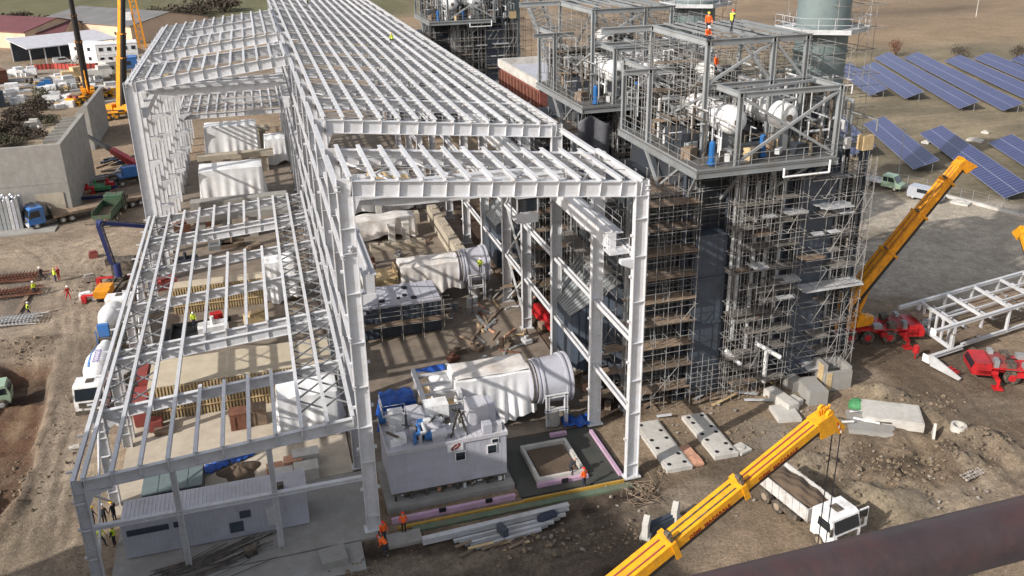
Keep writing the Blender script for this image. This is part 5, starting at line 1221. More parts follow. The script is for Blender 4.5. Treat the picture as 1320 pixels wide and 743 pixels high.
# green tipper
a = G(118,299); b_ = G(158,252); ang = math.atan2(b_.y-a.y, b_.x-a.x)
t = T('green_tipper', 'dark green tipper truck seen from behind, empty open bed', 'truck', ((a.x+b_.x)/2+.9,(a.y+b_.y)/2-3.2,0), ang); frame_rails(t, -4.2, 3.6); truck_cab(t, 2.0, 'green', 2.9)
q = MB()
for s in (-1.2, 1.2): q.box((-1.3,s,1.85), (5.6,.1,1.1))
for x in (-4.1, 1.5): q.box((x,0,1.85 if x > 0 else 1.6), (.1,2.4,1.5 if x > 0 else .6))
q.build('tipper_body', M['green'], t); q = MB(); q.box((-1.3,0,1.35), (5.5,2.3,.08)); q.build('bed_floor', M['plank'], t)
q = MB(); q.box((-4.35,0,.8), (.12,4.4,.16)); q.box((-4.35,0,1.15),(.08,1.9,.3)); q.build('rear_bar', M['chassis'], t)
q = MB(); q.box((-4.22,-.6,1.2), (.06,.4,.25)); q.build('rear_light', M['red'], t)
for x in (3.0, -1.6, -2.9):
    for s in (-1, 1): wheel(t, x, s*1.02, .52, .4)
# red and blue loader crane
b = (-24.0, 95.5, 0)
t = T('loader_crane', 'small red and black boom crane on a blue truck by the rear bay columns', 'crane', b, math.radians(200)); frame_rails(t, -4, 3.4); truck_cab(t, -3.2, 'blue_paint', 2.7)
for x in (3.0, -1.0, -2.4):
    for s in (-1, 1): wheel(t, x, s*1.02, .5, .38)
q = MB(); q.box((1.6,0,1.5), (3.4,2.3,.3)); q.tube((0,0,1.2), (0,0,2.6), .4, 12); q.box((1.6,.6,2.3), (2.2,1.4,1.5)); q.box((0,0,2.3),(1.3,1.6,1.0)); q.build('deck', M['blue_paint'], t)
tip = ONY(107,172,108); rz_ = math.radians(200); R_ = Matrix.Rotation(-rz_, 3, 'Z'); tl = R_@(tip-Vector(b)); p0 = Vector((0,0,2.7))
q = MB(); q.beam(p0, p0.lerp(tl,.46), 1.0, 1.15, w2=.8, h2=.9); q.build('boom', M['red'], t)
q = MB(); q.beam(p0.lerp(tl,.42), tl, .6, .65, w2=.38, h2=.42); q.tube(tl, tl-Z*1.6, .03, 4); q.box(tl-Z*1.8, (.2,.2,.4)); q.build('boom_extension', M['hoist_black'], t)
# vehicles by the solar field
def small_vehicle(name, label, cat, loc, rz, m, kind):
    t = T(name, label, cat, loc, rz); w = 1.95
    if kind == 'van':
        prof = [(-2.3,.35),(2.3,.35),(2.35,.85),(1.75,1.12),(.95,1.85),(-2.2,1.9),(-2.38,1.1)]
        q = MB(); q.prism(prof, -w/2, w/2); c = q.build('body', M[m], t)
        q = MB(); q.hexa([(1.74,-.8,1.16),(1.74,.8,1.16),(1.02,.75,1.80),(1.02,-.75,1.80),(1.78,-.8,1.18),(1.78,.8,1.18),(1.06,.75,1.82),(1.06,-.75,1.82)]); q.build('windscreen', M['glass'], c)
        for s in (-1, 1):
            q = MB(); q.prism([(-1.0,1.18),(1.45,1.15),(.85,1.7),(-1.0,1.72)], s*(w/2+.01)-.012, s*(w/2+.01)+.012); q.build('side_window', M['glass'], c)
            q = MB(); q.box((2.3,s*.7,.82), (.12,.35,.18)); q.build('headlight', M['white_paint'], c)
        for x in (-1.5, 1.5):
            for s in (-1, 1): wheel(t, x, s*.85, .34, .24)
    else:
        q = MB(); q.prism([(.2,.5),(3.1,.5),(3.15,1.0),(2.5,1.25),(1.9,2.15),(.25,2.2)], -w/2, w/2); c = q.build('cab', M[m], t)
        q = MB(); q.hexa([(2.5,-.8,1.3),(2.5,.8,1.3),(1.95,.75,2.08),(1.95,-.75,2.08),(2.54,-.8,1.32),(2.54,.8,1.32),(1.99,.75,2.1),(1.99,-.75,2.1)]); q.build('windscreen', M['glass'], c)
        for s in (-1, 1):
            for a_, b_ in ((.4,1.05),(1.15,2.15)):
                q = MB(); q.prism([(a_,1.35),(b_,1.35),(min(b_,1.85),2.0),(a_,2.02)], s*(w/2+.01)-.012, s*(w/2+.01)+.012); q.build('side_window', M['glass'], c)
        q = MB(); q.box((-1.4,0,.95), (3.1,2.05,.1))
        for s in (-1, 1): q.box((-1.4,s*1.0,1.12), (3.1,.06,.3))
        q.box((-2.94,0,1.12), (.06,2.05,.3)); q.build('flatbed', M['dull_steel'], t)
        for x in (-1.7, 2.2):
            for s in (-1, 1): wheel(t, x, s*.85, .36, .26)
    return t
small_vehicle('flatbed_pickup', 'pale green double cab pickup with grey flatbed by the solar park fence', 'pickup', (84.2,54.0,0), math.radians(-62), 'pale_green', 'pickup')
small_vehicle('van', 'silver grey van parked nose to tail behind the pale green pickup', 'van', (86.0,46.9,0), math.radians(-62), 'van_grey', 'van')
small_vehicle('car', 'white estate car parked by the red fence near the open shed', 'car', (-58.6,234.0,0), math.radians(20), 'white_paint', 'van')
# machine in the pit
t = T('pit_machine', 'pale green machine cab half hidden in the excavation at the left edge', 'machine', (-30.0,29.7,-1.75), .1)
q = MB(); q.prism([(-1.0,.5),(.9,.5),(1.0,1.4),(.7,2.3),(-.9,2.35)], -.9, .9); c = q.build('cab', M['pale_green'], t)
q = MB(); q.box((.2,-.915,1.75), (1.0,.02,.6)); q.box((.95,0,1.75),(.05,1.3,.6)); q.build('window', M['glass'], c)
q = MB(); q.box((-2.2,0,1.0), (2.6,1.7,.9)); q.build('engine_cover', M['pale_green'], t)
for x in (.2, -2.6):
    for s in (-1, 1): wheel(t, x, s*.9, .5, .35)
# ------------------------------------------------------------------ side hall contents
t = T('site_cabin', 'long grey corrugated container cabin under the front of the low frame', 'cabin', (-16.2,1.9,0))
x0, x1, y0, y1, zt = -16.1, -4.2, 1.85, 4.4, 2.75
q = MB(); q.bx(x0, x1, y0, y1, .12, zt)
for i in range(40): q.bx(x0+.15+i*.295, x0+.29+i*.295, y0-.03, y0, .3, zt-.2)
B(q, 'wall', M['cladding'], t)
q = MB(); q.bx(x0-.05, x1+.05, y0-.08, y1+.08, zt, zt+.08)
for i in range(44): q.bx(x0+.1+i*.27, x0+.2+i*.27, y0, y1, zt+.08, zt+.11)
B(q, 'roof', M['roof_clad'], t)
for x, z, w_, h_, nm in ((-14.5,2.1,2.6,.42,'louvre'), (-12.6,2.12,.6,.42,'louvre'), (-9.0,1.0,.9,.8,'switch_box'), (-8.35,1.9,.7,.55,'switch_box'), (-6.6,1.35,.8,1.5,'door')):
    q = MB(); q.box((x,y0-.06,z), (w_,.06,h_))
    if nm == 'louvre':
        for i in range(5): q.box((x,y0-.10,z-h_/2+.05+i*.08), (w_-.05,.03,.03))
    B(q, nm, M['casing2'] if nm != 'door' else M['dull_steel'], t)
q = MB(); q.box((-5.9,2.5,zt+.3), (.5,.5,.5)); B(q, 'roof_vent', M['chassis'], t)
t = T('equipment_box', 'flat topped blue grey steel box between the cabin and the round dirt heap', 'box', (-13.4,8.2,0))
q = MB(); q.bx(-15.4,-11.4,6.6,10,.1,1.55); B(q, 'wall', M['rust'] if False else M['casing2'], t)
q = MB(); q.bx(-15.45,-11.35,6.55,10.05,1.55,1.65)
for i in range(1, 4): q.bx(-15.4+i*1-.03,-15.4+i*1+.03,6.6,10,1.65,1.68)
B(q, 'lid', M['blue_grey_lid'] if 'blue_grey_lid' in M else M['stack'], t)
def heap_obj(name, c, rx, ry, h, m, label, seed=1, cat='heap', soft=1.0):
    R = random.Random(seed); ph = [R.uniform(0,6) for _ in range(6)]; q = MB()
    def f(u, v):
        w = 2*PI*u; k = 1+.16*math.sin(3*w+ph[0])+.10*math.sin(5*w+ph[1]); r = v
        z = h*(1-r**1.3)*(1+.18*math.sin(9*r+4*w+ph[2])*r)+.12*h*math.sin(7*w+ph[3])*r*(1-r)*2
        return Vector((rx*k*r*math.cos(w), ry*k*r*math.sin(w), z-.06 if v > .97 else z))
    q.sheet(f, 40, 14); o = q.build(name, M[m], None, True, c); return tag(o, label, cat)
heap_obj('dirt_heap', (-8.9,9.6,.05), 1.5, 1.5, .6, 'soil', 'round brown dirt heap on the pale floor of the low frame', 2)
t = T('brick_stack', 'stacks of pale blocks and red brick behind the grey cabin', 'bricks', (-4.9,8.6,0))
q = MB(); q.bx(-4.9,-2.9,8.7,9.8,.05,1.1); q.bx(-6.6,-4.95,7.2,8.3,.05,.75); q.bx(-4.9,-3.1,6.9,8.2,.05,1.0); B(q, 'block_stack', M['concrete_light'], t)
q = MB(); q.bx(-5.6,-4.2,8.4,9.3,.05,.95); q.bx(-6.9,-5.7,8.5,9.3,.05,.6); B(q, 'brick', M['brick'], t)
def formwork(x0, x1, y0, y1, h, label):
    t = T('wall_formwork', label, 'formwork', (x0,y0,0)); L_ = x1-x0
    q = MB(); q.bx(x0, x1, y0, y1, .1, h); B(q, 'concrete_core', M['concrete_warm'], t)
    q = MB(); q.bx(x0-.05, x1+.05, y0-.06, y1+.06, h, h+.06); B(q, 'top_sheet', M['sand_board'], t)
    q = MB(); n = int(L_/.27)
    for i in range(n): x = x0+.05+i*.27; q.bx(x, x+.13, y0-.22, y0-.02, .1, h-.05-.2*((i*7) % 11 == 0))
    for z in (.9,): q.bx(x0, x1, y0-.30, y0-.23, z, z+.1)
    B(q, 'timber_ribs', M['timber'], t); return t
M['sand_board'] = mat('sand_board', (.50,.43,.32), .9, 0, .1, .4, 0, dirt=(.38,.32,.24), damt=.5)
formwork(-15.9, 1.0-1.8, 19.4, 24.2, 3.1, 'long boxed wall with timber ribs and wide pale top under the low frame front')
formwork(-15.5, -2.2, 41.0, 42.6, 3.0, 'narrower boxed wall with timber ribs farther back under the low frame')
t = T('steel_formwork', 'oxide red steel panels stacked between mixer and timber ribbed wall', 'panels', (-17.0,21.5,0))
q = MB(); q.bx(-17.2,-16.1,18.6,21.6,.1,2.3); q.bx(-17.0,-16.2,21.8,25.6,.1,3.1); q.bx(-16.0,-15.0,17.4,18.4,.1,1.0)
for i in range(5): q.bx(-17.26,-17.2,18.7+i*.6,18.8+i*.6,.2,2.2)
B(q, 'panel', M['dark_red'], t)
R = random.Random(77)
for i, (x, y, m, lb) in enumerate(((-14.9,17.3,'plank','flat brown shutter board by the ribbed wall'),(-8.9,16.2,'rust','upright brown crate left of the white sheeted drum'),(-7.3,16.4,'plank','second brown crate touching the white sheeted drum'))):
    q = MB(); q.box((x,y,.75 if i else .2), (1.3,1.2,1.5 if i else .4)); q.box((x,y,1.55 if i else .45), (1.4,1.3,.1)); q.box((x-.3,y-.64,.8 if i else .2), (.08,.06,1.2 if i else .3)); tag(q.build('timber_crate', M[m]), lb, 'crate', 'crates under the low frame' if i else None)
for x, y, lb in ((-8.8,11.6,'right'), (-10.7,10.8,'left')):
    q = MB(); q.sheet(lambda u, v: Vector((-1+u*2, -.6+v*1.2, .12+.22*abs(math.sin(u*9+v*3))*math.sin(v*PI)+.1*math.sin(u*21+v*8))), 22, 14); o = q.build('blue_sheet', M['blue_tarp'], None, True, (x,y,.08), .5); o.modifiers.new('t', 'SOLIDIFY').thickness = .03
    tag(o, lb+' one of two crumpled blue sheets on the pale floor under the low frame', 'tarpaulin')
drape('sheeted_drum', -5.6, -.9, 12.6, 15.8, 4.3, 'bulky white sheeted machine under the front right of the low frame', 'tarp', 23, .5, 40, .5, .1, .5, group='sheeted machines')
drape('sheeted_pump', -5.8, -2.6, 40.3, 43.4, 5.0, 'tall narrow white sheeted machine midway under the low frame', 'tarp', 29, .35, 40, .3, .1, group='sheeted machines')
drape('sheeted_box', -13.9, -5.0, 78.5, 83, 5.5, 'nearer of two big square white sheeted machines in the rear left bay', 'tarp', 37, .35, 44, .25, .1, group='sheeted machines')
drape('sheeted_box', -14.0, -5.3, 105, 109.5, 5.9, 'farther of two big square white sheeted machines in the rear left bay', 'tarp', 41, .35, 44, .25, .1, group='sheeted machines')
drape('sheeted_box', -4.2, -.8, 98, 102, 4.8, 'small white sheeted machine beside the hall columns in the rear left bay', 'tarp', 43, .35, 30, .25, .1, group='sheeted machines')
for i, (a, b_, h) in enumerate((((-15,64),(-2,64),3.2), ((-15,72),(-2,72),2.6), ((-15,96),(-3,96),3.0), ((-14,112),(-3,112),3.5))):
    q = MB(); q.beam((a[0],a[1],h), (b_[0],b_[1],h), 2.0, .8)
    for k in range(4): p = a[0]+(b_[0]-a[0])*(k+.5)/4; q.box((p,a[1],h/2-.2), (1.1,1.4,h-.4))
    tag(q.build('concrete_portal', M['concrete_warm' if i > 1 else 'concrete']), ['nearest concrete portal beam behind the low frame','second concrete portal beam, just in front of the square sheeted machines','concrete portal beam between the two square sheeted machines','farthest concrete portal beam in the rear left bay'][i], 'foundation')
# workshop timber and reels under the low frame
for i, (px, py, m, k) in enumerate(((235,300,'rust',0),(262,292,'rust',0),(240,340,'casing',1),(285,320,'galv',1),(330,330,'plank',0),(300,318,'plank',1),(250,400,'orange',2),(280,415,'red',2),(275,425,'white_paint',1),(330,418,'timber',0),(310,375,'chassis',1),(216,372,'dark_red',0))):
    g = G(px, py); q = MB()
    if k == 0: q.box((g.x,g.y,.6), (2.2,1.2,1.2), .2); q.box((g.x,g.y,1.3), (1.6,.9,.3), .5)
    elif k == 1: q.box((g.x,g.y,.3), (3,1.4,.6), .1); q.beam((g.x-1.4,g.y,.8), (g.x+1.4,g.y+.3,.8), .3, .3); q.tube((g.x,g.y,.6), (g.x,g.y,1.5), .2, 8)
    else: q.box((g.x,g.y,.6), (1.1,.9,.9), .3); q.tube((g.x,g.y-.5,.6), (g.x,g.y+.5,.6), .4, 10)
    tag(q.build(['plate_stack','steel_part','compressor'][k], M[m]), {'rust':'rusty','casing':'black','galv':'grey','plank':'brown','orange':'orange','red':'red','white_paint':'white','timber':'pale timber','chassis':'dark','dark_red':'oxide red'}[m]+[' plate stack',' machine part',' compressor'][k]+' on the ground under the rear half of the low frame', 'site clutter', 'clutter under the low frame')
q = MB(); q.bx(-16.2,-10.8,31.2,37.4,-.2,.07); q.bx(-15.5,-9.7,37.4,37.6,-.1,.5); q.bx(-15.6,-15.4,32.2,37.6,-.1,.5); tag(q.build('dark_basin', M['dark']), 'dark open basin in the floor under the middle of the low frame', 'basin')
# front rebar bundle
t = T('rebar_bundle', 'fan of bent reinforcing bars in front of the grey cabin', 'rebar', (-11,-1.5,0)); R = random.Random(12)
q = MB()
for i in range(30):
    x, y = -14.6+R.uniform(0,2.5), -2.6+R.uniform(0,2.8); a = R.uniform(.12,.3); L_ = R.uniform(4,7)
    q.path([(x,y,.1+R.random()*.15),(x+L_*.5*math.cos(a),y+L_*.5*math.sin(a),.12),(x+L_*math.cos(a+.06),y+L_*math.sin(a+.06),.1+R.random()*.3)], .035, 4)
B(q, 'bars', M['chassis'], t)
q = MB(); q.box((-8.2,-.2,.4), (.7,.5,.6), .4); q.tube((-8.6,-.3,.5), (-7.6,.2,.7), .12, 8); tag(q.build('cutting_machine', M['chassis']), 'small black cutting machine standing at the end of the bent bars', 'machine')
# ------------------------------------------------------------------ left yard
t = T('retaining_wall', 'tall raw concrete wall with a front face and a return, beside the blue lorry', 'wall', (-36,80,0))
q = MB(); q.bx(-50,-31.4,80,80.6,0,10.7); q.bx(-32.0,-31.4,80.6,101,0,10.7); q.bx(-50,-31.4,79.96,80,5.2,5.25); B(q, 'wall', M['concrete'], t)
q = MB(); q.bx(-35.9,-32.2,79.9,79.99,.1,3.8); B(q, 'patch', M['concrete_warm'], t)
q = MB()
for y in np.arange(84, 100, 2.2): q.box((-33.2,y,10.3), (2.4,.25,.5), .15)
B(q, 'roof_beam', M['concrete'], t)
q = MB(); q.prism([(-37.2,6),(-34.8,8.5),(-34.8,0),(-37.2,0)], 124, 124.6); q.bx(-34.8,-34.2,120.5,140,0,8.2); tag(q.build('wall_panel', M['concrete']), 'free standing concrete wall panel with sloped end below the far cranes', 'wall')
q = MB(); q.bx(-39,-32,82.2,86,0,.25); q.bx(-50,-33,74.2,79.9,-.2,.1); struct(q.build('loading_slab', M['concrete']))
t = T('wrapped_bundle', 'bundle of grey tubes in clear wrap standing against the concrete wall', 'bundle', (-38.6,78.4,0)); R = random.Random(2)
for i in range(6):
    for j in range(4):
        h = 4.3+R.uniform(-.3,.3); q = MB(); q.box((-40.0+i*.5,76.9+j*.6,h/2), (.42,.5,h)); q.ball((-40.0+i*.5,76.9+j*.6,h), .27, 8, 5)
        for z in (1.1,2.3,3.4): q.box((-40.0+i*.5,76.9+j*.6,z+R.uniform(-.1,.1)), (.47,.55,.12))
        B(q, 'tube', M[R.choice(['van_grey','galv','dull_steel','galv'])], t)
for i, (px, py, w_, m, lb, a) in enumerate(((85,258,9,'navy','dark blue scrap steel heap between the concrete wall and the lorry',.2),(150,215,6,'casing2','dark steel section heap below the free standing wall panel',.5),(120,235,7,'dull_steel','grey steel section stack beside the red boom crane',.3))):
    t = T('steel_heap', lb, 'steel', tuple(G(px,py))); R = random.Random(40+i)
    for k in range(16):
        q = MB(); x, y = R.uniform(-w_/2,w_/2), R.uniform(-3,3); l = R.uniform(2,5); an = a+R.uniform(-.5,.5)
        q.ibeam((x,y,.2+R.random()*.9), (x+l*math.cos(an),y+l*math.sin(an),.2+R.random()*.8), .4, .3, .06, .06); q.build('steel_section', M[m] if k % 4 else M['plank'], t)
for i, (px, py, m, lb) in enumerate(((117,252,'red','red gas bottle cage beside the lorry trailer'),(143,245,'red','red generator behind the lorry trailer'),(127,247,'net_green','green net covered pallet by the lorry trailer'))):
    g = G(px, py); q = MB(); q.box((g.x,g.y,.7), (1.2 if i < 2 else 4,1.1 if i < 2 else 2.2,1.3 if i < 2 else .5)); q.tube((g.x-.3,g.y,1.3), (g.x-.3,g.y,1.9), .2, 8); tag(q.build(['bottle_cage','generator','pallet'][i], M[m]), lb, ['cage','generator','pallet'][i])
# rails on the ground near the wall, looking like two thin dark lines and a ladder lattice
q = MB()
for y in (101,103.5): q.ibeam((-31,y,.2), (-21,y+1.5,.2), .3, .25)
tag(q.build('rail_pair', M['chassis']), 'two dark rails lying on the yard right of the concrete return wall', 'rails')
q = MB(); a = Vector((-28.5,94,.3)); b_ = Vector((-26.5,112,.3))
for dx in (-.9,.9): q.beam(a+Vector((dx,0,0)), b_+Vector((dx,0,0)), .18, .18)
for i in range(11):
    p = a.lerp(b_, i/10); q.beam(p+Vector((-.9,0,0)), p+Vector((.9,0,0)), .12, .12)
tag(q.build('lattice_section', M['galv']), 'grey lattice section lying on the yard behind the red boom crane', 'lattice')
# rebar stacks with workers
for i, (px, py, n) in enumerate(((18,362,26), (14,382,20), (12,418,16))):
    g = G(px, py); R = random.Random(50+i); t = T('rebar_stack', ['rusty rebar cage farthest from the viewer at the left edge','middle rusty rebar stack at the left edge, under the first','nearest rebar stack at the left edge beside the pale offcut'][i], 'rebar', (g.x,g.y,0)); q = MB()
    for k in range(n):
        y = R.uniform(-1,1); q.tube((-3+R.uniform(-.5,.5),y,.1+R.random()*.5), (3+R.uniform(-.8,.8),y+R.uniform(-.4,.4),.1+R.random()*.5), .05, 4)
    for k in range(16): q.tube((-2.6+k*.36,-1.2,.6), (-2.6+k*.36,1.2,.6), .05, 4)
    q.build('bars', M['rust' if i < 2 else 'dull_steel'], t)
q = MB(); q.beam((G(42,372).x,G(42,372).y,.1), (G(22,406).x,G(22,406).y,.1), .5, .2); q.box(tuple(G(30,392)+Vector((0,0,.2))), (.4,.4,.25)); tag(q.build('sleeper', M['plank']), 'long timber sleeper along the edge of the rebar yard', 'timber')
for i, (px, py, m, w_) in enumerate(((111,386,'white_paint',1.3),(124,386,'white_paint',.7),(121,332,'dark_red',1.0),(116,362,'rubble',1.2),(145,340,'chassis',1.6),(148,362,'rubble',1.4))):
    g = G(px, py); q = MB(); q.box((g.x,g.y,.35), (w_,.9,.6), .1); q.box((g.x,g.y,.75), (w_*.8,.6,.2), .3); tag(q.build('equipment_case', M[m]), ['large white case on the dirt beside the workers','small white case next to the large white one','oxide red case by the pump arm','flat grey rubble pallet in front of the pump arm','black case under the pump arm elbow','rough grey pallet right of the pump arm'][i], 'case')
q = MB(); g = G(97,578); q.box((g.x,g.y,.1), (.9,.35,.14)); q.box((g.x+.1,g.y,.22), (.5,.25,.1)); tag(q.build('stone_block', M['concrete_light']), 'small white block on dirt beside the low frame eave', 'block')
# ------------------------------------------------------------------ right foreground
def hole_slab(cx, cy, lx, ly, rz, label, n, m='concrete_light', h=.35):
    t = T('foundation_slab', label, 'foundation', (cx,cy,0), rz)
    q = MB(); q.box((0,0,h/2-.05), (lx,ly,h)); q.box((0,0,h-.02),(lx-.3,ly-.3,.06)); q.build('slab', M[m], t)
    for i in range(n):
        for s in (-1, 1):
            if (i+s) % 3 == 0 and n > 5: continue
            q = MB(); q.tube((s*lx*.30,-ly*.42+ly*.84*i/(n-1),h+.005), (s*lx*.30,-ly*.42+ly*.84*i/(n-1),h+.03), .17, 10); q.build('bolt_pocket', M['dark'], t)
    return t
hole_slab(23.2, 2.8, 2.1, 6.6, math.radians(-2), 'long pale foundation strip with bolt pockets nearest the hall corner column', 6)
hole_slab(27.4, 2.9, 2.0, 6.0, math.radians(-2), 'long pale foundation strip with bolt pockets, clear of the hall, with a pole shadow across', 7)
q = MB(); q.box((24.7,.9,.1), (1.0,2.6,.2)); q.box((24.9,.3,.22),(.6,.8,.1)); tag(q.build('broken_slab', M['brick']), 'reddish broken slab between the two long foundation strips', 'slab')
q = MB(); q.box((28.9,.5,.1), (1.2,1.2,.2), .3); q.tube((28.9,.5,.1),(28.9,.5,.3),.3,10); tag(q.build('manhole_ring', M['concrete_light']), 'small square concrete manhole on dirt behind the yellow boom', 'manhole')
def block(name, px, py, d, rz, m, label, cap=None):
    g = G(px, py); q = MB(); q.box((0,0,d[2]/2), d); q.box((0,0,d[2]+.03), (d[0]*.94,d[1]*.94,.06)); return tag(q.build(name, M[m], None, False, (g.x,g.y,-.05), rz), label, 'block')
t = T('concrete_chamber', 'open topped concrete chamber, tallest of the blocks behind the boom head', 'chamber', (41.6,6.9,0), math.radians(-5))
q = MB(); q.box((0,-.9,.9), (2.6,.35,1.8)); q.box((0,.95,1.1), (2.6,.35,2.2)); q.box((-1.15,0,1.25), (.4,1.6,2.5)); q.box((1.2,0,1.05), (.35,1.6,2.1)); q.box((0,0,.5), (2.2,1.6,1)); q.build('wall', M['concrete'], t)
q = MB(); q.box((-1.36,-.4,1.3), (.05,.8,2.3)); q.box((-.9,-1.1,1.0),(.5,.05,1.7)); q.build('timber_face', M['timber'], t)
block('concrete_block', 1045, 512, (1.7,2.6,1.3), -.12, 'concrete', 'long grey concrete block in front of the open chamber')
block('concrete_block', 1022, 503, (1.2,1.4,1.2), .1, 'concrete', 'upright grey block left of the long block')
block('concrete_block', 1006, 520, (1.1,3.2,.8), .15, 'concrete_light', 'pale low block left of the boom head')
block('concrete_block', 1024, 520, (.9,1.1,.5), .3, 'concrete_light', 'small pale cube beside the pale low block')
block('concrete_block', 1012, 535, (2.0,2.2,.35), -.2, 'concrete_light', 'flat grey white slab just left of the boom head')
block('concrete_slab', 1148, 540, (4.6,3.0,.75), -.55, 'concrete_light', 'large pale concrete slab right of the boom head')
block('concrete_slab', 1122, 548, (3.6,3.2,.3), -.55, 'concrete', 'grey slab with steel bits in front of the large pale slab')
R = random.Random(6)
t = T('steel_scrap', 'loose steel angles and boards on the grey slab right of the boom head', 'scrap', tuple(G(1110,545)))
for i in range(12):
    q = MB(); x, y = R.uniform(-2.4,2.2), R.uniform(-1.4,1.6); a = -.55+R.uniform(-.35,.35)+(PI/2 if i % 4 == 0 else 0); l = R.uniform(.8,2.6)
    q.beam((x,y,.4+R.random()*.2), (x+l*math.cos(a),y+l*math.sin(a),.4+R.random()*.2), .14, .1); q.build('steel_bar', M[R.choice(['galv','chassis','timber','white_paint'])], t)
t = T('drain_ring', 'round concrete ring with an ochre side beyond the pale slab', 'ring', tuple(G(1234,560)))
q = MB(); n = 20
for i in range(n):
    w0, w1 = 2*PI*i/n, 2*PI*(i+1)/n
    q.hexa([(.42*math.cos(w0),.42*math.sin(w0),0),(.6*math.cos(w0),.6*math.sin(w0),0),(.6*math.cos(w1),.6*math.sin(w1),0),(.42*math.cos(w1),.42*math.sin(w1),0),(.42*math.cos(w0),.42*math.sin(w0),.9),(.6*math.cos(w0),.6*math.sin(w0),.9),(.6*math.cos(w1),.6*math.sin(w1),.9),(.42*math.cos(w1),.42*math.sin(w1),.9)])
q.build('ring', M['concrete_light'], t); q = MB(); q.tube((0,0,0),(0,0,.2),.42,16); q.build('bottom', M['dark'], t)
q = MB(); g = G(1105,525); q.lathe([(0,.75),(.3,.75),(.55,.6),(.7,.3),(.75,.05)], g, g+Z, 18); tag(q.build('green_cover', M['net_green']), 'bright green round cover on soil behind the boom head', 'cover')
q = MB(); g = G(1262,612)
for i in range(12):
    for j in range(3): q.ball((g.x-1.5+i*.26,g.y-.4+j*.28+i*.05,.14), R.uniform(.08,.16), 6, 4, (1,1,R.uniform(.6,1)))
tag(q.build('rubble_row', M['rubble']), 'low row of pale broken stones near the rail on the right', 'rubble')
q = MB(); g = G(1203,565); q.prism([(-.2,0),(.9,0),(.1,1.3)], -.1, .1, Matrix.Translation(g)@Matrix.Rotation(.9,4,'Z')); tag(q.build('leaning_slab', M['concrete_light']), 'thin leaning slab edge sticking out of the sand', 'slab')
# loose stones and rubble strewn about: every visible one small
R = random.Random(99); st = []
spots = [((1020,520),4,3,22),((880,560),4,3,14),((820,640),3,2,16),((900,650),5,3,18),((1150,600),6,4,22),((1230,620),4,3,16),((700,700),5,2,18),((120,360),2,6,12),((930,520),4,1.5,14)]
q = MB()
for (px, py), rx, ry, n in spots:
    g = G(px, py)
    for k in range(n):
        r = R.uniform(.05,.17); c = Vector((g.x+R.gauss(0,rx*.5), g.y+R.gauss(0,ry*.5), r*.4)); b0 = len(q.v); q.ball(c, r, 6, 4, (1,R.uniform(.6,1.2),R.uniform(.5,.9)))
        for i in range(b0, len(q.v)): x, y, z = q.v[i]; q.v[i] = (x+R.uniform(-.3,.3)*r, y+R.uniform(-.3,.3)*r, z+R.uniform(-.2,.2)*r)
tag(q.build('loose_stones', M['rubble']), 'loose stones strewn over the dirt', 'stones', None, 'stuff')
# clods of earth over the churned areas
q = MB(); R = random.Random(123)
for (px, py), rx, ry, n in (((1150,610),9,4,520),((1060,590),4,3,160),((1180,525),7,2.4,260),((1250,575),5,2.5,220),((700,705),7,2.2,240),((820,690),4,2,110),((960,560),4,2,90),((860,600),3,2,80),((40,600),4,8,200),((30,450),4,3,120),((130,360),2,6,90),((470,735),4,1.4,70),((90,520),2,9,70)):
    g = G(px, py)
    for k in range(n):
        x, y = g.x+R.gauss(0,rx*.45), g.y+R.gauss(0,ry*.45); ix = int(np.clip(np.searchsorted(gx, x), 0, NX-1)); iy = int(np.clip(np.searchsorted(gy, y), 0, NY-1))
        r = min(.22, .035+R.expovariate(22)); c = Vector((x, y, Hh[iy,ix]+r*.25)); b0 = len(q.v); q.ball(c, r, 5, 3, (1,R.uniform(.6,1.2),R.uniform(.5,.9)))
        for i in range(b0, len(q.v)): a_, b_, d_ = q.v[i]; q.v[i] = (a_+R.uniform(-.35,.35)*r, b_+R.uniform(-.35,.35)*r, d_+R.uniform(-.25,.25)*r)
tag(q.build('earth_clods', mat('clods', (.19,.145,.10), .95, 0, .45, .35)), 'clods of earth scattered over the churned ground', 'clods', None, 'stuff')
# planks and debris below the boiler scaffold
t = T('timber_debris', 'brown boards strewn on the ground below the nearest boiler scaffold', 'timber', tuple(G(870,520)))
for i in range(26):
    q = MB(); x, y = R.uniform(-4,10), R.uniform(-1.8,1.2); a = R.uniform(-.5,.5)+(1.4 if i % 5 == 0 else 0); l = R.uniform(1,3.2); q.beam((x,y,.1+R.random()*.25), (x+l*math.cos(a),y+l*math.sin(a),.1+R.random()*.3), .3, .06); q.build('board', M[R.choice(['plank','plank','timber','dull_steel'])], t)
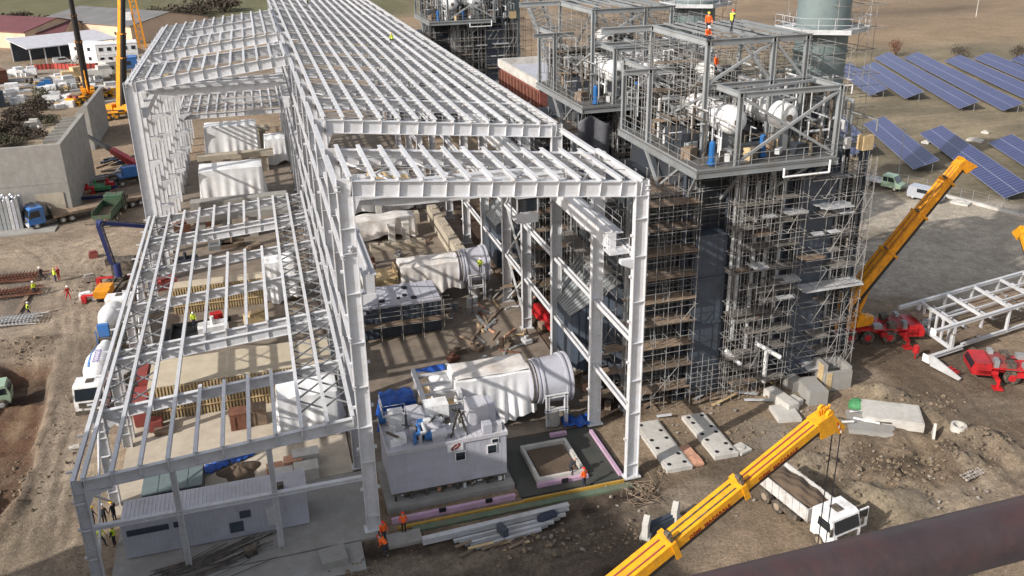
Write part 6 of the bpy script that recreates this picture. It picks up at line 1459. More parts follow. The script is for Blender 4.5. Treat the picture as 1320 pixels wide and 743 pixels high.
# white cones/plates standing near the boom
for i, (px, py) in enumerate(((833,690), (870,672))):
    g = G(px, py); q = MB(); q.prism([(-.55,0),(.55,0),(.55,1.2),(0,1.7),(-.55,1.3)], -.2, .2); q.box((0,0,.1),(1.2,.7,.2)); tag(q.build('barrier_end', M['concrete_light'], None, False, (g.x,g.y,-.03), .9), ['left','right'][i]+' of two pale pointed barrier ends on the dark mud beside the boom', 'barrier', 'pale barrier ends')
q = MB(); a, b_ = G(838,688), G(866,676); q.beam(a+Z*.4, b_+Z*.4, .5, .6); q.beam(a+Z*.8, b_+Z*.8, .3, .2); tag(q.build('barrier', M['casing2']), 'dark bar between the two pale pointed barrier ends', 'barrier')
t = T('brushwood', 'tangled cut brush and sticks at the foot of the hall corner column', 'brush', tuple(G(825,640)))
for i in range(34):
    q = MB(); x, y = R.uniform(-1.3,1.2), R.uniform(-1.0,.8); q.path([(x,y,.05),(x+R.uniform(-.7,.7),y+R.uniform(-.7,.7),R.uniform(.2,.7)),(x+R.uniform(-1.2,1.2),y+R.uniform(-1.2,1.2),R.uniform(.05,.6))], .022, 4); q.build('stick', M['plank'], t)
# white beams lying in front of the trench
t = T('steel_beam_stack', 'pale steel beams and channels stacked on the ground before the trench', 'beams', (7,-2.4,0))
a, b_ = G(545,703), G(733,658)
q = MB(); q.ibeam(a+Z*.35, b_+Z*.35, .45, .4, .06, .06); B(q, 'beam', M['dull_steel'], t)
for i in range(5):
    q = MB(); p = a.lerp(b_,.18+.03*i)+Vector((.15,-.5-.28*i,.15)); e_ = a.lerp(b_,.95-.05*i)+Vector((.1,-.5-.22*i,.15)); q.beam(p, e_, .22, .2); B(q, 'channel', M['galv' if i % 2 else 'dull_steel'], t)
q = MB(); p = G(648,692); q.box(p+Z*.5, (.4,.9,.7), .3); B(q, 'bracket', M['casing2'], t)
q = MB(); p = G(706,672)
for k in range(3): q.ball(p+Vector((k*.4-.4,.1*k,.3)), .42, 8, 5, (1,.8,.8))
tag(q.build('dark_sack', M['navy_cloth']), 'dark blue sacks at the right end of the pale beam stack', 'sacks')
t = T('plank_pile', 'broken brown planks lying in front of the pale beam stack', 'timber', tuple(G(620,712)))
for i in range(9): q = MB(); x, y = R.uniform(-2,2), R.uniform(-.8,.6); an = R.uniform(0,.6); q.beam((x,y,.1+.05*i), (x+R.uniform(1,2.2)*math.cos(an),y+1.2*math.sin(an),.12+.05*i), .22, .05); q.build('plank', M['timber' if i % 3 == 0 else 'plank'], t)
for i, (px, py, s) in enumerate(((430,722,1.7), (12,0,0))):
    if s: g = G(px, py); q = MB(); q.box((0,0,.25), (s,s*.9,.5)); q.box((.2,0,.52), (.5,.4,.06)); tag(q.build('concrete_footing', M['concrete'], None, False, (g.x,g.y,0), .1), 'square concrete footing on mud left of the two orange workers', 'footing')
# ------------------------------------------------------------------ white steel frame lying ready on the right
t = T('trestle_frame', 'low white steel frame of tubes and posts on the wet ground at the right edge', 'steel frame', (58,10.5,0))
A, Bc, Cc, D = G(1205,362,3.2), G(1292,352,3.4), G(1240,414,3.2), G(1320,390,3.2)
E1, E2 = G(1165,386,3.0), G(1205,459,.6); 
def wb(p, q_, w=.42, nm='beam'): m_ = MB(); m_.ibeam(p, q_, w, w*.9, .08, .08); B(m_, nm, M['white_steel'], t)
U = (Bc-A); U.z = 0; U = Vector((1,.17,0)).normalized(); V = Vector((-.1,-1,0)).normalized()
o_ = Vector((55.0,13.3,0))
def P(u, v, z): return o_+U*u+V*v+Vector((0,0,z))
for v in (0, 5.3):
    wb(P(-1.6,v,3.0), P(17,v,3.0), .32)
    wb(P(-2.2,v+.2,.5), P(2.6,v+.2,.5), .36)
    wb(P(1.2,v,.5), P(1.2,v,2.9), .32, 'post')
    for u in (5,9,13,16.6): wb(P(u,v,.4), P(u,v,2.9), .24, 'post')
    wb(P(2.6,v,.6), P(16.6,v,.6), .3)
for u in (1.2, 5, 9, 13, 16.6):
    wb(P(u,.2,3.05), P(u,5.15,3.05), .26)
for k in range(5): wb(P(1.2,.9+k*.95,.7), P(1.2,.9+k*.95,2.9), .18, 'post')
wb(P(1.2,.2,.6), P(1.2,5.15,.6), .3)
for u in (3.1, 7, 11, 15): wb(P(u,.2,2.2), P(u,5.15,2.2), .16)
for v in (1.6, 3.4): wb(P(1.3,v,2.75), P(16.6,v,2.75), .18)
m_ = MB(); m_.box(P(-1.65,5.3,3.0), (.1,.6,.6), .17); B(m_, 'end_plate', M['white_paint'], t)
for v in (0, 5.8):
    m_ = MB(); c = P(-2.25,v+.2 if v == 0 else 5.5,.5); m_.box(c, (.12,.75,.75), .17); B(m_, 'end_plate', M['white_paint'], t)
for a_, b__ in (((-.2,-.4),(2.6,1.6)), ((1,5.2),(4.5,6.6)), ((6,1),(12,4.6)), ((12.5,.6),(16.4,5))):
    m_ = MB()
    for i in range(7): k = i/7; m_.hexa([P(a_[0],a_[1]+(b__[1]-a_[1])*k,2.1),P(b__[0],a_[1]+(b__[1]-a_[1])*k,2.1),P(b__[0],a_[1]+(b__[1]-a_[1])*(k+.12),2.1),P(a_[0],a_[1]+(b__[1]-a_[1])*(k+.12),2.1),P(a_[0],a_[1]+(b__[1]-a_[1])*k,2.16),P(b__[0],a_[1]+(b__[1]-a_[1])*k,2.16),P(b__[0],a_[1]+(b__[1]-a_[1])*(k+.12),2.16),P(a_[0],a_[1]+(b__[1]-a_[1])*(k+.12),2.16)])
    B(m_, 'plank_deck', M['plank'], t)
# steel plate slung upright with its red hook block
g = G(1214,480); t = T('steel_plate', 'narrow grey steel plate standing on edge with red fittings before the white frame', 'plate', (g.x,g.y,0))
q = MB(); q.prism([(-1.5,.9),(-1.2,1.2),(1.9,.3),(1.7,0),(-1.2,.1)], -.07, .07, Matrix.Rotation(math.radians(-78),4,'Z')); q.build('plate', M['dull_steel'], t)
q = MB()
for k in range(3): q.box((.55,-.3-.4*k,.5), (.4,.18,.25))
q.build('clamp', M['red'], t)
q = MB(); q.lathe([(0,.1),(.15,.3),(.8,.3),(.95,.1)], (-.5,2.9,.5), (-.5,2.9,1.6), 10); q.tube((-.5,2.9,0), (-.5,2.9,.6), .07, 6); tag(q.build('hook_block', M['red'], None, False, (g.x,g.y,0)), 'red hook block near the tip of the grey steel plate', 'hook block')
# ------------------------------------------------------------------ solar park
SD = (Vector((110.8,77.5,0))-Vector((95.7,42.6,0))).normalized(); SN = Vector((SD.y,-SD.x,0))
def table(a, L_, label):
    """a: low edge at the near end; runs along SD, rises along SN"""
    t = T('solar_table', label, 'solar panel', (a[0],a[1],0), math.atan2(SD.y, SD.x), 'solar tables')
    wv, z0, z1 = 3.7, .55, 2.15; q = MB()
    q.hexa([(0,0,z0-.05),(L_,0,z0-.05),(L_,-wv,z1-.05),(0,-wv,z1-.05),(0,0,z0),(L_,0,z0),(L_,-wv,z1),(0,-wv,z1)])
    o = q.build('panel', M['solar'], t); uv = o.data.uv_layers.new(name='UVMap')
    for p in o.data.polygons:
        for li in p.loop_indices: c = o.data.vertices[o.data.loops[li].vertex_index].co; uv.data[li].uv = (c.x, -c.y*1.055)
    q = MB(); n = max(2, int(L_/4))
    for i in range(n+1):
        x = .4+(L_-.8)*i/n; q.tube((x,-.6,0), (x,-.6,.72), .06, 5); q.tube((x,-3.0,0), (x,-3.0,1.75), .06, 5); q.beam((x,-.2,.58), (x,-3.5,2.0), .08, .08)
    for y in (-.6,-3.): q.beam((.1,y,.55+(-y/wv)*1.6-.1), (L_-.1,y,.55+(-y/wv)*1.6-.1), .08, .1)
    q.build('rack', M['galv'], t)
    return t
rows = [(90.0,69.1,32,'front row solar table partly hidden behind the boiler scaffold'), (93.8,58.8,31,'front row solar table behind the pale green pickup'), (95.7,42.6,38,'front row solar table behind the orange boom tip'), (100.5,29.5,42,'front row solar table cut by the right edge'),
        (124.7,109.4,34,'back row solar table nearest the stack scaffold'), (129.5,103.9,39,'second back row solar table from the stack'), (132.7,91.8,65,'third back row solar table from the stack'), (139.3,87.3,67,'fourth back row solar table from the stack'), (146,80,66,'fifth back row solar table, cut by the right edge'), (152.5,73,74,'sixth back row solar table, cut by the right edge'), (159,66,76,'seventh back row solar table at the right edge'), (166,60,80,'eighth back row solar table at the right edge'), (119,117,30,'back row solar table behind the stack scaffold')]
for x, y, L_, lb in rows: table((x,y), L_, lb)
# fence and kerb beside the parking
t = T('mesh_fence', 'thin wire mesh fence on a pale concrete kerb along the solar park', 'fence', (90,45,0))
pts = [Vector(p) for p in ((77,70,0),(83.5,60,0),(88.8,50,0),(91.0,43.5,0),(93.5,35,0),(96,27,0),(99,18,0),(102,8,0))]
q = MB()
for a_, b__ in zip(pts, pts[1:]): q.beam(a_+Z*.15, b__+Z*.15, .5, .4)
B(q, 'kerb', M['concrete_light'], t)
q = MB()
for a_, b__ in zip(pts, pts[1:]):
    n = 4
    for i in range(n): p = a_.lerp(b__, i/n); q.tube(p, p+Z*1.9, .045, 5)
    for z in (.6,1.0,1.4,1.85): q.tube(a_+Z*z, b__+Z*z, .012, 4)
B(q, 'mesh', M['galv'], t)
for i, (px, py) in enumerate(((710,0),)): pass
for i, (px, py, s) in enumerate(((1257,182,1.6), (1238,263,1.5), (1193,185,.8), (1270,172,.8))):
    g = G(px, py); q = MB(); q.box((g.x,g.y,.15), (s,s*1.6,.3), .5); q.box((g.x+.2,g.y+.3,.35), (s*.6,s*.7,.2), .9); tag(q.build('chalk_heap', M['concrete_light']), ['wide white patch of chippings between the front row solar tables','pale ring of chippings by the parking fence','small white chippings left of the wide patch','small white chippings behind the wide patch'][i], 'chippings')
q = MB(); g = G(1258,22); q.tube(g, g+Z*7, .14, 8, .1); q.tube(g+Z*6.4-Vector((.6,0,0)), g+Z*6.4+Vector((.6,0,0)), .06, 6); tag(q.build('utility_pole', M['concrete_light']), 'pale utility pole alone in the ploughed field', 'pole')
# light mast by the pickup
q = MB(); g = G(1157,232); q.tube(g, g+Z*8, .07, 6); q.box(g+Z*8, (.5,.2,.2)); tag(q.build('light_mast', M['galv']), 'thin mast beside the pale green pickup', 'mast')
# ------------------------------------------------------------------ far left: sheds, offices, scrub
def gable(name, label, p0, p1, depth, h, rise, wall, roof, cat='building', win=3, eave=.6):
    """long building: front wall from p0 to p1, going back by depth"""
    d = (p1-p0); L_ = d.length; d.normalize(); rz = math.atan2(d.y, d.x); t = T(name, label, cat, p0, rz)
    q = MB(); q.prism([(0,0),(0,h),(depth/2,h+rise),(depth,h),(depth,0)], 0, L_, Matrix(((0,1,0,0),(1,0,0,0),(0,0,1,0),(0,0,0,1)))); q.build('wall', M[wall], t)
    for s in (0, 1):
        a, b_ = ((-eave, h-eave*rise/(depth/2)), (depth/2, h+rise)) if s == 0 else ((depth/2, h+rise), (depth+eave, h-eave*rise/(depth/2)))
        q = MB(); q.hexa([(-.5,a[0],a[1]+.05),(L_+.5,a[0],a[1]+.05),(L_+.5,b_[0],b_[1]+.05),(-.5,b_[0],b_[1]+.05),(-.5,a[0],a[1]+.3),(L_+.5,a[0],a[1]+.3),(L_+.5,b_[0],b_[1]+.3),(-.5,b_[0],b_[1]+.3)]); q.build('roof', M[roof], t)
    for i in range(win):
        x = L_*(i+.7)/(win+.4); q = MB(); q.box((x,-.04,h*.55), (2.4,.06,1.2)); f = q.build('window', M['white_paint'], t); q = MB(); q.box((x,-.09,h*.55), (2.1,.05,.95)); q.build('pane', M['glass'], f)
    return t
gable('long_barn', 'cream walled long building with dark red roof at the far left edge', G(-60,58), G(36,64), 26, 5.5, 3.0, 'cream', 'red_roof')
gable('long_barn', 'dark red roofed barn wing behind the white shed roof', G(40,62), G(84,60), 22, 4.5, 2.5, 'cream', 'red_roof', win=1)
gable('warehouse', 'cream walled warehouse with wide grey roof below the green field', G(58,47), G(172,58), 32, 6.0, 3.0, 'cream', 'grey_roof', win=4)
t = T('open_shed', 'open sided shed with a pale sheet roof on thin posts', 'shed', tuple(G(42,86)))
a, b_ = G(42,86), G(150,72); d = (b_-a); L_ = d.length; d.normalize(); n_ = Vector((-d.y,d.x,0))
def SP(u, v, z): return a+d*u+n_*v+Vector((0,0,z))
q = MB(); q.hexa([SP(-1,-1,5.0),SP(L_+1,-1,5.0),SP(L_+1,15,6.6),SP(-1,15,6.6),SP(-1,-1,5.25),SP(L_+1,-1,5.25),SP(L_+1,15,6.85),SP(-1,15,6.85)]); B(q, 'roof', M['roof_clad'], t)
for i in range(7):
    for v in (0, 14): q = MB(); q.beam(SP(L_*i/6,v,0), SP(L_*i/6,v,5.2+v*.1), .3, .3); B(q, 'post', M['dull_steel'], t)
q = MB(); q.hexa([SP(0,13.8,0),SP(L_,13.8,0),SP(L_,14,0),SP(0,14,0),SP(0,13.8,6),SP(L_,13.8,6),SP(L_,14,6),SP(0,14,6)]); B(q, 'back_wall', M['casing2'], t)
def office(px0, px1, py0, py1, h, dep, label, m='white_paint', stairs=False, rows_=2, nw=3):
    p0, p1 = G(px0, py0), G(px1, py1); d = p1-p0; L_ = d.length; t = T('container_office', label, 'office', p0, math.atan2(d.y, d.x))
    q = MB(); q.bx(0, L_, 0, dep, .1, h)
    for i in range(1, rows_): q.bx(-.05, L_+.05, -.06, dep+.05, h*i/rows_-.08, h*i/rows_+.08)
    q.bx(-.1, L_+.1, -.1, dep+.1, h, h+.14); q.build('wall', M[m], t)
    for r_ in range(rows_):
        for i in range(nw): q = MB(); q.box((L_*(i+.5)/nw,-.04,h*(r_+.55)/rows_), (1.1,.06,1.0)); q.build('window', M['glass'], t)
    if stairs:
        q = MB()
        for i in range(10): q.box((1+i*.28,-.8,.2+i*.27), (.3,1,.05))
        for y in (-.3,-1.3): q.beam((.9,y,.1), (3.8,y,2.8), .06, .25); q.beam((.9,y,1.1), (3.8,y,3.8), .05, .05)
        q.build('stair', M['galv'], t)
    return t
office(93, 126, 81, 83, 5.4, 7, 'white two storey container office with an outside stair', stairs=True, nw=2)
office(128, 180, 84, 80, 5.6, 7, 'wider white container office right of the stair, behind the far cranes', nw=5)
office(155, 178, 90, 88, 3.0, 5, 'bright blue container in front of the wider white office', 'blue_paint', rows_=1, nw=1)
office(139, 153, 97, 95, 3.2, 5, 'cream box container beside the bright blue one', 'concrete_light', rows_=1, nw=1)
office(-20, 12, 112, 108, 3.4, 6, 'brown site hut with a white roof at the left edge', 'rust', rows_=1, nw=1)
office(-20, 8, 142, 138, 3.6, 6, 'grey site hut at the left edge above the scrub', 'casing2', rows_=1, nw=1)
t = T('site_fence', 'red sheet fence in front of the open shed and the white offices', 'fence', tuple(G(40,90))); q = MB()
pp = [G(38,91), G(70,89), G(100,90), G(150,87)]
for a, b_ in zip(pp, pp[1:]):
    q.beam(a+Z*.8, b_+Z*.8, .1, 1.5)
B(q, 'sheeting', M['fence_red'], t); q = MB()
for a, b_ in zip(pp, pp[1:]):
    for i in range(6): p = a.lerp(b_, i/6); q.beam(p-Vector((0,.1,0)), p-Vector((0,.1,0))+Z*1.9, .12, .12)
B(q, 'post', M['chassis'], t)
# long narrow lattice mast (orange) with a white plate
g = G(184,62); t = T('lattice_mast', 'orange lattice mast with a small white plate, beside the rear bay roof', 'mast', tuple(g)); q = MB(); tp = 40
for s in ((-1,-1),(1,-1),(1,1),(-1,1)): q.beam(Vector((s[0]*1.0,s[1]*1.0,0)), Vector((s[0]*.9-2,s[1]*.9,tp)), .24, .24)
for i in range(20):
    z0, z1 = tp*i/20, tp*(i+1)/20; o0, o1 = -2*i/20, -2*(i+1)/20
    for (sx,sy),(tx,ty) in (((-1,-1),(1,-1)),((1,-1),(1,1)),((1,1),(-1,1)),((-1,1),(-1,-1))): q.beam((sx+o0,sy,z0), (tx+o1,ty,z1), .14, .14)
q.build('lattice', M['orange'], t); q = MB(); q.box((-2.6,-1.4,tp*.26), (1.8,.2,2.6)); q.build('plate', M['white_paint'], t)
# lattice boom and conveyor behind the second boiler
t = T('lattice_boom', 'grey lattice boom slanting up beside the second boiler deck', 'crane boom', (34.5,60,0)); a, b_ = ONY(717,80,58), ONY(676,-35,58); u_ = (b_-a).normalized(); s1 = u_.cross(Vector((0,1,0))).normalized(); s2 = Vector((0,1,0)); q = MB()
foot_ = a-u_*(a.z/u_.z)
cs = [s1*.95+s2*.8, -s1*.95+s2*.8, -s1*.95-s2*.8, s1*.95-s2*.8]
for c in cs: q.beam(foot_+c, b_+c, .2, .2)
n = 40
for i in range(n):
    p0, p1 = foot_.lerp(b_, i/n), foot_.lerp(b_, (i+1)/n)
    for k in range(4): q.beam(p0+cs[k], p1+cs[(k+1) % 4], .1, .1); q.beam(p0+cs[k], p0+cs[(k+1) % 4], .09, .09)
B(q, 'lattice', M['galv'], t)
t = T('conveyor_ramp', 'brown inclined ramp with dark underside beyond the tank house', 'ramp', (46,95,0))
q = MB(); q.prism([(0,0),(14,11),(14,11.8),(0,.8)], 0, 4, Matrix.Translation((44,96,4))); q.prism([(10,-2),(22,7),(22,7.6),(10,-1.2)], 5, 9, Matrix.Translation((44,96,4)))
B(q, 'belt', M['plank'], t); q = MB()
for x in (46,50,54,58): q.beam((x,98,0), (x,98,4+(x-44)*.75), .4, .4)
B(q, 'trestle', M['rust'], t)
# tank house with white parapet and red brick side
t = T('tank_house', 'flat roofed block with pale parapet and red brick side beside the hall roof', 'building', (29,52,0))
q = MB(); q.bx(29.4, 38.5, 52, 70, 0, 19.0); B(q, 'brick_wall', M['red_brick'] if 'red_brick' in M else M['dark_red'], t)
q = MB(); q.bx(29.2, 38.7, 51.8, 70.2, 19.0, 19.15)
for a, b_, c, d_ in ((29.1,29.5,51.7,70.3),(38.3,38.8,51.7,70.3),(29.5,38.3,51.7,52.1),(29.5,38.3,69.9,70.3)): q.bx(a, b_, c, d_, 19.15, 20.2)
B(q, 'parapet', M['concrete_light'], t)
q = MB(); q.bx(29.5,38.3,52.1,69.9,19.16,19.3); B(q, 'roof', M['cladding'], t)
for x, y in ((35,55),(36.5,57),(33,56),(36,62)): q = MB(); q.box((x,y,19.9), (1.2,1,1.2)); q.tube((x+.8,y,19.2),(x+.8,y,21.6),.12,6); B(q, 'roof_unit', M['chassis' if x > 36 else 'galv'], t)
q = MB()
for i in range(12): q.beam((29.0,52.5+i*1.5,0), (29.0,52.5+i*1.5,18.8), .2, .3)
B(q, 'pilaster', M['rust'], t)
# scrub and bare bushes
def bush(c, r, h, n, m, label, seed, name='bush', cat='bush', group=None, trunk=True):
    R = random.Random(seed); t = T(name, label, cat, c, 0, group); q = MB(); cl = [(Vector((R.uniform(-.6,.6)*r,R.uniform(-.6,.6)*r,R.uniform(.35,.8)*h)), R.uniform(.3,.6)) for _ in range(7)]
    for k in range(n):
        cc, rr = R.choice(cl); d = Vector((R.gauss(0,1),R.gauss(0,1),R.gauss(0,1))).normalized()*R.random()**.5
        p = cc+Vector((d.x*r*rr,d.y*r*rr,d.z*h*rr*.7)); p.z = max(.1, p.z); s = R.uniform(.10,.26)*max(.6,r*.25)
        a = Vector((R.gauss(0,1),R.gauss(0,1),R.gauss(0,1))).normalized()*s; b_ = a.cross(Vector((R.gauss(0,1),R.gauss(0,1),R.gauss(0,1)))).normalized()*s*.7
        q.add([p-a,p+b_,p+a,p-b_], [(0,1,2,3)])
    q.build('crown', M[m], t); q = MB()
    for k in range(10):
        cc, rr = R.choice(cl); q.path([Vector((R.uniform(-.1,.1),R.uniform(-.1,.1),-.1)), cc*.5+Vector((R.uniform(-.3,.3),R.uniform(-.3,.3),.1)), cc+Vector((R.uniform(-.6,.6)*r*.5,R.uniform(-.6,.6)*r*.5,h*.25))], .05*max(.6,r*.3), 5)
    q.build('trunk', M['bark'], t); return t
BL = ['dark bare bush at the left edge beside the sandy track','dark bush patch right of the left edge hut','brown bare bush nearest the concrete wall top','low dark bush in front of the grey hut','tall bare shrub in the middle of the left scrub','dark bush at the far end of the left scrub','small bush by the track end','dark evergreen clump beside the pale pipes']
for i, (px, py, r, h, m) in enumerate(((8,172,5,4.5,'bush'),(22,155,5,4.2,'bush'),(40,180,4,3.6,'bush'),(10,190,4,3.5,'bush2'),(36,158,4.5,4.5,'bush'),(50,142,4.5,3.8,'bush'),(58,160,3,2.8,'bush2'),(63,128,4.5,4.2,'green_dark' if False else 'bush2'))):
    bush(tuple(G(px,py)), r, h*.62, 1300, m, BL[i], 60+i, group='bushes of the left scrub')
for i, (px, py, r, h) in enumerate(((1155,72,3.2,4.2),(1236,74,3,3.2),(1312,76,3.2,4))):
    bush(tuple(G(px,py)), r, h, 700, 'rust' if i == 0 else 'bush', ['reddish bare shrub behind the second back solar row','bare shrub between the back solar rows','bare shrub at the right edge behind the solar rows'][i], 80+i)
for i, (px, py, r, h) in enumerate(((20,33,10,6),(60,38,8,5),(140,37,8,7),(165,36,9,6),(215,27,8,6),(240,24,10,6),(262,19,12,7),(285,15,12,6))):
    bush(tuple(G(px,py)), r, h, 700, 'bush', ['scrub tree at the far left before the green field','scrub tree left of the grey roofed warehouse','dark tree at the right end of the grey warehouse roof','dark tree behind the steep crane boom','leftmost scrub tree above the rear bay roof','second scrub tree above the rear bay roof','third and broad scrub tree above the rear bay roof','scrub tree next to the hall roof ridge'][i], 90+i, 'scrub_tree', 'tree')
# storage clutter on the far yard
R = random.Random(8)
items = [(22,98,'white_paint',4,'white wrapped machine nearest the brown hut'),(38,97,'white_paint',4,'second white wrapped machine right of the hut'),(60,112,'pump_blue',3,'blue and white stack in the far yard'),(73,104,'white_paint',3,'white boxes left of the tan pallets'),(85,113,'dull_steel',5,'long pale pipes below the tan pallets'),(97,104,'timber',6,'big tan pallet stack by the left far crane'),(130,102,'concrete_light',6,'pale flat stack right of the left far crane'),(80,128,'rust',2.5,'small rusty tractor on the far yard'),(12,128,'dull_steel',4,'grey crates by the grey hut'),(25,133,'white_paint',3,'white crates by the scrub'),(70,132,'dull_steel',4,'pale pipe length beside the rusty tractor'),(42,165,'concrete_light',3,'pale slab lying in the scrub'),(145,108,'chassis',4,'dark machine between the far cranes'),(60,108,'galv',3,'grey boxes behind the blue stack'),(118,125,'galv',4,'grey beams between the far cranes'),(140,122,'dull_steel',5,'pale beams left of the steep crane')]
for px, py, m, s, lb in items:
    g = G(px, py); q = MB(); q.box((g.x,g.y,s*.22), (s,s*.55,s*.44), R.uniform(-.3,.5)); q.box((g.x+s*.15,g.y,s*.5), (s*.5,s*.4,s*.2), R.uniform(0,.6))
    for k in range(4): q.box((g.x+R.uniform(-.6,.6)*s,g.y-s*.4,s*.12), (s*.25,s*.25,s*.24), R.uniform(0,1))
    tag(q.build('stored_goods', M[m]), lb, 'stored goods')

R = random.Random(17); GR = [('pale_crate','white_paint','pale crate among the goods of the far yard','pale crates in the far yard',0),('timber_pallet','timber','stacked timber pallet in the far yard','timber pallets in the far yard',1),('grey_section','dull_steel','grey steel section lying in the far yard','grey sections in the far yard',2),('dark_drum','chassis','dark drum standing in the far yard','dark drums in the far yard',3)]
for i in range(64):
    nm, m, lb, gp, k = GR[i % 4]; g = G(R.uniform(12,150), R.uniform(94,140)); s = R.uniform(1.1,2.3); a = R.uniform(-.5,.6); q = MB()
    if k == 0: q.box((0,0,s*.35), (s*1.4,s,s*.7)); q.box((0,0,s*.73), (s*1.3,s*.9,.08))
    elif k == 1:
        for j in range(5): q.box((0,0,.1+.2*j), (s,s,.12)); q.box((0,0,.2+.2*j), (s*.8,.15,.1))
    elif k == 2: q.ibeam((-2.2*s,0,.25), (2.2*s,.4,.25), .4, .3, .06, .06); q.ibeam((-2*s,.6,.25), (2*s,.9,.25), .4, .3, .06, .06)
    else: q.tube((0,0,0), (0,0,1.2), .45, 12); q.lathe([(0,.48),(.06,.48)], (0,0,.6), (0,0,.7), 12)
    tag(q.build(nm, M[m], None, False, (g.x,g.y,0), a), lb, 'stored goods', gp)
# ------------------------------------------------------------------ people
def skel(pose):
    V = {}; Ed = []
    def j(n, p, r): V[n] = (Vector(p), r)
    lean = {'stand':0, 'walk':.06, 'bend':.95, 'sit':.2}[pose]; drop = {'stand':0,'walk':0,'bend':.10,'sit':.42}[pose]
    hp = Vector((-.12 if pose == 'bend' else 0, 0, .93-drop)); c, s = math.cos(lean), math.sin(lean)
    def tr(x, y, z): return hp+Vector((x*c+z*s, y, -x*s+z*c))
    j('pelvis', hp, .135); j('spine', tr(0,0,.22), .125); j('chest', tr(.01,0,.44), .15); j('neck', tr(.02,0,.56), .058); j('head', tr(.04,0,.68), .098); j('crown', tr(.03,0,.78), .075)
    for e, sd_ in (('L',1),('R',-1)):
        j('sh'+e, tr(0,.19*sd_,.48), .062)
        a = {'stand':(.06,.26,.22,.16,.25,.0),'walk':(.12*sd_,.25,.22,.26*sd_,.24,.02),'bend':(.16,.24,.26,.42,.18,.24),'sit':(.12,.25,.25,.34,.16,.22)}[pose]
        j('el'+e, tr(a[0],a[1]*sd_,a[2]), .045); j('wr'+e, tr(a[3],a[4]*sd_,a[5]), .033); w_ = V['wr'+e][0]; d = (w_-V['el'+e][0]).normalized(); j('ha'+e, w_+d*.085, .036)
        j('hi'+e, hp+Vector((0,.09*sd_,-.05)), .088)
        k, f = {'stand':((.03,.1,.49),(0,.11,.09)), 'walk':((.16*sd_+.03,.1,.50),(.26*sd_-.05,.1,.10 if sd_ > 0 else .16)), 'bend':((.06,.12,.47),(-.05,.13,.09)), 'sit':((.32,.13,.50),(.16,.13,.09))}[pose]
        j('kn'+e, (k[0],k[1]*sd_,k[2]), .062); j('an'+e, (f[0],f[1]*sd_,f[2]), .045); j('to'+e, (f[0]+.17,(f[1]+.02)*sd_,f[2]-.05), .038)
        Ed += [('chest','sh'+e),('sh'+e,'el'+e),('el'+e,'wr'+e),('wr'+e,'ha'+e),('pelvis','hi'+e),('hi'+e,'kn'+e),('kn'+e,'an'+e),('an'+e,'to'+e)]
    Ed += [('pelvis','spine'),('spine','chest'),('chest','neck'),('neck','head'),('head','crown')]
    return V, Ed
CLS = {'head':0,'crown':0,'ha':0,'to':3}
def cls(a, b):
    n = b[:2] if b[:-1] in ('sh','el','wr','ha','hi','kn','an','to') else b
    return {'head':0,'crown':0,'ha':0,'neck':0,'to':3,'hi':2,'kn':2,'an':2}.get(n, 1)
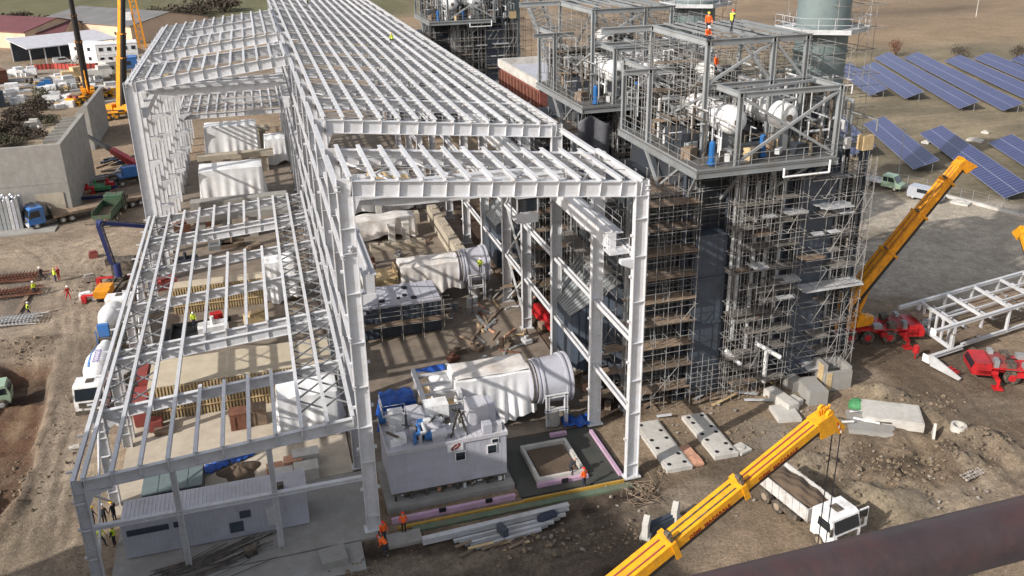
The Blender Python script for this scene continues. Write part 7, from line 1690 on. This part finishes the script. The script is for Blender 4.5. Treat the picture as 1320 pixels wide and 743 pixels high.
def body_mesh(pose):
    V, Ed = skel(pose); names = list(V); me = bpy.data.meshes.new('person_body'); me.from_pydata([V[n][0] for n in names], [(names.index(a), names.index(b)) for a, b in Ed], [])
    o = bpy.data.objects.new('tmp', me); COL.objects.link(o); md = o.modifiers.new('skin', 'SKIN'); md.use_smooth_shade = True
    for i, n in enumerate(names): r = V[n][1]; me.skin_vertices[0].data[i].radius = (r, r); me.skin_vertices[0].data[i].use_root = (n == 'pelvis')
    sb = o.modifiers.new('sub', 'SUBSURF'); sb.levels = 2; sb.render_levels = 2
    dg = bpy.context.evaluated_depsgraph_get(); m2 = bpy.data.meshes.new_from_object(o.evaluated_get(dg)); bpy.data.objects.remove(o)
    segs = [(V[a][0], V[b][0], cls(a, b), a, b) for a, b in Ed]
    def near(p):
        best = (9, 1, 0, 0)
        for a, b, k, na, nb in segs:
            d = b-a; u = max(0, min(1, (p-a).dot(d)/d.length_squared)); l = (p-a-d*u).length
            if l < best[0]: best = (l, k, na, nb)
        return best
    vs = [v.co.copy() for v in m2.vertices]; fs = [tuple(p.vertices) for p in m2.polygons]; mi = []; tors = []
    for p in m2.polygons:
        b = near(p.center); mi.append(b[1]); tors.append(b[3] in ('spine','chest') or b[3].startswith('sh'))
    nrm = [v.normal.copy() for v in m2.vertices]
    q = MB(); q.v = [tuple(v) for v in vs]; q.f = fs; q.mi = mi
    for e, sd_ in (('L',1),('R',-1)):                                # five fingers per hand, nose and eyes
        h = V['ha'+e][0]; d = (h-V['wr'+e][0]).normalized(); q.m = 0
        for k, ln in enumerate((.07,.08,.075,.055)):
            s = Vector((.022*(k-1.5),0,0)); a = h+d*.015+s; m_ = a+d*ln*.55; q.tube(a, m_, .010, 5); q.tube(m_, m_+(d+Vector((.0,-.5*sd_,0))).normalized()*ln*.5, .009, 5)
        a = h-d*.03+Vector((.028,0,0)); q.tube(a, a+(d+Vector((.9,-.2*sd_,0))).normalized()*.06, .011, 5)
    hd = V['head'][0]; up = (V['crown'][0]-V['neck'][0]).normalized(); fw = Vector((0,1,0)).cross(up).normalized()
    q.m = 0; q.tube(hd+fw*.085+up*.01, hd+fw*.125-up*.02, .016, 6, .012); q.m = 4
    for s in (-.035, .035): q.ball(hd+fw*.092+up*.03+Vector((0,s,0)), .012, 6, 4)
    vq = MB(); used = {}
    for f, t_ in zip(fs, tors):
        if t_:
            idx = []
            for i in f:
                if i not in used: used[i] = len(vq.v); vq.v.append(tuple(vs[i]+nrm[i]*.022))
                idx.append(used[i])
            vq.f.append(tuple(idx)); vq.mi.append(0)
    hq = MB(); c = hd+up*.035; n = 14
    Mh = Matrix((fw, Vector((0,1,0)), up)).transposed()
    vv = []
    for k in range(5):
        a = PI/2*k/4
        for i in range(n): w_ = 2*PI*i/n; vv.append(c+Mh@Vector((.135*math.sin(a)*math.cos(w_),.118*math.sin(a)*math.sin(w_),.03+.115*math.cos(a))))
    hq.add(vv, [(k*n+i,(k+1)*n+i,(k+1)*n+(i+1) % n,k*n+(i+1) % n) for k in range(4) for i in range(n)])
    hq.hexa([c+Mh@Vector(p) for p in ((.09,-.08,.02),(.19,-.05,.015),(.19,.05,.015),(.09,.08,.02),(.09,-.08,.035),(.19,-.05,.03),(.19,.05,.03),(.09,.08,.035))])
    return q, vq, hq
_cache = {}
def person(px, py, label, pose='stand', face=0., top='navy_cloth', vest='orange_vest', legs='navy_cloth', helmet='helmet_white', z=0., group=None, at=None):
    if pose not in _cache: _cache[pose] = body_mesh(pose)
    g = Vector(at) if at else G(px, py, z); t = None
    q, vq, hq = _cache[pose]
    b_ = q.build('person', [M['skin'], M[top], M[legs], M['chassis'], M['dark']], None, True, (g.x,g.y,g.z), face); tag(b_, label, 'person', group)
    if vest: vq.build('vest', M[vest], b_, True)
    if helmet: hq.build('helmet', M[helmet], b_, True)
    return b_
YW = 'workers in the left yard'
person(46,381,'worker in a lime vest with feet apart, just right of the timber sleeper','stand',2.6,'lime_vest','lime_vest','navy_cloth','helmet_white',group=YW)
person(72,364,'worker in a lime vest turned to a colleague in red','stand',.6,'lime_vest','lime_vest','navy_cloth','helmet_yellow',group=YW)
person(77,362,'worker in red overalls close beside the lime vested one','stand',2.5,'red_cloth',None,'red_cloth','helmet_red',group=YW)
person(55,362,'worker in plain dark clothes at the end of the rebar stacks','walk',2.8,'dark_cloth',None,'dark_cloth','helmet_white',group=YW)
person(38,409,'worker in lime vest and dark trousers nearest the viewer in the left yard','walk',.5,'dark_cloth','lime_vest','dark_cloth','helmet_white',group=YW)
person(89,387,'worker in red overalls alone by the white cases','walk',-.6,'red_cloth',None,'red_cloth','helmet_white',group=YW)
person(495,699,'upright worker in an orange jacket at the foot of the front hall column','stand',-1.2,'orange_vest','orange_vest','navy_cloth','helmet_red')
person(497,714,'worker in an orange jacket bending forward on the mud','bend',2.4,'orange_vest','orange_vest','navy_cloth','helmet_red')
person(521,688,'worker in an orange jacket standing on the concrete pad, back to the viewer','stand',1.5,'orange_vest','orange_vest','dark_cloth','helmet_red')
person(753,629,'worker in an orange jacket at the front corner of the rectangular pit','stand',1.9,'orange_vest','orange_vest','navy_cloth','helmet_red')
person(736,612,'worker in dark clothes bending over inside the rectangular pit','bend',.4,'dark_cloth',None,'dark_cloth','helmet_white',z=.3)
person(132,706,'worker in a green vest and jeans by the low frame corner post','walk',-.3,'lime_vest','lime_vest','navy_cloth','helmet_white')
person(149,705,'worker in black with a lime vest at the left end of the grey cabin','stand',2.9,'dark_cloth','lime_vest','dark_cloth','helmet_yellow')
for i, (x, y, h) in enumerate(((122,680,'helmet_yellow'),(136,677,'helmet_white'),(149,673,'helmet_yellow'))):
    person(x, y, ['left','middle','right'][i]+' one of three dark clothed workers behind the left end of the cabin','stand',i*1.3,'dark_cloth',None,'dark_cloth',h,group='three workers behind the cabin')
person(251,422,'worker in a lime vest under the middle of the low frame','stand',-1.5,'lime_vest','lime_vest','navy_cloth','helmet_white')
person(299,268,'worker in black and lime at the foot of the nearer square sheeted machine','stand',-2,'dark_cloth','lime_vest','dark_cloth','helmet_white')
def zroof(px, py):
    z = 24.0
    for _ in range(6): g = G(px, py, z); z = zr(min(W, max(0, g.x)))+.18
    return z
person(506,56,'worker in a lime vest crouching on the roof purlins','sit',2.2,'lime_vest','lime_vest','dark_cloth','helmet_yellow',z=zroof(506,56))
person(397,8,'worker in a lime vest standing far along the roof purlins','stand',2.2,'lime_vest','lime_vest','dark_cloth','helmet_yellow',z=zroof(397,8))
BW = 'workers on the boiler roof'
person(0,0,'worker in orange standing on the boiler roof beams, left of two','stand',-1.8,'orange_vest','orange_vest','navy_cloth','helmet_yellow',at=(29.9,11.6,30.65),group=BW)
person(0,0,'worker in orange sitting on the front roof beam of the boiler','sit',-1.4,'orange_vest','orange_vest','navy_cloth','helmet_white',at=(29.3,10.6,30.2),group=BW)
person(0,0,'worker in dark and lime with a red helmet on the boiler roof','walk',.4,'dark_cloth','lime_vest','dark_cloth','helmet_red',at=(32.3,12.2,30.65),group=BW)
person(0,0,'worker in orange below the boiler roof beam beside the grey post','stand',-1,'orange_vest','orange_vest','dark_cloth','helmet_white',at=(31.0,12,27.3),group=BW)
person(0,0,'worker in red on the boiler deck by the front left corner','bend',.3,'red_cloth','orange_vest','navy_cloth','helmet_red',at=(28.2,11.4,21.3))
person(0,0,'worker in lime vest on the support of the second diffuser drum','stand',-1.5,'lime_vest','lime_vest','dark_cloth','helmet_white',at=(16.6,34.1,3.25))
# ------------------------------------------------------------------ what stands at and behind the viewpoint
rp = ray(1160, 720); k_ = .62/ rp.dot(_f); pc = CAM+rp*k_
t = T('guard_rail', 'thick rusty brown guard rail pipe crossing the lower right corner close to the viewer', 'railing', (pc.x,pc.y,pc.z-1.0))
dv = Vector((1,.0,0.))
q = MB(); q.tube(pc-dv*1.7, pc+dv*2.6, .0215, 40); B(q, 'top_rail', M['rail'], t, True)
for x in (-1.7, 2.6):
    q = MB(); q.tube(pc+dv*x, pc+dv*x-Z*1.05, .021, 16); B(q, 'post', M['rail'], t, True)
tw = T('lookout_tower', 'steel tower with a grating platform that carries the viewpoint', 'tower', (CAM.x,CAM.y-1.2,0))
q = MB(); pz = pc.z-1.05; q.bx(CAM.x-1.8, CAM.x+3.0, CAM.y-2.6, pc.y+.06, pz-.12, pz); B(q, 'platform', M['galv'], tw)
for x in (CAM.x-1.6, CAM.x+2.8):
    for y in (CAM.y-2.5, CAM.y-.2): q = MB(); q.beam((x,y,0), (x,y,pz-.12), .3, .3); B(q, 'leg', M['dull_steel'], tw)
# the big boiler house standing left of the view, whose shadow falls over the front of the site
us, vs_ = Vector((math.cos(SAZ),math.sin(SAZ),0)), Vector((-math.sin(SAZ),math.cos(SAZ),0)); hB = 27.0
uc = 12.9-hB/math.tan(SEL); c = us*(uc-14)+vs_*(11.0-20)
t = T('boiler_house', 'tall grey clad boiler house left of the viewpoint', 'building', (c.x,c.y,0), SAZ)
q = MB(); q.bx(-14, 14, -20, 20, 0, hB)
for i in range(20): q.bx(14, 14.15, -19.8+i*2, -19.6+i*2, .1, hB-.1)
q.build('wall', M['cladding'], t)
q = MB(); q.bx(-14.3, 14.3, -20.3, 20.3, hB, hB+.4); q.build('roof', M['roof_clad'], t)
for i in range(6): q = MB(); q.box((14.1,-16+i*6.4,12), (.2,2.4,3)); q.build('window', M['glass'], t)
